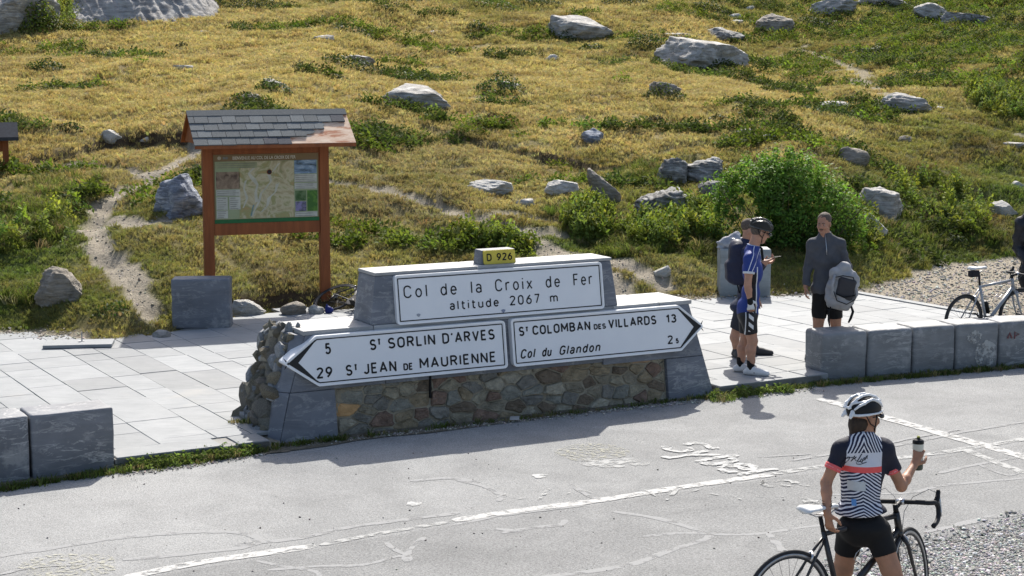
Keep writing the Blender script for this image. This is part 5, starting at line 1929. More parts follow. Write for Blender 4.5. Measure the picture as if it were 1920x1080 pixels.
R_ = [
    (28, 62, 130, 100, M_R1, 'rounded grey outcrop at the extreme upper left corner', dict(sub=5, lean=.1)),
    (1088, 76, 122, 46, M_R1, 'pale sunlit boulder high on the slope above the centre', dict(top_tilt=(.3, -.3))),
    (1325, 132, 175, 62, M_R1, 'long flat grey boulder with dark underside at the upper right', dict(top_tilt=(.25, -.1), sub=5, lean=-.2)),
    (1355, 78, 90, 26, M_R5, 'dark low rock just behind the long flat boulder', {}),
    (1275, 72, 60, 10, M_R2, 'thin pale stone at the upper left tip of the long boulder', {}),
    (1455, 62, 72, 36, M_R4, 'brown grey boulder in shade near the top path', dict(blocky=.3)),
    (1560, 30, 92, 34, M_R1, 'light ragged rock at the top edge above the path', dict(lean=.3)),
    (1668, 16, 120, 22, M_R1, 'flat rock strip at the very top right of centre', {}),
    (1755, 40, 72, 34, M_R1, 'grey tilted rock in the row at the top right', dict(lean=-.3)),
    (1818, 46, 92, 24, M_R5, 'dark sloping slab last in the row at the top right', dict(top_tilt=(.5, 0))),
    (775, 202, 132, 42, M_R1, 'streaked grey boulder with a shrub at its right end', dict(top_tilt=(.1, -.4), sub=5)),
    (663, 122, 76, 18, M_R1, 'low pale rock bedded in the dark shrub above the map board', {}),
    (513, 166, 46, 18, M_R1, 'small grey rock in a green cushion left above the board roof', {}),
    (466, 190, 44, 14, M_R4, 'brownish low rock under the small grey one', {}),
    (340, 132, 40, 9, M_R2, 'thin pale stone alone in the straw grass at the left', {}),
    (605, 77, 40, 11, M_R1, 'small flat grey stone in the upper left straw grass', {}),
    (953, 168, 44, 15, M_R2, 'small pale stone in a cushion right of the streaked boulder', dict(top_tilt=(.4, 0))),
    (1036, 114, 26, 11, M_R2, 'tiny whitish stone below the pale sunlit boulder', {}),
    (1110, 271, 48, 28, M_R3, 'angular blue grey stone alone on the slope right of centre', dict(blocky=.5)),
    (1268, 123, 50, 10, M_R1, 'narrow grey stone under the left of the long boulder', {}),
    (1250, 182, 60, 27, M_R4, 'dull rock half overgrown below the long boulder', {}),
    (1563, 208, 76, 17, M_R1, 'flat lichened rock in a green cushion right of centre slope', {}),
    (1704, 214, 92, 38, M_R1, 'rounded speckled boulder below the upper right path', dict(sub=5)),
    (1762, 208, 26, 8, M_R2, 'white flat stone right of the speckled boulder', {}),
    (1443, 267, 26, 13, M_R2, 'small squarish pale stone above the big green bush', {}),
    (1396, 256, 30, 14, M_R4, 'dull small rock left above the big green bush', {}),
    (1604, 312, 54, 35, M_R4, 'round topped boulder with white crown above the bush', {}),
    (918, 366, 88, 27, M_R2, 'smooth white oval boulder on the bank behind the sign', dict(sub=5)),
    (1055, 366, 66, 26, M_R2, 'flat buff rock right of the smooth white one', dict(top_tilt=(.3, 0))),
    (1133, 380, 62, 62, M_R4, 'upright pointed grey brown rock leaning left among tall grass', dict(lean=-.5, top_tilt=(.9, 0), depth=.5)),
    (1262, 348, 58, 48, M_R5, 'dark cubic rock at the left of the layered outcrop', dict(blocky=.8)),
    (1318, 345, 80, 46, M_R5, 'layered jagged outcrop touching the big bush', dict(strata=1.6, sub=5)),
    (1342, 372, 60, 30, M_R5, 'shaded lower ledge of the outcrop by the bush', dict(strata=1.6)),
    (1250, 414, 112, 58, M_R5, 'large layered slab sloping left below the outcrop', dict(strata=2.0, sub=5, top_tilt=(-.45, -.1))),
    (1655, 418, 98, 60, M_R1, 'green grey block with sharp top right of the bush', dict(blocky=.6, top_tilt=(.2, -.2))),
    (1630, 448, 74, 46, M_R2, 'pale slab slanting down to the right below the green grey block', dict(top_tilt=(1.0, 0), depth=.4)),
    (1888, 408, 50, 30, M_R2, 'slanting pale slab at the right near the partly seen person', dict(top_tilt=(1.0, 0))),
    (332, 412, 108, 82, M_R3, 'blue grey boulder with white streaks left of the map board', dict(sub=5, blocky=.25, lean=.15)),
    (106, 574, 84, 66, M_R4, 'rounded brown grey boulder at the foot of the left bank', dict(sub=5, blocky=.3)),
    (205, 272, 40, 26, M_R2, 'grey wedge stone on the turf edge left of the board', dict(top_tilt=(.6, 0))),
    (272, 275, 24, 9, M_R2, 'small white stone in the hollow left of the board roof', {}),
    (1244, 523, 34, 20, M_R2, 'bright white jagged stone on the grass behind the sign', dict(top_tilt=(-.7, 0))),
    (1908, 352, 26, 12, M_R2, 'pale stone at the right frame edge halfway up', {}),
    (1908, 280, 44, 12, M_R1, 'flat ledge rock at the right edge below the path', {}),
    (1385, 46, 26, 9, M_R2, 'pale stepping stone lowest of the group on the top path', {}),
    (1378, 36, 28, 10, M_R2, 'pale stepping stone in the middle of the top path group', {}),
    (1410, 18, 22, 7, M_R2, 'pale stepping stone highest of the top path group', {}),
    (380, 64, 26, 6, M_R2, 'tiny pale stone right below the big slab', {}),
    (820, 62, 34, 5, M_R2, 'sliver of pale stone left of a dark shrub near the top', {}),
    (1700, 268, 30, 12, M_R4, 'dull low stone in brown grass at the right', {}),
    (985, 388, 36, 12, M_R2, 'small buff stone in the bank between two pale rocks', {}),
]
for i, (u, v_, w, h, m, lab, kw) in enumerate(R_):
    rock(u, v_, w, h, m, lab, seed=i + 1, **kw)
for u, v_, w, h, m, lab, kw in [
    (272, 614, 32, 16, M_R2, 'small pale stone left of the upright block', {}),
    (300, 634, 34, 14, M_R1, 'flat grey stone in shade before the upright block', {}),
    (463, 592, 62, 27, M_R2, 'rounded cream boulder just right of the upright block', dict(sub=5)),
    (548, 592, 48, 24, M_R4, 'dark brown stone at the foot of the soil scarp', {}),
    (592, 590, 30, 17, M_R2, 'rounded pale stone left of the toppled bicycle', {}),
]:
    rock(u, v_, w, h, m, lab, seed=u, floor=.09, **kw)
# the great slab at upper left: a tilted whaleback with parallel grooves
def big_slab():
    c = hit(200, 64, height)
    k = c[1] / FOC
    nx, ny = 220, 110
    W, D = 312 * k, 6.5
    th = math.radians(-38)
    a, b = np.meshgrid(np.linspace(0, 1, nx), np.linspace(0, 1, ny))
    x = (a - .42) * W
    y = b * D
    e = np.clip(np.minimum(np.minimum(a * 5, (1 - a) * 1.9), 1), 0, 1) ** .55
    prof = np.minimum(b * 1.9, 1) ** .9 * .75 + b * .25
    z = 2.9 * e * prof - .15
    s_ = x * .90 + y * .42 + z * .3
    q = np.stack([s_ * 2.6, (y * .9 - x * .42) * .16 + 3, x * 0 + z * .15], -1)
    p3 = np.stack([x, y, z], -1)
    rid = 1 - np.abs(n3(q, 1.0, 5)) * 2
    rid2 = 1 - np.abs(n3(q, 2.6, 6)) * 2
    g = -np.clip(-rid + .1, 0, 1) * .34 + rid2 * .07 + n3(p3, .7, 7) * .22
    V = np.stack([x, y - g * .7, z + g * .7 + .06 * n3(p3, 4, 8) + .03 * n3(p3, 11, 9)], -1).reshape(-1, 3)
    F_ = [(j * nx + i, j * nx + i + 1, (j + 1) * nx + i + 1, (j + 1) * nx + i) for j in range(ny - 1) for i in range(nx - 1)]
    o = mk('boulder', V, F_, rock_mat('pale_grooved_schist', (.22, .21, .20), (.37, .36, .34), .4, (0.2, .7, 0.9), 1.6), smooth=True)
    o.location = (c[0] + .0, c[1] + .2, c[2] - .1)
    tag(o, 'huge pale grooved slab filling the upper left corner', 'boulder')
big_slab()

# ------------------------------------------------------------------ shrubs
def leafcloud(n, W, D, Hh, leaf, col, seed, lump=.35, base=0.0, low=0.0, colv=.35):
    r = np.random.RandomState(seed)
    a = r.rand(n) * 6.283
    q = np.sqrt(r.rand(n))
    x, y = np.cos(a) * q, np.sin(a) * q
    lm = fbm(x * 2.3 + seed, y * 2.3 + 7, 3)
    top = (1 - q ** 2.2) * (1 - lump + lump * 2 * lm)
    z = top * (low + (1 - low) * r.rand(n) ** .55) + base
    c = np.stack([x * W / 2, y * D / 2, z * Hh], 1)
    nr = np.stack([x, y, .6 + 0 * x], 1) + r.normal(0, .55, (n, 3))
    nr /= np.linalg.norm(nr, axis=1, keepdims=True)
    t1 = np.cross(nr, r.normal(0, 1, (n, 3)))
    t1 /= np.linalg.norm(t1, axis=1, keepdims=True)
    t2 = np.cross(nr, t1)
    s_ = leaf * r.uniform(.6, 1.35, (n, 1))
    V = np.stack([c - t1 * s_, c + t2 * s_ * .45 + nr * s_ * .12, c + t1 * s_, c - t2 * s_ * .45 + nr * s_ * .12], 1).reshape(-1, 3)
    co = np.array(col)[None] * np.exp(r.normal(0, colv, (n, 1))) * (1 + r.normal(0, .1, (n, 3)))
    co = np.repeat(np.clip(co, .003, .9), 4, axis=0)
    return V, co

def leaf_mesh(name, V, co, parent=None, mat=None, kind=None):
    n = len(V) // 4
    me = bpy.data.meshes.new(name)
    me.vertices.add(len(V))
    me.vertices.foreach_set('co', V.astype(np.float32).ravel())
    me.loops.add(len(V))
    me.loops.foreach_set('vertex_index', np.arange(len(V), dtype=np.int32))
    me.polygons.add(n)
    me.polygons.foreach_set('loop_start', (np.arange(n) * 4).astype(np.int32))
    me.polygons.foreach_set('loop_total', np.full(n, 4, np.int32))
    me.update(calc_edges=True)
    at = me.color_attributes.new('col', 'FLOAT_COLOR', 'POINT')
    at.data.foreach_set('color', np.concatenate([co, np.ones((len(co), 1))], 1).astype(np.float32).ravel())
    return ob(name, me, mat or M_LEAF, parent, kind)
def shrub(u, v, w, h, label, col=(.040, .060, .014), seed=0, leaf=.035, dens=1.0, depth=.75):
    p = hit(u, v, height)
    k = math.hypot(p[1], CAMH - p[2]) / FOC
    W, Hh = w * k, h * k * .95
    n = int(min(3500, 420 * W * max(W * depth, .5) * dens + 260 * W * Hh * dens + 120))
    V, co = leafcloud(n, W, W * depth, Hh, leaf, col, seed)
    V[:, 2] -= .02
    V[:, 2] += np.clip((height(V[:, 0] + p[0], V[:, 1] + p[1] + W * depth * .4) - p[2]), -.5, 1.5)
    o = leaf_mesh('low_shrub', V, co)
    o.location = (p[0], p[1] + W * depth * .4, p[2])
    tag(o, label, 'shrub')
S_L = [
    (650, 134, 128, 32, 'dark cushion shrub wrapped round the low rock above the board', {}),
    (660, 66, 112, 16, 'long low dark shrub in straw grass near the top left', {}),
    (895, 68, 56, 26, 'compact dark shrub standing alone near the top centre', {}),
    (508, 176, 84, 32, 'green cushion shrub holding a small grey rock', dict(col=(.06, .085, .02))),
    (462, 196, 78, 22, 'low olive shrub left of the board roof above it', dict(col=(.06, .075, .02))),
    (765, 158, 88, 22, 'oval dark shrub just above the streaked boulder', dict(col=(.05, .08, .016))),
    (818, 204, 44, 30, 'round dark shrub at the right end of the streaked boulder', {}),
    (742, 205, 70, 20, 'brownish low shrub at the left foot of the streaked boulder', dict(col=(.07, .07, .03))),
    (938, 184, 112, 40, 'wide green cushion shrub round a small pale stone', dict(col=(.05, .075, .016))),
    (636, 152, 60, 14, 'small flat shrub under the cushion above the board', {}),
    (845, 103, 54, 12, 'thin dark shrub patch left of the pale sunlit boulder', {}),
    (1212, 96, 88, 36, 'dense dark shrub left of the long flat boulder', {}),
    (1290, 118, 130, 44, 'broad green shrub in front of the long flat boulder', dict(col=(.045, .07, .015))),
    (1350, 130, 70, 22, 'dark shrub under the right end of the long flat boulder', {}),
    (1250, 190, 96, 30, 'loose shrub growing over the dull overgrown rock', dict(col=(.055, .07, .018))),
    (1555, 218, 130, 26, 'wide shrub at the foot of the flat lichened rock', dict(col=(.055, .085, .02))),
    (1670, 214, 92, 30, 'green shrub at the left of the speckled boulder', dict(col=(.05, .08, .018))),
    (1065, 80, 60, 20, 'small shrub at the left foot of the pale sunlit boulder', {}),
    (1110, 97, 66, 16, 'flat dark shrub below the pale sunlit boulder', {}),
    (78, 136, 90, 26, 'dark green shrub in the straw grass at far left', dict(col=(.04, .065, .014))),
    (130, 110, 56, 16, 'brown tipped shrub right of the far left one', dict(col=(.07, .07, .025))),
    (340, 92, 34, 14, 'tiny brown shrub below the huge slab', dict(col=(.06, .055, .025))),
    (240, 104, 44, 10, 'tiny green shrub in the grass under the huge slab', dict(col=(.06, .085, .02))),
    (740, 8, 150, 22, 'dark shrub strip cut by the top edge left of centre', {}),
    (720, 26, 64, 14, 'small shrub below the strip at the top edge', {}),
    (930, 22, 130, 18, 'bright green low shrub near the top centre', dict(col=(.08, .12, .02))),
    (1010, 14, 130, 14, 'dark low shrub at the top edge right of centre', {}),
    (1180, 12, 120, 20, 'dark shrub at the top edge above the pale boulder', {}),
    (450, 18, 150, 32, 'wide dark shrub right of the huge slab', dict(col=(.05, .065, .02))),
    (1340, 30, 90, 22, 'shrub beside the stepping stones on the top path', {}),
    (1475, 52, 70, 20, 'shrub right of the brown grey boulder near the top', {}),
    (1540, 56, 100, 22, 'dark shrub below the light ragged rock', {}),
    (1635, 110, 90, 20, 'dark shrub right of the sandy path high up', {}),
    (1345, 232, 50, 14, 'thin shrub in straw grass left above the bush', dict(col=(.055, .06, .02))),
    (1230, 232, 60, 14, 'thin brown shrub on the slope above the angular stone', dict(col=(.06, .055, .02))),
    (1110, 252, 40, 10, 'small dark tuft shrub just above the angular blue stone', {}),
    (920, 225, 40, 16, 'straw brown tuft shrub right of the streaked boulder', dict(col=(.12, .10, .04))),
    (1700, 372, 60, 26, 'leafy low shrub below the thatch patch at the right', dict(col=(.055, .09, .02))),
    (1800, 470, 60, 30, 'dark hollow shrub on the bank above the gravel yard', dict(col=(.04, .06, .014))),
    (200, 600, 90, 20, 'low green clump at the foot of the bank near the paving', dict(col=(.07, .10, .02))),
    (130, 250, 60, 12, 'thin dark growth on the turf edge at the left', {}),
]
for i, (u, v_, w, h, lab, kw) in enumerate(S_L):
    shrub(u, v_, w, h, lab, seed=i + 11, leaf=.026 if v_ > 300 else .036, **kw)
# leafy plants in the cleft of the great slab
shrub(70, 66, 90, 62, 'bright leafy plants at the foot of the huge slab', (.12, .15, .025), 90, .05, 1.4)
shrub(78, 30, 56, 60, 'bright leafy plants climbing the cleft between slab and outcrop', (.12, .16, .025), 91, .05, 1.4)
shrub(135, 64, 60, 24, 'yellow green plants tucked under the left of the huge slab', (.13, .15, .03), 92, .045)

# the big willow bush
def big_bush():
    foot = hit(1485, 478, height)
    k = math.hypot(foot[1], CAMH - foot[2]) / FOC
    r = empty('willow_bush', tuple(foot))
    tag(r, 'big bright green leafy bush behind the standing cyclists', 'bush')
    Vs, Cs = [], []
    def blob_(u, v_, ru, rv, n, col, seed, dy=0.0, leaf=.032):
        rr = np.random.RandomState(seed)
        c = atY(u, v_, foot[1] + .5 + dy) - foot
        d = rr.normal(0, 1, (n, 3))
        d /= np.linalg.norm(d, axis=1, keepdims=True)
        q = rr.rand(n, 1) ** .5
        rad = np.array([ru * k, min(ru, rv) * k * .9, rv * k])
        wob = 1 + .38 * n3(d, 1.8, seed)[:, None] + .26 * n3(d, 4.5, seed + 1)[:, None]
        p = c + d * q * rad * wob
        kp = n3(p, 2.6, 77) + .6 * n3(p, 6.0, 78) > -.30
        if n > 100:
            p, d = p[kp], d[kp]
            n = len(p)
        nr = d + rr.normal(0, .7, (n, 3)) + np.array([0, 0, .5])
        nr /= np.linalg.norm(nr, axis=1, keepdims=True)
        t1 = np.cross(nr, rr.normal(0, 1, (n, 3)))
        t1 /= np.linalg.norm(t1, axis=1, keepdims=True)
        t2 = np.cross(nr, t1)
        s_ = leaf * rr.uniform(.6, 1.4, (n, 1))
        V = np.stack([p - t1 * s_, p + t2 * s_ * .42, p + t1 * s_, p - t2 * s_ * .42], 1).reshape(-1, 3)
        co = np.array(col)[None] * np.exp(rr.normal(0, .28, (n, 1))) * (1 + rr.normal(0, .08, (n, 3)))
        Vs.append(V)
        Cs.append(np.repeat(np.clip(co, .003, .9), 4, axis=0))
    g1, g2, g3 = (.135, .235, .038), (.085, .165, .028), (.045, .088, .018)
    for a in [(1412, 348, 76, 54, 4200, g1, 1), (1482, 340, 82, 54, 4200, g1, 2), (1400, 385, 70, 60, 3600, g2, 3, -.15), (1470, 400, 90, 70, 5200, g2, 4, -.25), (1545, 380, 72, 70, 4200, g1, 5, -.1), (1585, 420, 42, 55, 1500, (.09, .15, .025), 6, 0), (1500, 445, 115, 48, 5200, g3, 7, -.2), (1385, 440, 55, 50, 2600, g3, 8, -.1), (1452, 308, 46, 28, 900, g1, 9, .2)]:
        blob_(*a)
    V = np.concatenate(Vs)
    C = np.concatenate(Cs)
    leaf_mesh('foliage', V, C, r, kind='stuff')
    b = MB()
    rr = random.Random(4)
    for i in range(22):
        a = rr.uniform(-1.15, 1.1)
        top = Vector((a * 1.15, rr.uniform(-.3, .9), rr.uniform(.7, 1.25)))
        b0 = Vector((a * .45, rr.uniform(.1, .6), -.1))
        mid = (b0 + top) / 2 + Vector((rr.uniform(-.1, .1), rr.uniform(-.1, .1), .1))
        b.tube([b0, mid, top], [.010, .007, .003], 4)
    b.build('stems', simple('brown_twigs', (.09, .065, .04), bump=0), r, kind='stuff')
    # upright shoots breaking the outline
    Vs.clear(); Cs.clear()
    for i in range(110):
        u = rr.uniform(1340, 1625)
        prof = 300 + 0.0046 * (u - 1450) ** 2 if u > 1450 else 304 + .006 * (u - 1450) ** 2
        v_ = prof + rr.uniform(-20, 26)
        blob_(u, v_, 7, rr.uniform(12, 26), 46, g1, 100 + i, rr.uniform(-.2, .5), .028)
    leaf_mesh('shoots', np.concatenate(Vs), np.concatenate(Cs), r, kind='stuff')
big_bush()

# ------------------------------------------------------------------ organic modelling: distance field + surface nets
def rotz(a): return np.array([[math.cos(a), -math.sin(a), 0], [math.sin(a), math.cos(a), 0], [0, 0, 1]])

class Field:
    def __init__(s):
        s.p = []
    def cone(s, a, b, r0, r1, k=.02, flat=None, cuts=None, sub=False):
        s.p.append(('c', np.array(a, float), np.array(b, float), r0, r1, k, flat, cuts or [], sub)); return s
    def ell(s, c, r, R=None, k=.02, cuts=None, sub=False):
        s.p.append(('e', np.array(c, float), np.array(r, float), R, 0, k, None, cuts or [], sub)); return s
    def box(s, c, h, rad, R=None, k=.02, sub=False):
        s.p.append(('b', np.array(c, float), np.array(h, float), R, rad, k, None, [], sub)); return s
    def chain(s, pts, rs, k=.01, **kw):
        for i in range(len(pts) - 1): s.cone(pts[i], pts[i + 1], rs[i], rs[i + 1], k, **kw)
        return s
    def _eval(s, q, P):
        t, A, B, r0, r1, k, flat, cuts, sub = q
        if t == 'c':
            d0 = P - A
            ab = B - A
            if flat is not None:
                yaw, f = flat
                R = rotz(-yaw)
                d0 = d0 @ R.T
                ab = R @ ab
                d0 = d0 / np.array([1, f, 1])
                ab = ab / np.array([1, f, 1])
            L = max(np.dot(ab, ab), 1e-9)
            tt = np.clip(d0 @ ab / L, 0, 1)
            d = np.linalg.norm(d0 - tt[..., None] * ab, axis=-1) - (r0 + (r1 - r0) * tt)
            if flat is not None: d = d * min(flat[1], 1)
        elif t == 'e':
            d0 = P - A
            if r0 is not None: d0 = d0 @ np.array(r0)
            k0 = np.linalg.norm(d0 / B, axis=-1)
            k1 = np.linalg.norm(d0 / (B * B), axis=-1)
            d = k0 * (k0 - 1) / np.maximum(k1, 1e-6)
        else:
            d0 = P - A
            if r0 is not None: d0 = d0 @ np.array(r0)
            qv = np.abs(d0) - (B - r1)
            d = np.linalg.norm(np.maximum(qv, 0), axis=-1) + np.minimum(qv.max(-1), 0) - r1
        for (cp, cn) in cuts:
            d = np.maximum(d, (P - np.array(cp)) @ np.array(cn))
        return d
    def _bb(s, q):
        t, A, B, r0, r1, k = q[:6]
        m = k + .03
        if t == 'c':
            r = max(r0, r1) + m
            return np.minimum(A, B) - r, np.maximum(A, B) + r
        r = np.linalg.norm(B) if t == 'b' or q[3] is not None else B
        return A - r - m, A + r + m
    def mesh(s, h=.008, noise=None, name='m'):
        bbs = [s._bb(q) for q in s.p if not q[8]]
        lo = np.min([b[0] for b in bbs], 0)
        hi = np.max([b[1] for b in bbs], 0)
        n = np.ceil((hi - lo) / h).astype(int) + 2
        Fd = np.full(n, .08, np.float32)
        for q in s.p:
            a, b = s._bb(q)
            i0 = np.clip(np.floor((a - lo) / h).astype(int), 0, n)
            i1 = np.clip(np.ceil((b - lo) / h).astype(int) + 1, 0, n)
            if np.any(i1 <= i0): continue
            g = np.stack(np.meshgrid(*[lo[j] + h * np.arange(i0[j], i1[j]) for j in range(3)], indexing='ij'), -1)
            d = s._eval(q, g)
            sl = tuple(slice(i0[j], i1[j]) for j in range(3))
            o = Fd[sl]
            k = q[5]
            if q[8]:
                d = -d
                hh = np.clip(.5 - .5 * (o - d) / k, 0, 1)
                Fd[sl] = o * (1 - hh) + d * hh + k * hh * (1 - hh)
            else:
                hh = np.clip(.5 + .5 * (o - d) / k, 0, 1)
                Fd[sl] = o * (1 - hh) + d * hh - k * hh * (1 - hh)
        if noise:
            g = np.stack(np.meshgrid(*[lo[j] + h * np.arange(n[j]) for j in range(3)], indexing='ij'), -1)
            band = np.abs(Fd) < .05
            pts = g[band]
            Fd[band] += noise(pts)
        return nets(Fd, lo, h)

def nets(Fd, lo, h):
    n = np.array(Fd.shape)
    sgn = Fd < 0
    c = np.zeros(n - 1, int)
    for dx in (0, 1):
        for dy in (0, 1):
            for dz in (0, 1):
                c += sgn[dx:n[0] - 1 + dx, dy:n[1] - 1 + dy, dz:n[2] - 1 + dz]
    act = (c > 0) & (c < 8)
    idx = -np.ones(n - 1, int)
    ii = np.argwhere(act)
    idx[act] = np.arange(len(ii))
    acc = np.zeros((len(ii), 3))
    cnt = np.zeros(len(ii))
    corners = [(x, y, z) for x in (0, 1) for y in (0, 1) for z in (0, 1)]
    for a in range(8):
        for b in range(a + 1, 8):
            ca, cb = np.array(corners[a]), np.array(corners[b])
            if np.abs(ca - cb).sum() != 1: continue
            fa = Fd[tuple((ii + ca).T)]
            fb = Fd[tuple((ii + cb).T)]
            m = (fa < 0) != (fb < 0)
            t = fa / np.where(m, fa - fb, 1)
            p = ca + (cb - ca) * t[:, None]
            acc[m] += p[m]
            cnt[m] += 1
    V = lo + h * (ii + acc / np.maximum(cnt, 1)[:, None])
    Fc = []
    for ax in range(3):
        o1, o2 = [(1, 2), (2, 0), (0, 1)][ax]
        s0 = [slice(None)] * 3
        s1 = [slice(None)] * 3
        s0[ax] = slice(0, n[ax] - 1)
        s1[ax] = slice(1, n[ax])
        A, B = sgn[tuple(s0)], sgn[tuple(s1)]
        e = np.argwhere(A != B)
        ok = (e[:, o1] > 0) & (e[:, o2] > 0) & (e[:, o1] < n[o1] - 1) & (e[:, o2] < n[o2] - 1)
        e = e[ok]
        u1 = np.zeros(3, int); u1[o1] = 1
        u2 = np.zeros(3, int); u2[o2] = 1
        q = np.stack([idx[tuple((e - u1 - u2).T)], idx[tuple((e - u2).T)], idx[tuple(e.T)], idx[tuple((e - u1).T)]], 1)
        fl = A[tuple(e.T)]
        q[~fl] = q[~fl][:, ::-1]
        Fc.append(q)
    Fc = np.concatenate(Fc)
    Fc = Fc[(Fc >= 0).all(1)]
    return V, Fc

def smooth_v(V, Fc, it=2, lam=.5):
    a = np.concatenate([Fc[:, [0, 1]], Fc[:, [1, 2]], Fc[:, [2, 3]], Fc[:, [3, 0]]])
    a = np.concatenate([a, a[:, ::-1]])
    n = len(V)
    deg = np.bincount(a[:, 0], minlength=n)[:, None]
    for _ in range(it):
        sm = np.stack([np.bincount(a[:, 0], V[a[:, 1], j], minlength=n) for j in range(3)], 1)
        V = V + lam * (sm / np.maximum(deg, 1) - V)
    return V

def fmesh(name, fld, h, mat, parent, noise=None, it=1):
    V, Fc = fld.mesh(h, noise)
    V = smooth_v(V, Fc, it)
    me = bpy.data.meshes.new(name)
    me.vertices.add(len(V))
    me.vertices.foreach_set('co', V.astype(np.float32).ravel())
    me.loops.add(Fc.size)
    me.loops.foreach_set('vertex_index', Fc.ravel().astype(np.int32))
    me.polygons.add(len(Fc))
    me.polygons.foreach_set('loop_start', (np.arange(len(Fc)) * 4).astype(np.int32))
    me.polygons.foreach_set('loop_total', np.full(len(Fc), 4, np.int32))
    me.polygons.foreach_set('use_smooth', np.ones(len(Fc), bool))
    me.update(calc_edges=True)
    return ob(name, me, mat, parent)

def skin_mat(name, c):
    m = MT(name, 0.55, 0.35)
    v = m.coord()
    n = m.noise(v, 14, 4, .6)
    m.color(m.ramp(n, [(.35, tuple(x * .85 for x in c)), (.65, (c[0] * 1.1, c[1] * 1.05, c[2] * 1.02))]))
    m.b.inputs['Subsurface Weight'].default_value = 0.08
    m.b.inputs['Subsurface Radius'].default_value = (.02, .008, .004)
    m.bump(m.noise(v, 90, 3), .12, .003)
    return m.m
M_SKIN = skin_mat('tanned_skin', (.37, .19, .115))
M_SKIN2 = skin_mat('reddish_skin', (.42, .23, .155))
M_SKIN3 = skin_mat('light_brown_skin', (.38, .20, .13))
def cloth(name, c, c2=None, rough=.75, fold=.5, sc=9):
    m = MT(name, rough, .25)
    v = m.coord()
    n = m.noise(v, sc, 3, .5, .8)
    m.color(m.ramp(n, [(.3, c2 or tuple(x * .85 for x in c)), (.7, c)]))
    m.bump(n, fold, .02)
    return m.m
M_BLKLY = cloth('black_lycra', (.007, .007, .008), rough=.7, fold=.3)
M_SHOEW = cloth('white_shoe_leather', (.62, .62, .62), rough=.4, fold=.1)
M_SHOED = cloth('dark_shoe_fabric', (.06, .06, .062))
M_BLKPL = simple('black_plastic', (.008, .008, .009), rough=.5, bump=0, spec=.25)
M_GLASS = simple('dark_sunglass_lens', (.01, .01, .012), rough=.08, bump=0, spec=.7)
M_HAIR = simple('dark_brown_hair', (.05, .032, .02), (.02, .013, .01), 40, .7, .5, 90, .006, stretch=(1, 1, .3))
M_HAIRG = simple('short_grey_brown_hair', (.13, .10, .08), (.06, .045, .035), 60, .8, .5, 120, .006)
M_EYEW = simple('eye_white', (.34, .30, .27), bump=0, rough=.5)
M_LIP = simple('lips', (.30, .10, .08), bump=0, rough=.5)

def frame(fwd, up=(0, 0, 1)):
    f = Vector(fwd).normalized()
    u = Vector(up)
    r = f.cross(u).normalized()
    u = r.cross(f)
    return np.array([r, f, u]).T      # columns: right, forward, up

def head(F, c, fwd, up=(0, 0, 1), s=1.0, k=.012):
    R = frame(fwd, up)
    T = lambda x, y, z: c + R @ (np.array([x, y, z]) * s)
    F.ell(T(0, -.012, .035), np.array([.074, .094, .088]) * s, R, .02)
    F.ell(T(0, .025, -.035), np.array([.058, .066, .082]) * s, R, .025)
    F.cone(T(-.035, .02, -.075), T(0, .066, -.098), .022 * s, .019 * s, .02)
    F.cone(T(.035, .02, -.075), T(0, .066, -.098), .022 * s, .019 * s, .02)
    F.cone(T(0, .088, .004), T(0, .110, -.030), .008 * s, .0125 * s, .008)
    F.ell(T(.011, .098, -.034), np.array([.008, .010, .007]) * s, R, .005)
    F.ell(T(-.011, .098, -.034), np.array([.008, .010, .007]) * s, R, .005)
    F.cone(T(-.034, .078, .018), T(.034, .078, .018), .011 * s, .011 * s, .012)
    F.ell(T(0, .086, -.060), np.array([.022, .010, .006]) * s, R, .006)
    F.ell(T(0, .084, -.069), np.array([.019, .010, .006]) * s, R, .006)
    for sx in (-1, 1):
        F.ell(T(sx * .030, .094, .001), np.array([.013, .010, .009]) * s, R, .008, sub=True)
        F.ell(T(sx * .040, .068, -.03), np.array([.022, .02, .02]) * s, R, .02)
        F.ell(T(sx * .075, -.006, -.012), np.array([.009, .019, .031]) * s, R, .006)
    return T, R

def face_bits(T, R, parent, eyes=True, glasses=False, brow=M_HAIR, s=1.0, moustache=None):
    if eyes:
        for sx in (-1, 1):
            mb = MB()
            b = bmesh.new()
            bmesh.ops.create_uvsphere(b, u_segments=10, v_segments=8, radius=.0105 * s)
            cc = T(sx * .030, .0785, .001)
            mb.add([tuple(np.array(v.co) + cc) for v in b.verts], [tuple(v.index for v in f.verts) for f in b.faces])
            b.free()
            mb.build('eye', M_EYEW, parent, True)
            mb = MB().tube([T(sx * .030, .0885, .001), T(sx * .030, .0900, .001)], .005 * s, 8)
            mb.build('iris', M_HAIR, parent)
    for sx in (-1, 1):
        MB().tube([T(sx * .013, .092, .017), T(sx * .030, .094, .023), T(sx * .046, .082, .018)], [.003 * s, .004 * s, .002 * s], 6).build('eyebrow', brow, parent, True)
    MB().tube([T(-.021, .090, -.0645), T(0, .0985, -.063), T(.021, .090, -.0645)], [.002, .003, .002], 6).build('lips', M_LIP, parent, True)
    if moustache:
        MB().tube([T(-.024, .090, -.052), T(0, .1, -.047), T(.024, .090, -.052)], [.004, .006, .004], 6).build('moustache', moustache, parent, True)
    if glasses:
        mb = MB()
        for sx in (-1, 1):
            mb.tube([T(sx * .008, .112, .004), T(sx * .032, .110, .006), T(sx * .056, .094, .004), T(sx * .068, .070, .004)], [.014 * s, .019 * s, .017 * s, .006 * s], 10)
            mb.tube([T(sx * .068, .072, .008), T(sx * .081, -.005, .006)], .0035, 6)
        mb.build('sunglasses', M_GLASS, parent, True)

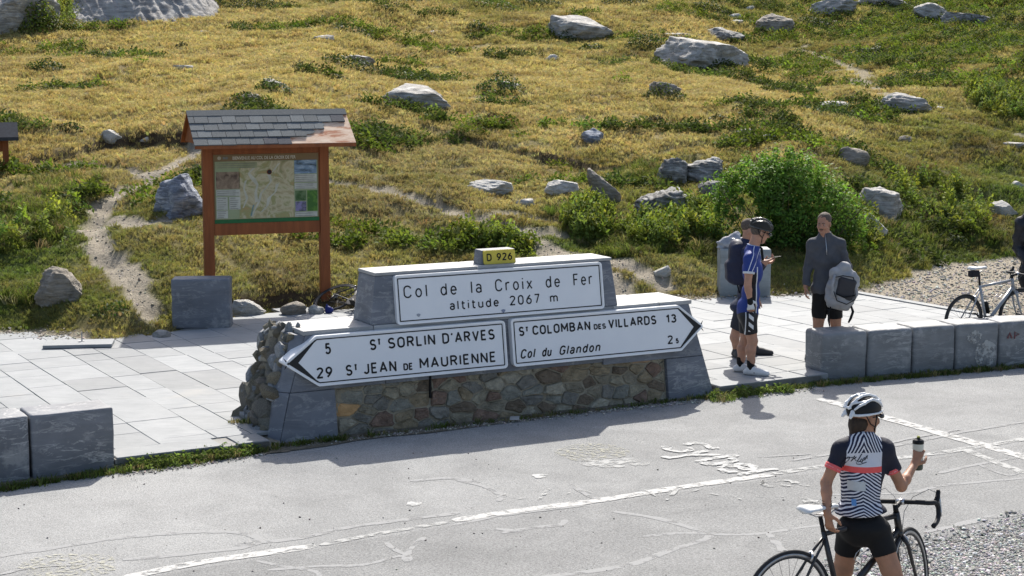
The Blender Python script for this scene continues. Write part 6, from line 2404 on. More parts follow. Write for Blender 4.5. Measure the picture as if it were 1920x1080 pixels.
def hand(F, wrist, dirn, palm_n, thumb_side, curl=.5, s=1.0, curls=None, k=.006, spread=.12):
    """dirn: wrist->knuckles, palm_n: out of the palm, thumb_side: +1/-1 along dirn x palm_n"""
    d = Vector(dirn).normalized()
    n = Vector(palm_n)
    n = (n - d * n.dot(d)).normalized()
    sd_ = d.cross(n) * thumb_side
    w = Vector(wrist)
    pal = w + d * .045 * s
    kn = w + d * .088 * s
    F.cone(w - d * .01, w + d * .02 * s, .024 * s, .025 * s, .012)
    for q in (-.5, -.1, .3, .7):
        F.cone(w + d * .015 * s + sd_ * q * .016 * s, kn + sd_ * (q * .042 * s), .0145 * s, .0125 * s, .010)
    L = [.072, .080, .075, .058]
    tips = []
    for i, q in enumerate((.75, .25, -.25, -.75)):
        c = (curls or [curl] * 4)[i]
        p = kn + sd_ * q * .040 * s
        dd = (d + sd_ * q * spread).normalized()
        r = [.0100, .0092, .0085, .0068]
        for j, fr in enumerate((.45, .32, .25)):
            ang = c * (.75, 1.15, .8)[j]
            ax = dd.cross(n).normalized()
            dd = Matrix.Rotation(ang, 3, ax) @ dd
            nn = Matrix.Rotation(ang, 3, ax) @ n
            n_l = nn
            e = p + dd * L[i] * fr * s * 1.05
            F.cone(p, e, r[j] * s, r[j + 1] * s, .004)
            p = e
            n = n_l
        n = Vector(palm_n)
        n = (n - d * n.dot(d)).normalized()
        tips.append(p)
    tb = w + d * .022 * s + sd_ * .026 * s + n * .006
    t1 = tb + (d * .5 + sd_ * .75 + n * .35).normalized() * .040 * s
    t2 = t1 + (d * .9 + sd_ * .15 + n * (.3 + curl * .5)).normalized() * .034 * s
    t3 = t2 + (d * .9 - sd_ * .15 + n * (.3 + curl * .6)).normalized() * .026 * s
    F.chain([tb, t1, t2, t3], [.0145 * s, .0115 * s, .0098 * s, .0078 * s], .006)
    return tips

def leg(F, hip, kn, an, rt=.083, rk=.052, rc=.052, ra=.036, back=(0, -1, 0), k=.02):
    hip, kn, an, back = map(lambda q: np.array(q, float), (hip, kn, an, back))
    F.cone(hip, hip * .45 + kn * .55, rt, rt * .78, k)
    F.cone(hip * .45 + kn * .55, kn, rt * .78, rk, k)
    F.ell(kn - back * .012, (rk * .82, rk * .9, rk * 1.05), None, .015)
    cm = kn * .68 + an * .32 + back * .016
    F.cone(kn, cm, rk * .93, rc, .02)
    F.cone(cm, kn * .25 + an * .75, rc, ra * 1.15, .02)
    F.cone(kn * .25 + an * .75, an, ra * 1.12, ra, .015)

def arm(F, sh, el, wr, r=(.046, .040, .036, .034, .025), k=.015):
    sh, el, wr = map(lambda q: np.array(q, float), (sh, el, wr))
    F.cone(sh, sh * .45 + el * .55, r[0], r[1], k)
    F.cone(sh * .45 + el * .55, el, r[1], r[2], k)
    m = el * .68 + wr * .32
    F.cone(el, m, r[2], r[3] * 1.08, k)
    F.cone(m, wr, r[3] * 1.08, r[4], k)

def torso(F, J, yaw, w=1.0, grow=0.0, female=False, k=.05, belly=0.0):
    """J: dict with neck, chest, waist, pelvis, shl, shr"""
    R = rotz(yaw)
    g = grow
    N = lambda q: np.array(J[q], float)
    F.ell(N('chest'), (.150 * w + g, .102 + g, .165 + g), R, .05)
    F.ell(N('waist'), (.128 * w + g, .092 + belly + g, .13 + g), R, k)
    F.ell(N('pelvis'), ((.158 if female else .150) * w + g, .108 + g, .125 + g), R, k)
    F.cone(N('shl') * .9 + N('chest') * .1, N('shr') * .9 + N('chest') * .1, .055 + g, .055 + g, .04)
    F.cone(N('neck') - np.array([0, 0, .05]), N('shl'), .058 + g, .05 + g, .04)
    F.cone(N('neck') - np.array([0, 0, .05]), N('shr'), .058 + g, .05 + g, .04)

def shoe(F, an, fwd, L=.27, h=.0, z=None):
    f = np.array([fwd[0], fwd[1], 0.0])
    f /= np.linalg.norm(f)
    yaw = math.atan2(f[1], f[0]) - math.pi / 2
    g = np.array([an[0], an[1], z if z is not None else an[2] - .08])
    heel = g - f * .055 + np.array([0, 0, .032])
    toe = g + f * (L - .10) + np.array([0, 0, .026])
    mid = g + f * .08 + np.array([0, 0, .038])
    cut = [((0, 0, g[2] + .002), (0, 0, -1))]
    F.cone(heel, mid, .036, .044, .02, cuts=cut)
    F.cone(mid, toe, .046, .034, .02, cuts=cut)
    F.cone(g + np.array([0, 0, .05]) - f * .02, np.array(an) + np.array([0, 0, .0]), .040, .040, .02, cuts=cut)
    F.cone(g + f * .03 + np.array([0, 0, .06]), mid, .034, .03, .02, cuts=cut)

def wrinkle(amp=.004, f=9, seed=1, dirz=1.8):
    return lambda P: (n3(P * np.array([1, 1, dirz]), f, seed) * amp + n3(P, f * 2.2, seed + 4) * amp * .45).astype(np.float32)

def helmet(parent, T, R, s, m_shell, m_core, nrib=7, tail=True, name='helmet', m_in=None):
    """ribbed road helmet in head coordinates; T maps head coordinates to the person's"""
    h = tag_part = empty(name)
    h.parent = parent
    # core
    Fc_ = Field()
    Fc_.ell(T(0, -.012, .052), np.array([.094, .128, .088]) * s, R, .02, cuts=[(T(0, .0, .026), -(R @ np.array([0, -.16, 1.0])))])
    o = fmesh('helmet_core', Fc_, .0055, m_core, h)
    Fs = Field()
    def surf(x, a, lift=0.004):
        """point on the helmet dome: x across, a angle from the front rim (0) over the top to the back (180)"""
        q = math.sqrt(max(1 - (x / .100) ** 2, .05))
        return T(x, -.014 + (.132 + lift) * math.cos(math.radians(a)) * q, .048 + (.090 + lift) * math.sin(math.radians(a)) * q + .004)
    rw = .0088 * s
    for x in (-.074, -.026, .026, .074):
        a0, a1 = 6 + abs(x) * 90, 172
        A = np.linspace(a0, a1, 8)
        pts = [surf(x * (.72 + .28 * math.sin(math.radians(a))) + .006 * math.sin(a * .06) * (1 if x > 0 else -1), a) for a in A]
        Fs.chain(pts, [rw * .8] + [rw * 1.15] * 3 + [rw] * 3 + [rw * .8], .004)
    for (x0, a0, x1, a1) in ((-.074, 60, -.026, 35), (.074, 60, .026, 35), (-.026, 100, .026, 112), (-.026, 18, .026, 18), (-.074, 105, -.026, 150), (.074, 105, .026, 150), (-.026, 168, .026, 168), (-.026, 60, .026, 52)):
        Fs.cone(surf(x0, a0), surf(x1, a1), rw * .9, rw * .9, .005)
    for sx in (-1, 1):
        Fs.chain([T(sx * .060, .098, .040), T(sx * .091, .035, .033), T(sx * .095, -.045, .030), T(sx * .070, -.105, .026), T(sx * .02, -.135, .024)], [rw * .7, rw * .8, rw * .9, rw, rw], .004)
    if tail:
        for sx in (-1, 1):
            Fs.cone(T(sx * .03, -.125, .045), T(sx * .038, -.150, .012), .016 * s, .010 * s, .006)
    fmesh('helmet_shell', Fs, .0045, m_shell, h)
    mb = MB()
    for sx in (-1, 1):
        mb.tube([T(sx * .083, .03, .03), T(sx * .079, .022, -.05), T(sx * .045, .04, -.105), T(0, .05, -.128)], .0045 * s, 6)
        mb.tube([T(sx * .085, -.06, .02), T(sx * .082, -.02, -.035), T(sx * .077, .02, -.055)], .004 * s, 6)
    mb.build('chin_strap', M_BLKPL, parent, True)
    return h

# ------------------------------------------------------------------ bicycles
M_CARB = simple('matt_black_frame', (.022, .022, .025), (.015, .015, .017), 3, .38, 0, spec=.5)
M_TYRE = simple('black_tyre_rubber', (.028, .028, .03), bump=.3, bs=60, rough=.8)
M_RIM = simple('grey_wheel_rim', (.05, .05, .052), rough=.5, metal=.3, bump=0)
M_RIMD = simple('silver_brake_track', (.40, .40, .41), rough=.35, metal=.8, bump=0)
M_ALU = simple('polished_aluminium', (.55, .55, .56), rough=.3, metal=.9, bump=0)
M_TAPE = simple('black_bar_tape', (.02, .02, .022), bump=.3, bs=50, rough=.7)
M_SADW = simple('white_saddle_cover', (.70, .70, .69), (.58, .58, .57), 4, .45, .1)
M_WFR = simple('silver_grey_frame', (.42, .43, .45), (.20, .21, .22), 2.2, .35, 0, spec=.5)

def bike(name, label, loc, yaw, steer=0.0, lean=0.0, m_frame=M_CARB, saddle_z=.93, saddle_tip=0.0, saddlebag=False, bottle=False, m_accent=None, group=None, flat=None, m_tape=M_TAPE):
    root = tag(empty(name, loc, 0), label, 'bicycle', group)
    if flat is not None: root.matrix_world = flat
    else: root.rotation_euler = (lean, 0, yaw)
    RW = .335
    rear, front, bb = Vector((0, 0, RW)), Vector((.985, 0, RW)), Vector((.405, 0, .272))
    seat_top = Vector((.265, 0, .735))
    sad = Vector((.215, 0, saddle_z))
    ht, hb = Vector((.835, 0, .80)), Vector((.865, 0, .675))
    fr = MB()
    fr.tube([bb, seat_top + Vector((-.003, 0, .02))], [.019, .0165], 10)
    fr.tube([seat_top, ht + Vector((.004, 0, -.022))], [.016, .018], 10)
    fr.tube([bb, hb + Vector((-.004, 0, .02))], [.024, .022], 10)
    fr.tube([ht, hb], [.021, .024], 10)
    for sy in (-1, 1):
        fr.tube([bb + Vector((0, sy * .025, 0)), bb + Vector((-.12, sy * .04, .012)), rear + Vector((0, sy * .062, 0))], [.012, .011, .009], 8)
        fr.tube([seat_top + Vector((0, sy * .012, -.03)), seat_top + Vector((-.08, sy * .03, -.13)), rear + Vector((0, sy * .062, 0))], [.010, .009, .008], 8)
    fr.tube([bb + Vector((0, -.036, 0)), bb + Vector((0, .036, 0))], .026, 12)
    fr.build('frame', m_frame, root, True)
    MB().tube([seat_top + Vector((.02, 0, -.06)), seat_top, sad + Vector((.02, 0, -.055))], .0135, 10).build('seat_post', M_BLKPL, root, True)
    # saddle
    V, Fs = [], []
    prof = [(-.135, .070, -.004), (-.11, .074, .006), (-.06, .066, .004), (0, .040, -.002), (.06, .024, -.002), (.11, .018, -.002), (.135, .010, -.010)]
    for (x, w, z) in prof:
        for a in np.linspace(0, math.pi, 9):
            V.append((x, w * math.cos(a), z + .016 * math.sin(a) ** .6))
        for a in (0.0,):
            V.append((x, 0, z - .018))
    ns = 10
    for i in range(len(prof) - 1):
        for k in range(ns):
            a0, a1 = i * ns + k, i * ns + (k + 1) % ns
            Fs.append((a0, a0 + ns, a1 + ns, a1))
    Fs.append(tuple(range(ns)))
    Fs.append(tuple((len(prof) - 1) * ns + k for k in reversed(range(ns))))
    Ms = Matrix.Translation(sad + Vector((.02, 0, 0))) @ Matrix.Rotation(-saddle_tip, 4, 'Y')
    so = mk('saddle', [tuple(Ms @ Vector(v)) for v in V], Fs, M_SADW, root, True)
    rl = MB()
    for sy in (-1, 1):
        rl.tube([Ms @ Vector((-.11, sy * .03, -.012)), Ms @ Vector((-.05, sy * .022, -.045)), Ms @ Vector((.05, sy * .02, -.045)), Ms @ Vector((.12, sy * .008, -.012))], .0035, 6)
    rl.build('saddle_rails', M_ALU, root, True)
    if saddlebag:
        b = MB().box(sad.x - .135, sad.x + .0, -.04, .04, sad.z - .105, sad.z - .025)
        b.build('saddle_bag', simple('black_saddle_bag', (.02, .02, .025)), root, bevel=.02, seg=3)
    # wheels
    def wheel(c, M):
        w = empty('wheel')
        w.parent = root
        def ringtube(R0, r, n=56, seg=8, oy=0, sq=1.0):
            mb = MB()
            for i in range(n):
                a = 2 * math.pi * i / n
                for k in range(seg):
                    b = 2 * math.pi * k / seg
                    rr_ = R0 + r * math.cos(b)
                    mb.v.append((c[0] + rr_ * math.cos(a), c[1] + oy + r * sq * math.sin(b), c[2] + rr_ * math.sin(a)))
            for i in range(n):
                for k in range(seg):
                    mb.f.append((i * seg + k, i * seg + (k + 1) % seg, ((i + 1) % n) * seg + (k + 1) % seg, ((i + 1) % n) * seg + k))
            return mb
        ringtube(.322, .0125).xf(M).build('tyre', M_TYRE, w, True)
        ringtube(.303, .0125, sq=.75).xf(M).build('rim', M_RIMD if (m_frame is M_CARB and flat is None) else M_RIM, w, True)
        ringtube(.288, .009, sq=.8).xf(M).build('rim_edge', M_RIM, w, True)
        sp = MB()
        for i in range(24):
            a = 2 * math.pi * i / 24
            b = a + (.35 if i % 2 else -.35)
            y = .028 if i % 4 < 2 else -.028
            sp.tube([(c[0] + .02 * math.cos(b), c[1] + y, c[2] + .02 * math.sin(b)), (c[0] + .292 * math.cos(a), c[1], c[2] + .292 * math.sin(a))], .0014, 4, cap=False)
        sp.xf(M).build('spokes', M_RIM, w, kind='stuff')
        MB().tube([(c[0], c[1] - .05, c[2]), (c[0], c[1] - .03, c[2]), (c[0], c[1] + .03, c[2]), (c[0], c[1] + .05, c[2])], [.012, .02, .02, .012], 12).xf(M).build('hub', M_BLKPL, w, True)
    I = Matrix.Identity(4)
    wheel(rear, I)
    ax = (ht - hb).normalized()
    Ms_ = Matrix.Translation(hb) @ Matrix.Rotation(steer, 4, ax) @ Matrix.Translation(-hb)
    wheel(front, Ms_)
    fk = MB()
    crown = hb + Vector((.012, 0, -.035))
    fk.tube([hb, crown], .022, 10)
    for sy in (-1, 1):
        fk.tube([crown + Vector((0, sy * .012, 0)), crown + Vector((.02, sy * .04, -.06)), crown + Vector((.055, sy * .046, -.18)), front + Vector((0, sy * .05, 0))], [.015, .014, .012, .008], 8)
    fk.xf(Ms_).build('fork', m_frame, root, True)
    st = ht + Vector((-.006, 0, .03))
    clampc = st + Vector((.095, 0, .02))
    MB().tube([ht, st + Vector((0, 0, .02))], .017, 10).tube([st, clampc], [.016, .017], 10).xf(Ms_).build('stem', M_BLKPL, root, True)
    MB().tube([clampc + Vector((0, -.028, 0)), clampc + Vector((0, .028, 0))], .021, 10).xf(Ms_).build('stem_clamp', M_ALU, root, True)
    hbm = MB()
    pts = []
    for sy in (-1, 1):
        P = [clampc, clampc + Vector((0, sy * .10, 0)), clampc + Vector((-.002, sy * .185, -.002)), clampc + Vector((.03, sy * .205, -.006)), clampc + Vector((.075, sy * .207, -.016)), clampc + Vector((.10, sy * .209, -.05)), clampc + Vector((.092, sy * .211, -.095)), clampc + Vector((.06, sy * .213, -.125)), clampc + Vector((.01, sy * .215, -.138)), clampc + Vector((-.03, sy * .216, -.142))]
        hbm.tube(P, [.0155, .0155, .0155, .016, .016, .016, .0155, .0155, .016, .016], 8)
    hbm.xf(Ms_).build('handlebar', m_tape, root, True)
    for sy in (-1, 1):
        lv = MB()
        a = clampc + Vector((.07, sy * .207, -.008))
        lv.tube([a, a + Vector((.035, 0, .022)), a + Vector((.055, 0, .055)), a + Vector((.052, 0, .068))], [.017, .017, .015, .010], 8)
        lv.xf(Ms_).build('brake_hood', M_BLKPL, root, True)
        lv = MB().tube([a + Vector((.062, 0, .035)), a + Vector((.072, 0, -.02)), a + Vector((.060, sy * .006, -.075)), a + Vector((.052, sy * .010, -.105))], [.006, .008, .007, .004], 6)
        lv.xf(Ms_).build('brake_lever', M_ALU, root, True)
    cb = MB()
    for sy in (-1, 1):
        a = clampc + Vector((.115, sy * .205, .04))
        cb.tube([a, a + Vector((.01, -sy * .06, .02)), clampc + Vector((.06, sy * .06, .02)), clampc + Vector((.0, sy * .02, -.06)), hb + Vector((.05, sy * .012, .06)), hb + Vector((.045, 0, -.02))], .0022, 5)
    cb.xf(Ms_).build('cables', simple('grey_cable_sheath', (.16, .16, .17), bump=0), root, True, kind='stuff')
    # front brake, rear brake
    br = MB().tube([crown + Vector((.03, 0, .01)), crown + Vector((.045, .03, -.03)), crown + Vector((.04, .032, -.06))], .008, 6).tube([crown + Vector((.03, 0, .01)), crown + Vector((.045, -.03, -.03)), crown + Vector((.04, -.032, -.06))], .008, 6)
    br.xf(Ms_).build('brake_calliper', M_ALU, root, True)
    c2 = seat_top + Vector((-.085, 0, -.10))
    MB().tube([c2, c2 + Vector((-.02, .03, -.02)), c2 + Vector((-.03, .03, -.05))], .008, 6).tube([c2, c2 + Vector((-.02, -.03, -.02)), c2 + Vector((-.03, -.03, -.05))], .008, 6).build('brake_calliper', M_ALU, root, True)
    # drivetrain on the right (-y) side
    ck = MB()
    ck.lathe([(.006, 0), (.098, 0), (.100, .003), (.098, .006), (.006, .006)], (bb.x, bb.y - .050, bb.z), 32, 'y')
    ck.build('chainring', M_RIM, root)
    for sgn, y in ((1, -.062), (-1, .058)):
        e = bb + Vector((.12 * sgn, y, -.125 * sgn))
        MB().tube([bb + Vector((0, y, 0)), e], [.014, .010], 8).build('crank', M_BLKPL, root, True)
        p = MB().box(e.x - .045, e.x + .045, e.y + (-.085 if y < 0 else .01), e.y + (-.01 if y < 0 else .085), e.z - .009, e.z + .009)
        p.build('pedal', M_BLKPL, root, bevel=.005)
    cs = MB()
    for q, r_ in enumerate((.052, .046, .040, .034, .028)):
        cs.lathe([(.008, 0), (r_, 0), (r_, .0025), (.008, .0025)], (rear.x, rear.y - .030 - .0045 * q, rear.z), 20, 'y')
    cs.build('cassette', M_ALU, root)
    MB().tube([(bb.x, -.048, bb.z + .099), (rear.x, -.042, rear.z + .045)], .004, 5).tube([(bb.x, -.048, bb.z - .099), (rear.x + .02, -.042, rear.z - .15), (rear.x + .005, -.042, rear.z - .085), (rear.x + .03, -.042, rear.z - .05)], .004, 5).build('chain', M_RIM, root, True)
    MB().tube([(rear.x + .01, -.055, rear.z - .02), (rear.x + .012, -.055, rear.z - .08), (rear.x + .022, -.05, rear.z - .15)], [.012, .010, .008], 6).build('derailleur', M_BLKPL, root, True)
    cg = MB()
    d = (hb - bb).normalized()
    c0 = bb + d * .27 + Vector((-.03, 0, .03)) + Vector((-d.z * .02, 0, d.x * .02))
    up_ = Vector((-d.z, 0, d.x))
    for sy in (-1, 1):
        cg.tube([c0 + up_ * 0, c0 + up_ * .04 + Vector((0, sy * .037, 0)), c0 + up_ * .07 + d * .03 + Vector((0, sy * .02, 0)), c0 + up_ * .05 + d * .13 + Vector((0, sy * .037, 0)), c0 + d * .15], .003, 5)
    cg.build('bottle_cage', M_ALU, root, True)
    if bottle:
        b0 = bb + (seat_top - bb).normalized() * .13 + Vector((.045, 0, .01))
        MB().tube([b0, b0 + Vector((-.035, 0, .11)), b0 + Vector((-.042, 0, .13)), b0 + Vector((-.046, 0, .145))], [.036, .036, .03, .018], 14).build('water_bottle_cage_bag', M_BLKPL, root, True)
    return root

# foreground bicycle held by the woman
BK_R, BK_F = np.array([1.69, 10.10]), np.array([2.60, 10.58])
byaw = math.atan2(BK_F[1] - BK_R[1], BK_F[0] - BK_R[0])
bike('road_bicycle', 'black road bicycle with white saddle straddled by the woman in the zebra jersey', (BK_R[0], BK_R[1], 0), byaw, steer=math.radians(30), saddle_z=.905)
# light coloured bicycle behind the right hand block row
_ry = math.radians(33)
bike('road_bicycle', 'silver grey road bicycle with saddle bag standing behind the right row of blocks', (5.47, 20.42, PZ), _ry, steer=math.radians(-6), m_frame=M_WFR, saddlebag=True, bottle=True, saddle_z=.97, lean=0)
# toppled bicycle behind the sign wall
q = G(655, 590, .09)
fl = Matrix.Translation(Vector((q[0] - .42, q[1] + .30, .09))) @ Matrix.Rotation(math.radians(-38), 4, 'Z') @ Matrix.Rotation(math.radians(-62), 4, 'X') 
bike('toppled_bicycle', 'dark bicycle lying toppled on the paving, mostly hidden behind the sign wall', (0, 0, 0), 0, flat=fl, steer=.5)
q = G(617, 588, .09)
bag = Field().ell((0, 0, .07), (.10, .07, .08), None, .02).cone((-.03, 0, .1), (-.05, 0, .19), .05, .02, .03)
o = fmesh('stuff_sack', bag, .012, cloth('royal_blue_nylon', (.02, .03, .16)), None, wrinkle(.012, 14))
o.location = tuple(q)
o.scale = (.6, .6, .65)
tag(o, 'small royal blue bag on the ground left of the toppled bicycle', 'bag')

# ------------------------------------------------------------------ people
def loc_fn(root):
    root = np.array(root, float)
    return lambda u, v, dy=0.0: atY(u, v, root[1] + dy) - root

# ---- woman in the foreground, seen from behind, bottle in her right hand
wr_ = (2.133, 10.39, 0.0)
woman = tag(empty('person', wr_), 'woman in zebra striped cycling jersey and white helmet, back turned, holding up a water bottle', 'person')
P = loc_fn(wr_)
J = dict(neck=P(1618, 813, .0), shl=P(1577, 843, -.02), shr=P(1656, 842, .03), chest=P(1616, 880, .03), waist=P(1613, 926, .0), pelvis=P(1618, 990, -.02))
Hc = P(1621, 781, .03)
hf = (.86, .50, -.02)
B = Field()
T, R = head(B, Hc, hf, (-.05, 0, 1), .98)
B.cone(Hc + np.array([-.01, -.01, -.05]), J['neck'] - np.array([0, -.01, .03]), .052, .056, .03)
torso(B, J, math.radians(-12), .88, -.004, True)
elL, wrL = P(1549, 905, -.06), P(1551, 962, -.20)
elR, wrR = P(1690, 912, .06), P(1714, 872, .22)
arm(B, J['shl'], elL, wrL, (.043, .037, .034, .031, .022))
arm(B, J['shr'], elR, wrR, (.043, .037, .034, .031, .022))
hand(B, wrL, P(1556, 995, -.20) - wrL, (.75, .55, .0), 1, .5, .92)
# bottle and the hand round it
bt = P(1721, 852, .27)
hand(B, wrR, P(1721, 851, .24) - wrR, (.25, .75, .0), -1, .62, .92, curls=[.75, .7, .7, .7])
hipL, hipR = P(1594, 998, .05), P(1645, 998, -.04)
knL, knR = P(1571, 1120, .16), P(1690, 1122, -.12)
anL, anR = np.array([-.22, .24, .09]), np.array([.29, -.14, .09])
leg(B, hipL, knL, anL, .078, .054, .054, .038, (.2, -1, 0))
leg(B, hipR, knR, anR, .080, .054, .054, .038, (.2, -1, 0))
fmesh('body', B, .0068, M_SKIN, woman)
face_bits(T, R, woman, eyes=False, glasses=True, s=.98)
# jersey
def zebra():
    m = MT('zebra_jersey_fabric', .7, .25)
    v = m.coord()
    x, y, z = m.sep(v)
    nz = m.noise(v, 5, 2, .5)
    nz2 = m.noise(v, 11, 2, .5)
    cx = J['neck'][0]
    xs = x - (cx + .012)
    # upper fan: stripes running down to the left, bending to chevrons at right
    up = ((z * .55 - xs * 1.0 - (xs + .02).max(0.0) * -2.2) * 270.0 + nz * 14.0 + nz2 * 5.0).sin().gt(.2)
    lo = ((z * 1.0 + (xs + .02).abs() * .55 + xs * .15) * 290.0 + nz * 18.0 + nz2 * 6.0).sin().gt(.15)
    zb0, zb1, zb2 = 1.225, 1.135, 1.098
    st = z.gt(zb0) * up + z.lt(zb2) * lo
    navy = (.012, .016, .045)
    white = (.60, .61, .66)
    c = m.mix(st, navy, white)
    band = z.gt(zb1) * z.lt(zb0)
    c = m.mix(band, c, (.55, .56, .62))
    coral = z.gt(zb2) * z.lt(zb1)
    c = m.mix(coral, c, (.72, .10, .095))
    # raglan sleeves and right side panel are plain navy
    edgeL = xs.lt(-.118 - 0.0)
    rag = (xs.abs() + (z - 1.26).max(0.0) * .42).gt(.128)
    side = (xs - (1.2 - z).max(0.0) * .0).gt(.100)
    front = y.gt(.055)
    pl = (rag * z.gt(1.12)).max(side).max(front)
    c = m.mix(pl, c, (.014, .015, .028))
    m.color(c)
    m.bump(m.noise(v, 7, 4, .6, 1.0), .55, .02)
    return m.m
Jf = Field()
Jt = dict(J)
torso(Jf, Jt, math.radians(-12), .88, .010, True)
Jf.ell(P(1614, 958, -.02), (.168, .120, .075), rotz(math.radians(-12)), .04)
def dcut(p, n):
    n = np.array(n, float)
    return (tuple(p), tuple(n / np.linalg.norm(n)))
seL = J['shl'] * .40 + elL * .60
seR = J['shr'] * .42 + elR * .58
Jf.cone(J['shl'], seL + (elL - J['shl']) * .1, .056, .049, .03, cuts=[dcut(seL, elL - J['shl'])])
Jf.cone(J['shr'], seR + (elR - J['shr']) * .1, .056, .049, .03, cuts=[dcut(seR, elR - J['shr'])])
Jf.cone(J['neck'] - np.array([0, 0, .05]), J['neck'] + np.array([0, .0, .008]), .07, .062, .03, cuts=[dcut(J['neck'] + np.array([0, 0, .006]), (0, .15, 1))])
hemz = P(1618, 968, -.1)[2]
for i, q in enumerate(Jf.p):
    q[7].append(((0, 0, hemz), (.12, 0, -1.0)))
M_ZEB = zebra()
jersey = fmesh('jersey', Jf, .0065, M_ZEB, woman, wrinkle(.006, 9, 3, .8))
M_CORAL = cloth('coral_cuff', (.75, .13, .13))
for s_, e_, nm in ((J['shl'], elL, .60), (J['shr'], elR, .58)):
    p = s_ * (1 - nm) + e_ * nm
    d = (e_ - s_) / np.linalg.norm(e_ - s_)
    cf = Field().cone(p - d * .03, p + d * .02, .0535, .0515, .003, cuts=[dcut(p + d * .003, d), dcut(p - d * .032, -d)])
    fmesh('sleeve_cuff', cf, .005, M_CORAL, woman)
    cf = Field().cone(p - d * .03, p + d * .02, .0545, .0535, .003, cuts=[dcut(p - d * .010, d), dcut(p - d * .016, -d)])
    fmesh('cuff_stripe', cf, .004, cloth('pale_pink_cuff_stripe', (.75, .42, .45)), woman)
# script on the band, patch on the pocket: thin prints following the back
from mathutils.bvhtree import BVHTree
def back_proj(ob_, lift=.002):
    me = ob_.data
    bvh = BVHTree.FromPolygons([v.co[:] for v in me.vertices], [tuple(p.vertices) for p in me.polygons])
    def f(x, z):
        h = bvh.ray_cast(Vector((x, -1.0, z)), Vector((0, 1, 0)))
        if h[0] is None: return (x, -.12, z)
        return (x, h[0].y - lift, z)
    return f
bp = back_proj(jersey)
def zp(x, y):            # pixels of a 6x enlargement with origin (1560,720)
    q = P(1560 + x / 6.0, 720 + y / 6.0, -.10)
    return q[0], q[2]
sc_mb = MB()
for st in [[(118, 935), (105, 925), (118, 900), (150, 860), (185, 825), (205, 830), (200, 860), (170, 900), (150, 915)],
           [(150, 850), (190, 840), (240, 835), (270, 828)], [(262, 815), (245, 850), (225, 885)], [(225, 885), (255, 850), (285, 830), (262, 855), (285, 880), (300, 875)],
           [(300, 875), (322, 840), (345, 795), (335, 810), (300, 870), (300, 890), (320, 885)], [(320, 885), (345, 850), (325, 885), (345, 890), (360, 850), (345, 900)],
           [(360, 850), (380, 838), (375, 865), (355, 872)], [(380, 870), (395, 830), (412, 815), (400, 850), (412, 845)], [(285, 895), (290, 915), (330, 915), (370, 900), (400, 890)]]:
    pts = []
    for i in range(len(st) - 1):
        for t in np.linspace(0, 1, 4, endpoint=False):
            x, z = zp(st[i][0] * (1 - t) + st[i + 1][0] * t, st[i][1] * (1 - t) + st[i + 1][1] * t)
            pts.append(bp(x, z))
    x, z = zp(*st[-1])
    pts.append(bp(x, z))
    sc_mb.tube(pts, .0021, 5)
sc_mb.build('script_lettering', simple('black_script_print', (.012, .012, .02), bump=0), woman, kind='stuff')
def patch(name, x0, x1, y0, y1, mat, ny=5, lift=.004):
    b = back_proj(jersey, lift)
    V = []
    for j in range(ny + 1):
        for i in range(ny + 1):
            x, z = zp(x0 + (x1 - x0) * i / ny, y0 + (y1 - y0) * j / ny)
            V.append(b(x, z))
    mk(name, V, [(j * (ny + 1) + i, j * (ny + 1) + i + 1, (j + 1) * (ny + 1) + i + 1, (j + 1) * (ny + 1) + i) for j in range(ny) for i in range(ny)], mat, woman, True)
patch('pocket_patch', 190, 380, 1106, 1206, cloth('pale_grey_patch', (.55, .56, .55)))
patch('blue_print', 225, 275, 1300, 1370, cloth('light_blue_print', (.12, .30, .62)), 3, .003)
# shorts
Sf = Field()
Sf.ell(J['pelvis'], (.150, .113, .12), rotz(math.radians(-12)), .03)
Sf.ell(P(1619, 988, -.03), (.160, .115, .07), rotz(math.radians(-12)), .03)
for hp, kn, f_ in ((hipL, knL, .30), (hipR, knR, .33)):
    e = hp * (1 - f_) + kn * f_
    Sf.cone(hp, hp * .4 + kn * .6, .086, .072, .02, cuts=[dcut(e, kn - hp)])
fmesh('shorts', Sf, .007, M_BLKLY, woman, wrinkle(.002, 10, 9))
# hair below the helmet
Hf = Field()
Hf.ell(T(0, -.052, -.035), np.array([.066, .055, .062]), R, .02)
Hf.cone(T(0, -.075, -.06), T(0, -.085, -.115), .038, .018, .03)
Hf.cone(T(-.03, -.06, -.06), T(-.03, -.085, -.12), .024, .008, .02)
fmesh('hair', Hf, .006, M_HAIR, woman, wrinkle(.005, 30, 2, .3))
M_HW = simple('white_helmet_shell', (.66, .67, .68), (.6, .61, .62), 4, .3, 0, spec=.5)
helmet(woman, T, R, .98, M_HW, M_BLKPL)
for an, f in ((anL, (.5, .8)), (anR, (.5, .8))):
    F_ = Field()
    shoe(F_, an, f, .25, z=0.0)
    fmesh('shoe', F_, .008, M_SHOEW, woman)
MB().tube([wrR + np.array([.0, -.024, -.0]), wrR + np.array([.024, .0, .004]), wrR + np.array([0, .024, 0]), wrR + np.array([-.024, 0, -.004])], .004, 6, closed=True).build('bracelet', simple('pale_woven_bracelet', (.5, .45, .4), bump=0), woman, True)
a0 = elL * .40 + wrL * .60
for k_ in (0, .018, .030):
    q0 = a0 + (wrL - elL) / np.linalg.norm(wrL - elL) * k_
    pts = [q0 + np.array([.0300 * math.cos(t), .0300 * math.sin(t), .003 * math.sin(2 * t)]) for t in np.linspace(0, 6.283, 17)[:-1]]
    MB().tube(pts, .0022, 5, closed=True).build('armband', M_BLKPL, woman, True)
bo = tag(empty('water_bottle', tuple(bt + np.array(wr_) + np.array([0, .0, -.098]))), 'beige cycling bottle with black cap held up in the right hand of the woman', 'bottle')
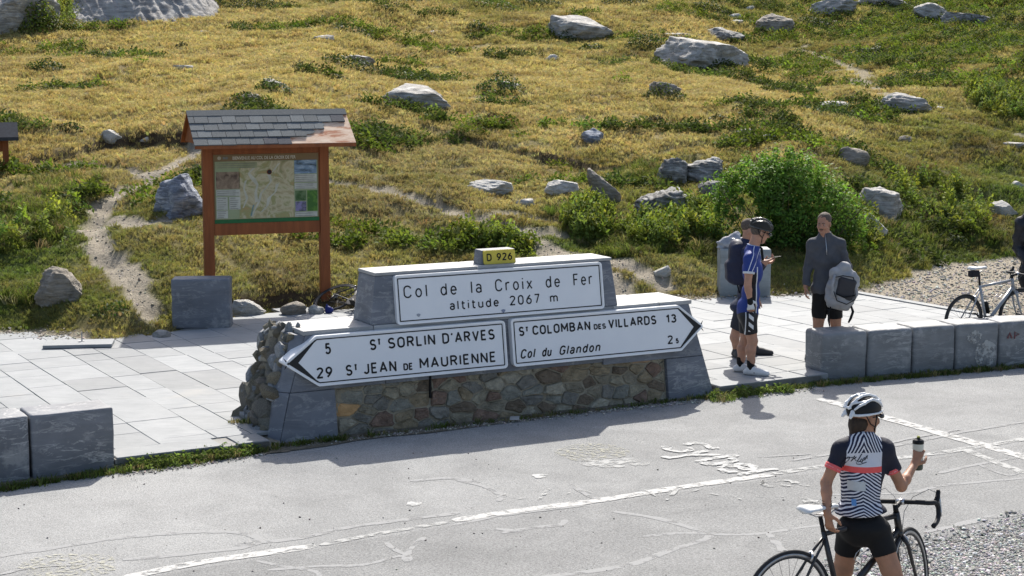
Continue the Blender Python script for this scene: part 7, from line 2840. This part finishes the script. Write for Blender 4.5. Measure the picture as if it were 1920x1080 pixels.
M_BTL = simple('translucent_beige_plastic', (.62, .61, .52), (.55, .54, .46), 4, .35, 0)
MB().lathe([(.030, 0), (.0345, .006), (.0345, .075), (.0345, .10), (.030, .114), (.0305, .120), (.0355, .134), (.0355, .168), (.034, .173)], (0, 0, 0), 24).build('body', M_BTL, bo, True)
MB().lathe([(.0300, -.0015), (.0350, .005), (.0352, .045), (.0348, .046)], (0, 0, 0), 24).build('drink', simple('dark_drink', (.06, .075, .055), bump=0, rough=.3), bo, True)
MB().lathe([(.0362, .170), (.0362, .188), (.024, .197), (.014, .200), (.012, .206)], (0, 0, 0), 24).build('cap', M_BLKPL, bo, True)
MB().lathe([(.010, .206), (.010, .214), (.008, .218)], (0, 0, 0), 14).build('spout', simple('yellow_green_spout', (.35, .36, .08), bump=0), bo, True)

# ---- cyclist in blue
cr = G(1403, 700, PZ)
cyc = tag(empty('person', tuple(cr)), 'man in royal blue jersey and black helmet looking down, seen from his right side', 'person')
P = loc_fn(cr)
J = dict(neck=P(1411, 462, .02), shl=P(1414, 482, .17), shr=P(1406, 486, -.15), chest=P(1411, 508, .0), waist=P(1408, 550, .0), pelvis=P(1402, 584, .0))
Hc = P(1426, 434, .02)
B = Field()
T, R = head(B, Hc, (.93, .10, -.33), (.2, 0, 1), 1.0)
B.cone(Hc + np.array([-.035, 0, -.04]), J['neck'] - np.array([0, 0, .03]), .056, .062, .03)
torso(B, J, math.radians(90), 1.0, -.004)
elR, wrR = P(1402, 535, -.20), P(1406, 562, -.19)
elL, wrL = P(1412, 535, .22), P(1420, 555, .24)
arm(B, J['shr'], elR, wrR, (.05, .044, .04, .037, .027))
arm(B, J['shl'], elL, wrL, (.05, .044, .04, .037, .027))
hand(B, wrR, (.12, 0, -1), (.1, 1, 0), 1, .5)
hand(B, wrL, (.12, 0, -1), (0, -1, 0), 1, .5)
hipR, hipL = P(1403, 595, -.09), P(1401, 595, .09)
knR, knL = P(1411, 640, -.09), P(1397, 640, .10)
anR, anL = np.array([.015, -.09, .09]), np.array([-.075, .10, .09])
leg(B, hipR, knR, anR, .088, .056, .058, .038, (-1, 0, 0))
leg(B, hipL, knL, anL, .088, .056, .058, .038, (-1, 0, 0))
fmesh('body', B, .008, M_SKIN2, cyc)
face_bits(T, R, cyc, eyes=False, glasses=True)
def bluej():
    m = MT('royal_blue_jersey_fabric', .65, .3)
    v = m.coord()
    x, y, z = m.sep(v)
    xc = J['waist'][0]
    xs = x - xc
    c = m.mix(0.0, (.018, .040, .20), (.018, .040, .20))
    blk = (xs - .012).abs().lt(.028) * z.lt(1.16)
    c = m.mix(blk, c, (.012, .012, .016))
    pip = ((xs - .045).abs().lt(.006) * z.lt(1.22)).max((xs + .036).abs().lt(.005) * z.lt(.95))
    c = m.mix(pip, c, (.6, .6, .62))
    pip2 = ((xs + .045 - (z - 1.25) * .35).abs().lt(.005)).max((xs - .012 - (z - 1.25) * .5).abs().lt(.0045)) * z.gt(1.15)
    c = m.mix(pip2, c, (.55, .57, .66))
    m.color(c)
    m.bump(m.noise(v, 8, 4, .6, .8), .5, .02)
    return m.m
Jf = Field()
torso(Jf, J, math.radians(90), 1.0, .012)
Jf.ell(P(1403, 572, 0), (.120, .150, .09), None, .03)
seR = J['shr'] * .45 + elR * .55
seL = J['shl'] * .45 + elL * .55
for s_, e_, el in ((J['shr'], seR, elR), (J['shl'], seL, elL)):
    Jf.cone(s_, e_ + (el - s_) * .1, .066, .062, .03, cuts=[dcut(e_, el - s_)])
Jf.cone(J['neck'] - np.array([.01, 0, .05]), J['neck'] + np.array([.01, 0, .02]), .075, .065, .03, cuts=[dcut(J['neck'] + np.array([0, 0, .015]), (.25, 0, 1))])
hz = P(1400, 590)[2]
for q in Jf.p: q[7].append(((0, 0, hz), (0, 0, -1.0)))
fmesh('jersey', Jf, .008, bluej(), cyc, wrinkle(.006, 8, 5))
for s_, el in ((J['shr'], elR), (J['shl'], elL)):
    p = s_ * .45 + el * .55
    d = (el - s_) / np.linalg.norm(el - s_)
    cf = Field().cone(p - d * .03, p + d * .02, .0655, .0645, .003, cuts=[dcut(p + d * .004, d), dcut(p - d * .022, -d)])
    fmesh('sleeve_cuff', cf, .006, cloth('white_cuff', (.62, .63, .66)), cyc)
MB().tube([J['neck'] + np.array([.062 * math.cos(t) + .008, .062 * math.sin(t), .012 - .012 * math.cos(t)]) for t in np.linspace(0, 6.283, 17)[:-1]], .008, 6, closed=True).build('collar', cloth('pale_blue_collar', (.35, .42, .6)), cyc, True)
def bibs():
    m = MT('black_shorts_white_blocks', .55, .3)
    v = m.coord()
    x, y, z = m.sep(v)
    hx = hipR[0] + .01
    xs = x - hx
    zz = z * 17.5
    zig = ((zz - xs * 22.0).sin()).gt(.1)
    w = (xs - .012).abs().lt(.028) * (z * 68.0 + xs * 55.0).sin().gt(.0) * z.lt(.79) * z.gt(.50) * y.lt(-.02)
    c = m.mix(w, (.012, .012, .015), (.6, .6, .62))
    w2 = (xs + .048).abs().lt(.005) * y.lt(-.02)
    c = m.mix(w2, c, (.6, .6, .62))
    m.color(c)
    return m.m
Sf = Field()
Sf.ell(J['pelvis'] - np.array([0, 0, .03]), (.118, .155, .12), None, .03)
for hp, kn, f_ in ((hipL, knL, .66), (hipR, knR, .68)):
    e = hp * (1 - f_) + kn * f_
    Sf.cone(hp, hp * .15 + kn * .85, .097, .068, .03, cuts=[dcut(e, kn - hp)])
fmesh('shorts', Sf, .008, bibs(), cyc)
for an, nm in ((anR, 1), (anL, 0)):
    F_ = Field()
    shoe(F_, an, (.92, -.38), .28, z=0.0)
    fmesh('shoe', F_, .008, M_SHOEW, cyc)
    sk = Field().cone(an + np.array([0, 0, -.02]), an + np.array([-.004, 0, .085]), .042, .044, .005, cuts=[dcut(an + np.array([0, 0, .082]), (0, 0, 1))])
    fmesh('sock', sk, .007, M_BLKLY, cyc)
    st = MB()
    f = np.array([.92, -.38, 0])
    for q in (.05, .085):
        c = np.array([an[0], an[1], .0]) + f * q
        sdv = np.array([.38, .92, 0])
        st.tube([c + sdv * .046 + np.array([0, 0, .03]), c + np.array([0, 0, .088 - q * .25]), c - sdv * .046 + np.array([0, 0, .03])], .007, 5)
    st.build('shoe_strap', M_BLKPL, cyc, True)
gl = Field()
hand(gl, wrR, (.12, 0, -1), (.1, 1, 0), 1, .5, 1.07)
for q in gl.p: q[7].append(dcut(wrR + np.array([.012, 0, -.115]), (.12, 0, -1)))
fmesh('glove', gl, .006, M_SHOEW, cyc)
gl = Field().cone(wrR + np.array([0, 0, .015]), wrR + np.array([.005, 0, -.03]), .032, .033, .004)
fmesh('glove_cuff', gl, .006, M_BLKLY, cyc)
Hf = Field().ell(T(0, -.035, .005), np.array([.078, .080, .075]), R, .02)
fmesh('hair', Hf, .008, M_HAIRG, cyc, wrinkle(.003, 40, 2))
helmet(cyc, T, R, 1.05, simple('black_helmet_shell', (.045, .045, .045), (.03, .03, .03), 3, .3, 0, spec=.6), simple('dark_grey_helmet_core', (.035, .033, .03), bump=0), tail=False)

# ---- man with navy backpack and phone, behind the cyclist
mr = G(1400, 668, PZ)
man = tag(empty('person', tuple(mr)), 'man with navy backpack holding a phone, half hidden behind the rider in blue', 'person')
P = loc_fn(mr)
J = dict(neck=P(1400, 452, .0), shl=P(1408, 470, .16), shr=P(1401, 474, -.15), chest=P(1402, 500, .0), waist=P(1400, 545, .0), pelvis=P(1397, 576, .0))
Hc = P(1407, 431, -.02)
B = Field()
T, R = head(B, Hc, (.96, -.25, -.12), (0, 0, 1), 1.0)
B.cone(Hc + np.array([-.03, 0, -.04]), J['neck'] - np.array([0, 0, .03]), .056, .062, .03)
torso(B, J, math.radians(80), 1.0, -.004)
elR, wrR = P(1408, 520, -.19), P(1432, 492, -.17)
elL, wrL = P(1412, 520, .18), P(1434, 494, .02)
arm(B, J['shr'], elR, wrR, (.05, .044, .04, .037, .027))
arm(B, J['shl'], elL, wrL, (.05, .044, .04, .037, .027))
hand(B, wrR, (1, .25, .35), (-.25, .15, 1), -1, .55)
hand(B, wrL, (1, -.4, .3), (-.25, -.15, 1), 1, .6)
hipR, hipL = P(1390, 590, -.09), P(1397, 590, .09)
knR, knL = P(1380, 622, -.06), P(1404, 622, .10)
anR, anL = np.array([-.135, -.05, .09]), np.array([.11, .11, .09])
leg(B, hipR, knR, anR, .086, .054, .055, .038, (-1, 0, 0))
leg(B, hipL, knL, anL, .086, .054, .055, .038, (-1, 0, 0))
fmesh('body', B, .009, M_SKIN2, man)
face_bits(T, R, man)
fmesh('hair', Field().ell(T(0, -.022, .046), np.array([.080, .098, .085]), R, .02, cuts=[dcut(T(0, .06, .03), R @ np.array([0, .8, -.6]))]), .008, M_HAIRG, man, wrinkle(.003, 40, 2))
M_NAVY = cloth('dark_navy_shell_fabric', (.016, .022, .055), rough=.6)
Jf = Field()
torso(Jf, J, math.radians(80), 1.0, .016)
Jf.ell(P(1393, 575, 0), (.155, .165, .09), None, .03)
for s_, el, w in ((J['shr'], elR, wrR), (J['shl'], elL, wrL)):
    Jf.cone(s_, el, .062, .052, .03)
    Jf.cone(el, w, .052, .038, .02, cuts=[dcut(w - (w - el) * .08, w - el)])
Jf.cone(J['neck'] - np.array([.01, 0, .05]), J['neck'] + np.array([.01, 0, .03]), .075, .07, .03, cuts=[dcut(J['neck'] + np.array([0, 0, .03]), (.25, 0, 1))])
fmesh('jacket', Jf, .009, M_NAVY, man, wrinkle(.008, 8, 6))
Sf = Field()
Sf.ell(J['pelvis'] - np.array([0, 0, .03]), (.125, .16, .12), None, .03)
for hp, kn, f_ in ((hipL, knL, .85), (hipR, knR, .85)):
    e = hp * (1 - f_) + kn * f_
    Sf.cone(hp, kn, .102, .082, .03, cuts=[dcut(e, kn - hp)])
fmesh('shorts', Sf, .009, cloth('charcoal_shorts', (.03, .032, .042)), man, wrinkle(.006, 8, 7))
for an, f in ((anR, (.25, -.97)), (anL, (.97, -.2))):
    F_ = Field()
    shoe(F_, an, f, .29, z=0.0)
    fmesh('shoe', F_, .009, M_SHOED, man)
bpk = tag(empty('backpack', tuple(mr + P(1384, 495, .0))), 'dark navy backpack on the back of the man with the phone', 'backpack')
F_ = Field().box((0, 0, 0), (.105, .15, .24), .07, None, .02).box((-.095, 0, -.08), (.05, .12, .13), .05, None, .03).ell((-.01, 0, .22), (.09, .13, .07), None, .04)
fmesh('pack_body', F_, .010, cloth('navy_pack_fabric', (.018, .022, .05), rough=.55), bpk, wrinkle(.008, 9, 2))
MB().tube([(.08, -.10, .20), (.17, -.13, .26), (.25, -.15, .20), (.27, -.14, .05), (.2, -.15, -.1), (.09, -.12, -.16)], .016, 6).build('shoulder_strap', M_BLKLY, bpk, True)
MB().tube([(-.02, -.10, -.22), (-.01, -.10, -.27), (.01, -.1, -.33)], .008, 5).build('loose_strap', M_BLKLY, bpk, True)
ph = tag(empty('phone', tuple(np.array(mr) + (wrR + wrL) / 2 + np.array([.115, .0, .065]))), 'flat phone held out level in the hands of the man with the backpack', 'phone')
b = MB().box(-.075, .075, -.036, .036, 0, .009, Matrix.Rotation(math.radians(-6), 4, 'Y') @ Matrix.Rotation(.3, 4, 'Z'))
b.build('case', M_BLKPL, ph, bevel=.003)
b = MB().box(-.069, .069, -.031, .031, .0095, .0105, Matrix.Rotation(math.radians(-6), 4, 'Y') @ Matrix.Rotation(.3, 4, 'Z'))
b.build('screen', simple('glossy_phone_screen', (.05, .05, .06), bump=0, rough=.05, spec=.8), ph)

# ---- man in grey sweater facing us, behind the block row
gr = G(1551, 683, PZ)
gr = np.array([gr[0], 19.75, PZ])
gman = tag(empty('person', tuple(gr)), 'man in grey long sleeved top and black shorts facing the camera behind the blocks', 'person')
P = loc_fn(gr)
J = dict(neck=P(1547, 437, .0), shr=P(1524, 458, .0), shl=P(1573, 458, .0), chest=P(1548, 482, .0), waist=P(1548, 520, .0), pelvis=P(1550, 545, .0))
Hc = P(1545, 419, -.01)
B = Field()
T, R = head(B, Hc, (-.50, -.84, -.12), (0, 0, 1), 1.0)
B.cone(Hc + np.array([0, .015, -.04]), J['neck'] - np.array([0, 0, .03]), .058, .064, .03)
torso(B, J, math.radians(180), 1.04, -.004)
elR, wrR = P(1514, 505, .02), P(1511, 536, -.05)
elL, wrL = P(1588, 500, .0), P(1586, 500, -.18)
wrL = P(1584, 505, -.20)
arm(B, J['shr'], elR, wrR, (.052, .046, .042, .038, .028))
arm(B, J['shl'], elL, wrL, (.052, .046, .042, .038, .028))
hand(B, wrR, (-.05, -.1, -1), (.9, -.2, 0), 1, .45)
hand(B, wrL, (-.45, -.75, -.25), (-.3, .2, -1), -1, .6)
hipR, hipL = P(1538, 560, .0), P(1564, 560, .0)
knR, knL = P(1533, 625, .0), P(1568, 625, .02)
anR, anL = np.array([-.13, .0, .09]), np.array([.10, .03, .09])
leg(B, hipR, knR, anR, .088, .056, .058, .038, (0, 1, 0))
leg(B, hipL, knL, anL, .088, .056, .058, .038, (0, 1, 0))
fmesh('body', B, .008, M_SKIN3, gman)
face_bits(T, R, gman, brow=M_HAIRG, moustache=M_HAIRG)
fmesh('hair', Field().ell(T(0, -.022, .046), np.array([.079, .098, .083]), R, .02, cuts=[dcut(T(0, .06, .035), R @ np.array([0, .8, -.6]))]), .007, M_HAIRG, gman, wrinkle(.002, 50, 2))
M_GREY = cloth('dark_grey_knit', (.085, .088, .098), (.065, .068, .078), .9, .5)
Jf = Field()
torso(Jf, J, math.radians(180), 1.04, .014, k=.06)
Jf.ell(P(1549, 540, 0), (.172, .125, .08), None, .04)
for s_, el, w in ((J['shr'], elR, wrR), (J['shl'], elL, wrL)):
    Jf.cone(s_, el, .066, .056, .03)
    Jf.cone(el, w, .056, .038, .02, cuts=[dcut(w - (w - el) * .04, w - el)])
Jf.cone(J['neck'] - np.array([0, 0, .05]), J['neck'] + np.array([0, 0, .03]), .078, .068, .03, cuts=[dcut(J['neck'] + np.array([0, 0, .022]), (0, -.25, 1))])
hz = P(1550, 553)[2]
for q in Jf.p[:9]: q[7].append(((0, 0, hz), (0, 0, -1.0)))
fmesh('sweater', Jf, .008, M_GREY, gman, wrinkle(.014, 9, 8, 1.2))
MB().tube([J['neck'] + np.array([-.012, -.070, .0]), J['chest'] + np.array([-.012, -.120, .10]), J['chest'] + np.array([-.01, -.126, .04])], .004, 5).build('zip', M_ALU, gman, True)
Sf = Field()
Sf.ell(J['pelvis'] - np.array([0, 0, .03]), (.165, .122, .12), None, .03)
for hp, kn, f_ in ((hipL, knL, .55), (hipR, knR, .55)):
    e = hp * (1 - f_) + kn * f_
    Sf.cone(hp, kn, .098, .072, .03, cuts=[dcut(e, kn - hp)])
fmesh('shorts', Sf, .008, M_BLKLY, gman, wrinkle(.004, 8, 7))
for an, f in ((anR, (-.35, -.95)), (anL, (.2, -.98))):
    F_ = Field()
    shoe(F_, an, f, .29, z=0.0)
    fmesh('shoe', F_, .009, M_SHOED, gman)
# grey and black rucksack held at his side
kb = np.array(gr) + P(1579, 540, -.26)
rk = tag(empty('rucksack', tuple(kb)), 'light grey and black rucksack held by the man in the grey top', 'backpack')
Rr = rotz(math.radians(-8)) @ np.array(Matrix.Rotation(math.radians(14), 3, 'Y'))
F_ = Field().box((0, 0, 0), (.165, .09, .215), .08, Rr, .02).ell((-.03, -.0, -.15), (.15, .10, .10), Rr, .04).cone((-.10, 0, .16), (.03, 0, .24), .05, .06, .04)
M_RK = cloth('light_grey_rucksack_nylon', (.36, .355, .36), (.26, .26, .265), .6, .6)
fmesh('rucksack_body', F_, .009, M_RK, rk, wrinkle(.022, 9, 12))
MB().tube([(-.12, -.085, .13), (-.02, -.13, .16), (.10, -.125, .14), (.14, -.10, .02), (.13, -.11, -.12), (.03, -.14, -.17), (-.08, -.13, -.13), (-.125, -.11, 0)], .006, 6, closed=True).build('piping', M_BLKLY, rk, True)
MB().tube([(-.09, -.12, -.05), (.0, -.135, -.09), (.12, -.12, -.07)], .009, 6).build('compression_strap', M_BLKLY, rk, True)
F_ = Field().box((.025, -.075, .0), (.105, .045, .125), .035, Rr, .02)
fmesh('back_panel', F_, .009, cloth('charcoal_mesh_panel', (.05, .048, .052)), rk, wrinkle(.006, 9, 13))
MB().tube([(-.10, -.08, .16), (-.135, -.10, .05), (-.12, -.10, -.06), (-.06, -.10, -.14)], [.018, .022, .02, .012], 6).build('shoulder_strap', M_RK, rk, True)
MB().tube([(.06, -.07, .18), (.13, -.10, .06), (.15, -.10, -.06), (.11, -.09, -.15)], [.018, .022, .02, .012], 6).build('shoulder_strap', M_RK, rk, True)
MB().tube([(-.13, -.05, -.20), (-.16, -.05, -.27), (-.155, -.05, -.37), (-.14, -.05, -.45), (-.10, -.04, -.53)], [.008, .010, .013, .006, .004], 6).tube([(-.19, -.05, -.245), (-.09, -.05, -.25)], .007, 5).build('loose_strap', M_BLKLY, rk, True)
MB().tube([(.10, -.04, -.20), (.125, -.04, -.27), (.10, -.04, -.35), (.075, -.04, -.40)], [.012, .016, .016, .010], 6).build('loose_strap', M_BLKLY, rk, True)
# glossy bag lying on the upright block behind the riders
F_ = Field().ell((0, 0, .09), (.17, .12, .11), None, .03).ell((-.13, 0, .05), (.10, .09, .07), None, .04).cone((.02, 0, .16), (.08, 0, .24), .07, .03, .04)
o = fmesh('plastic_bag', F_, .014, simple('glossy_grey_plastic_film', (.35, .36, .38), (.2, .2, .22), 6, .12, .6, 9, .03, spec=.8), None, wrinkle(.03, 11, 3))
q = G(1384, 556, PZ)
o.location = (q[0] - .08, q[1] + .16, PZ + .70)
tag(o, 'crumpled glossy grey bag lying on the pale upright block', 'bag')

# ---- person cut by the right frame edge
er = np.array([6.83, 22.4, .09])
edge = tag(empty('person', tuple(er)), 'person in black jacket cut off by the right edge of the picture', 'person')
P = loc_fn(er)
J = dict(neck=P(1936, 398, .0), shr=P(1916, 420, .0), shl=P(1960, 420, .0), chest=P(1938, 440, .0), waist=P(1938, 482, .0), pelvis=P(1938, 510, .0))
Hc = P(1940, 375, 0)
B = Field()
T, R = head(B, Hc, (.5, -.8, 0))
B.cone(Hc + np.array([0, .01, -.04]), J['neck'] - np.array([0, 0, .03]), .056, .062, .03)
torso(B, J, math.radians(180), 1.0, -.004)
elR, wrR = P(1908, 465, .05), P(1925, 492, -.18)
arm(B, J['shr'], elR, wrR)
hand(B, wrR, (.5, -.6, -.5), (.3, .2, -1), 1, .6)
elL, wrL = P(1972, 465, .0), P(1965, 495, -.2)
arm(B, J['shl'], elL, wrL)
hand(B, wrL, (-.2, -.8, -.4), (0, .2, -1), -1, .6)
hipR, hipL = P(1926, 520, .0), P(1950, 520, .0)
leg(B, hipR, np.array([.03, .0, .48]), np.array([.06, .04, .09]), back=(0, 1, 0))
leg(B, hipL, np.array([.16, .0, .48]), np.array([.18, .04, .09]), back=(0, 1, 0))
fmesh('body', B, .012, M_SKIN, edge)
face_bits(T, R, edge)
fmesh('hair', Field().ell(T(0, -.022, .046), np.array([.080, .1, .086]), R, .02), .01, M_HAIR, edge)
Jf = Field()
torso(Jf, J, math.radians(180), 1.04, .03, k=.06)
for s_, el, w in ((J['shr'], elR, wrR), (J['shl'], elL, wrL)):
    Jf.cone(s_, el, .082, .076, .03)
    Jf.cone(el, w, .074, .05, .02, cuts=[dcut(w - (w - el) * .04, w - el)])
fmesh('jacket', Jf, .01, cloth('glossy_black_shell', (.022, .022, .026), rough=.35, fold=.8), edge, wrinkle(.014, 7, 8))
Sf = Field()
Sf.ell(J['pelvis'] - np.array([0, 0, .02]), (.19, .14, .12), None, .03)
Sf.cone(hipR, hipR * .3 + np.array([.03, 0, .48]) * .7, .115, .10, .03)
Sf.cone(hipL, hipL * .3 + np.array([.16, 0, .48]) * .7, .105, .09, .03)
fmesh('trousers', Sf, .01, M_BLKLY, edge, wrinkle(.01, 7, 8))
for x in (.06, .18):
    F_ = Field()
    shoe(F_, np.array([x, .04, .09]), (.0, -1), .28, z=0.0)
    fmesh('shoe', F_, .01, M_SHOED, edge)
# small paper scrap by the wall foot
q = G(964, 792)
o = mk('paper_scrap', [(-.045, -.03, .0), (.05, -.035, .004), (.055, .03, .03), (-.04, .04, .022)], [(0, 1, 2, 3)], simple('dirty_white_card', (.38, .37, .35), bump=0))
o.location = (q[0], q[1], .03)
tag(o, 'small white card scrap leaning at the foot of the rubble wall', 'litter')
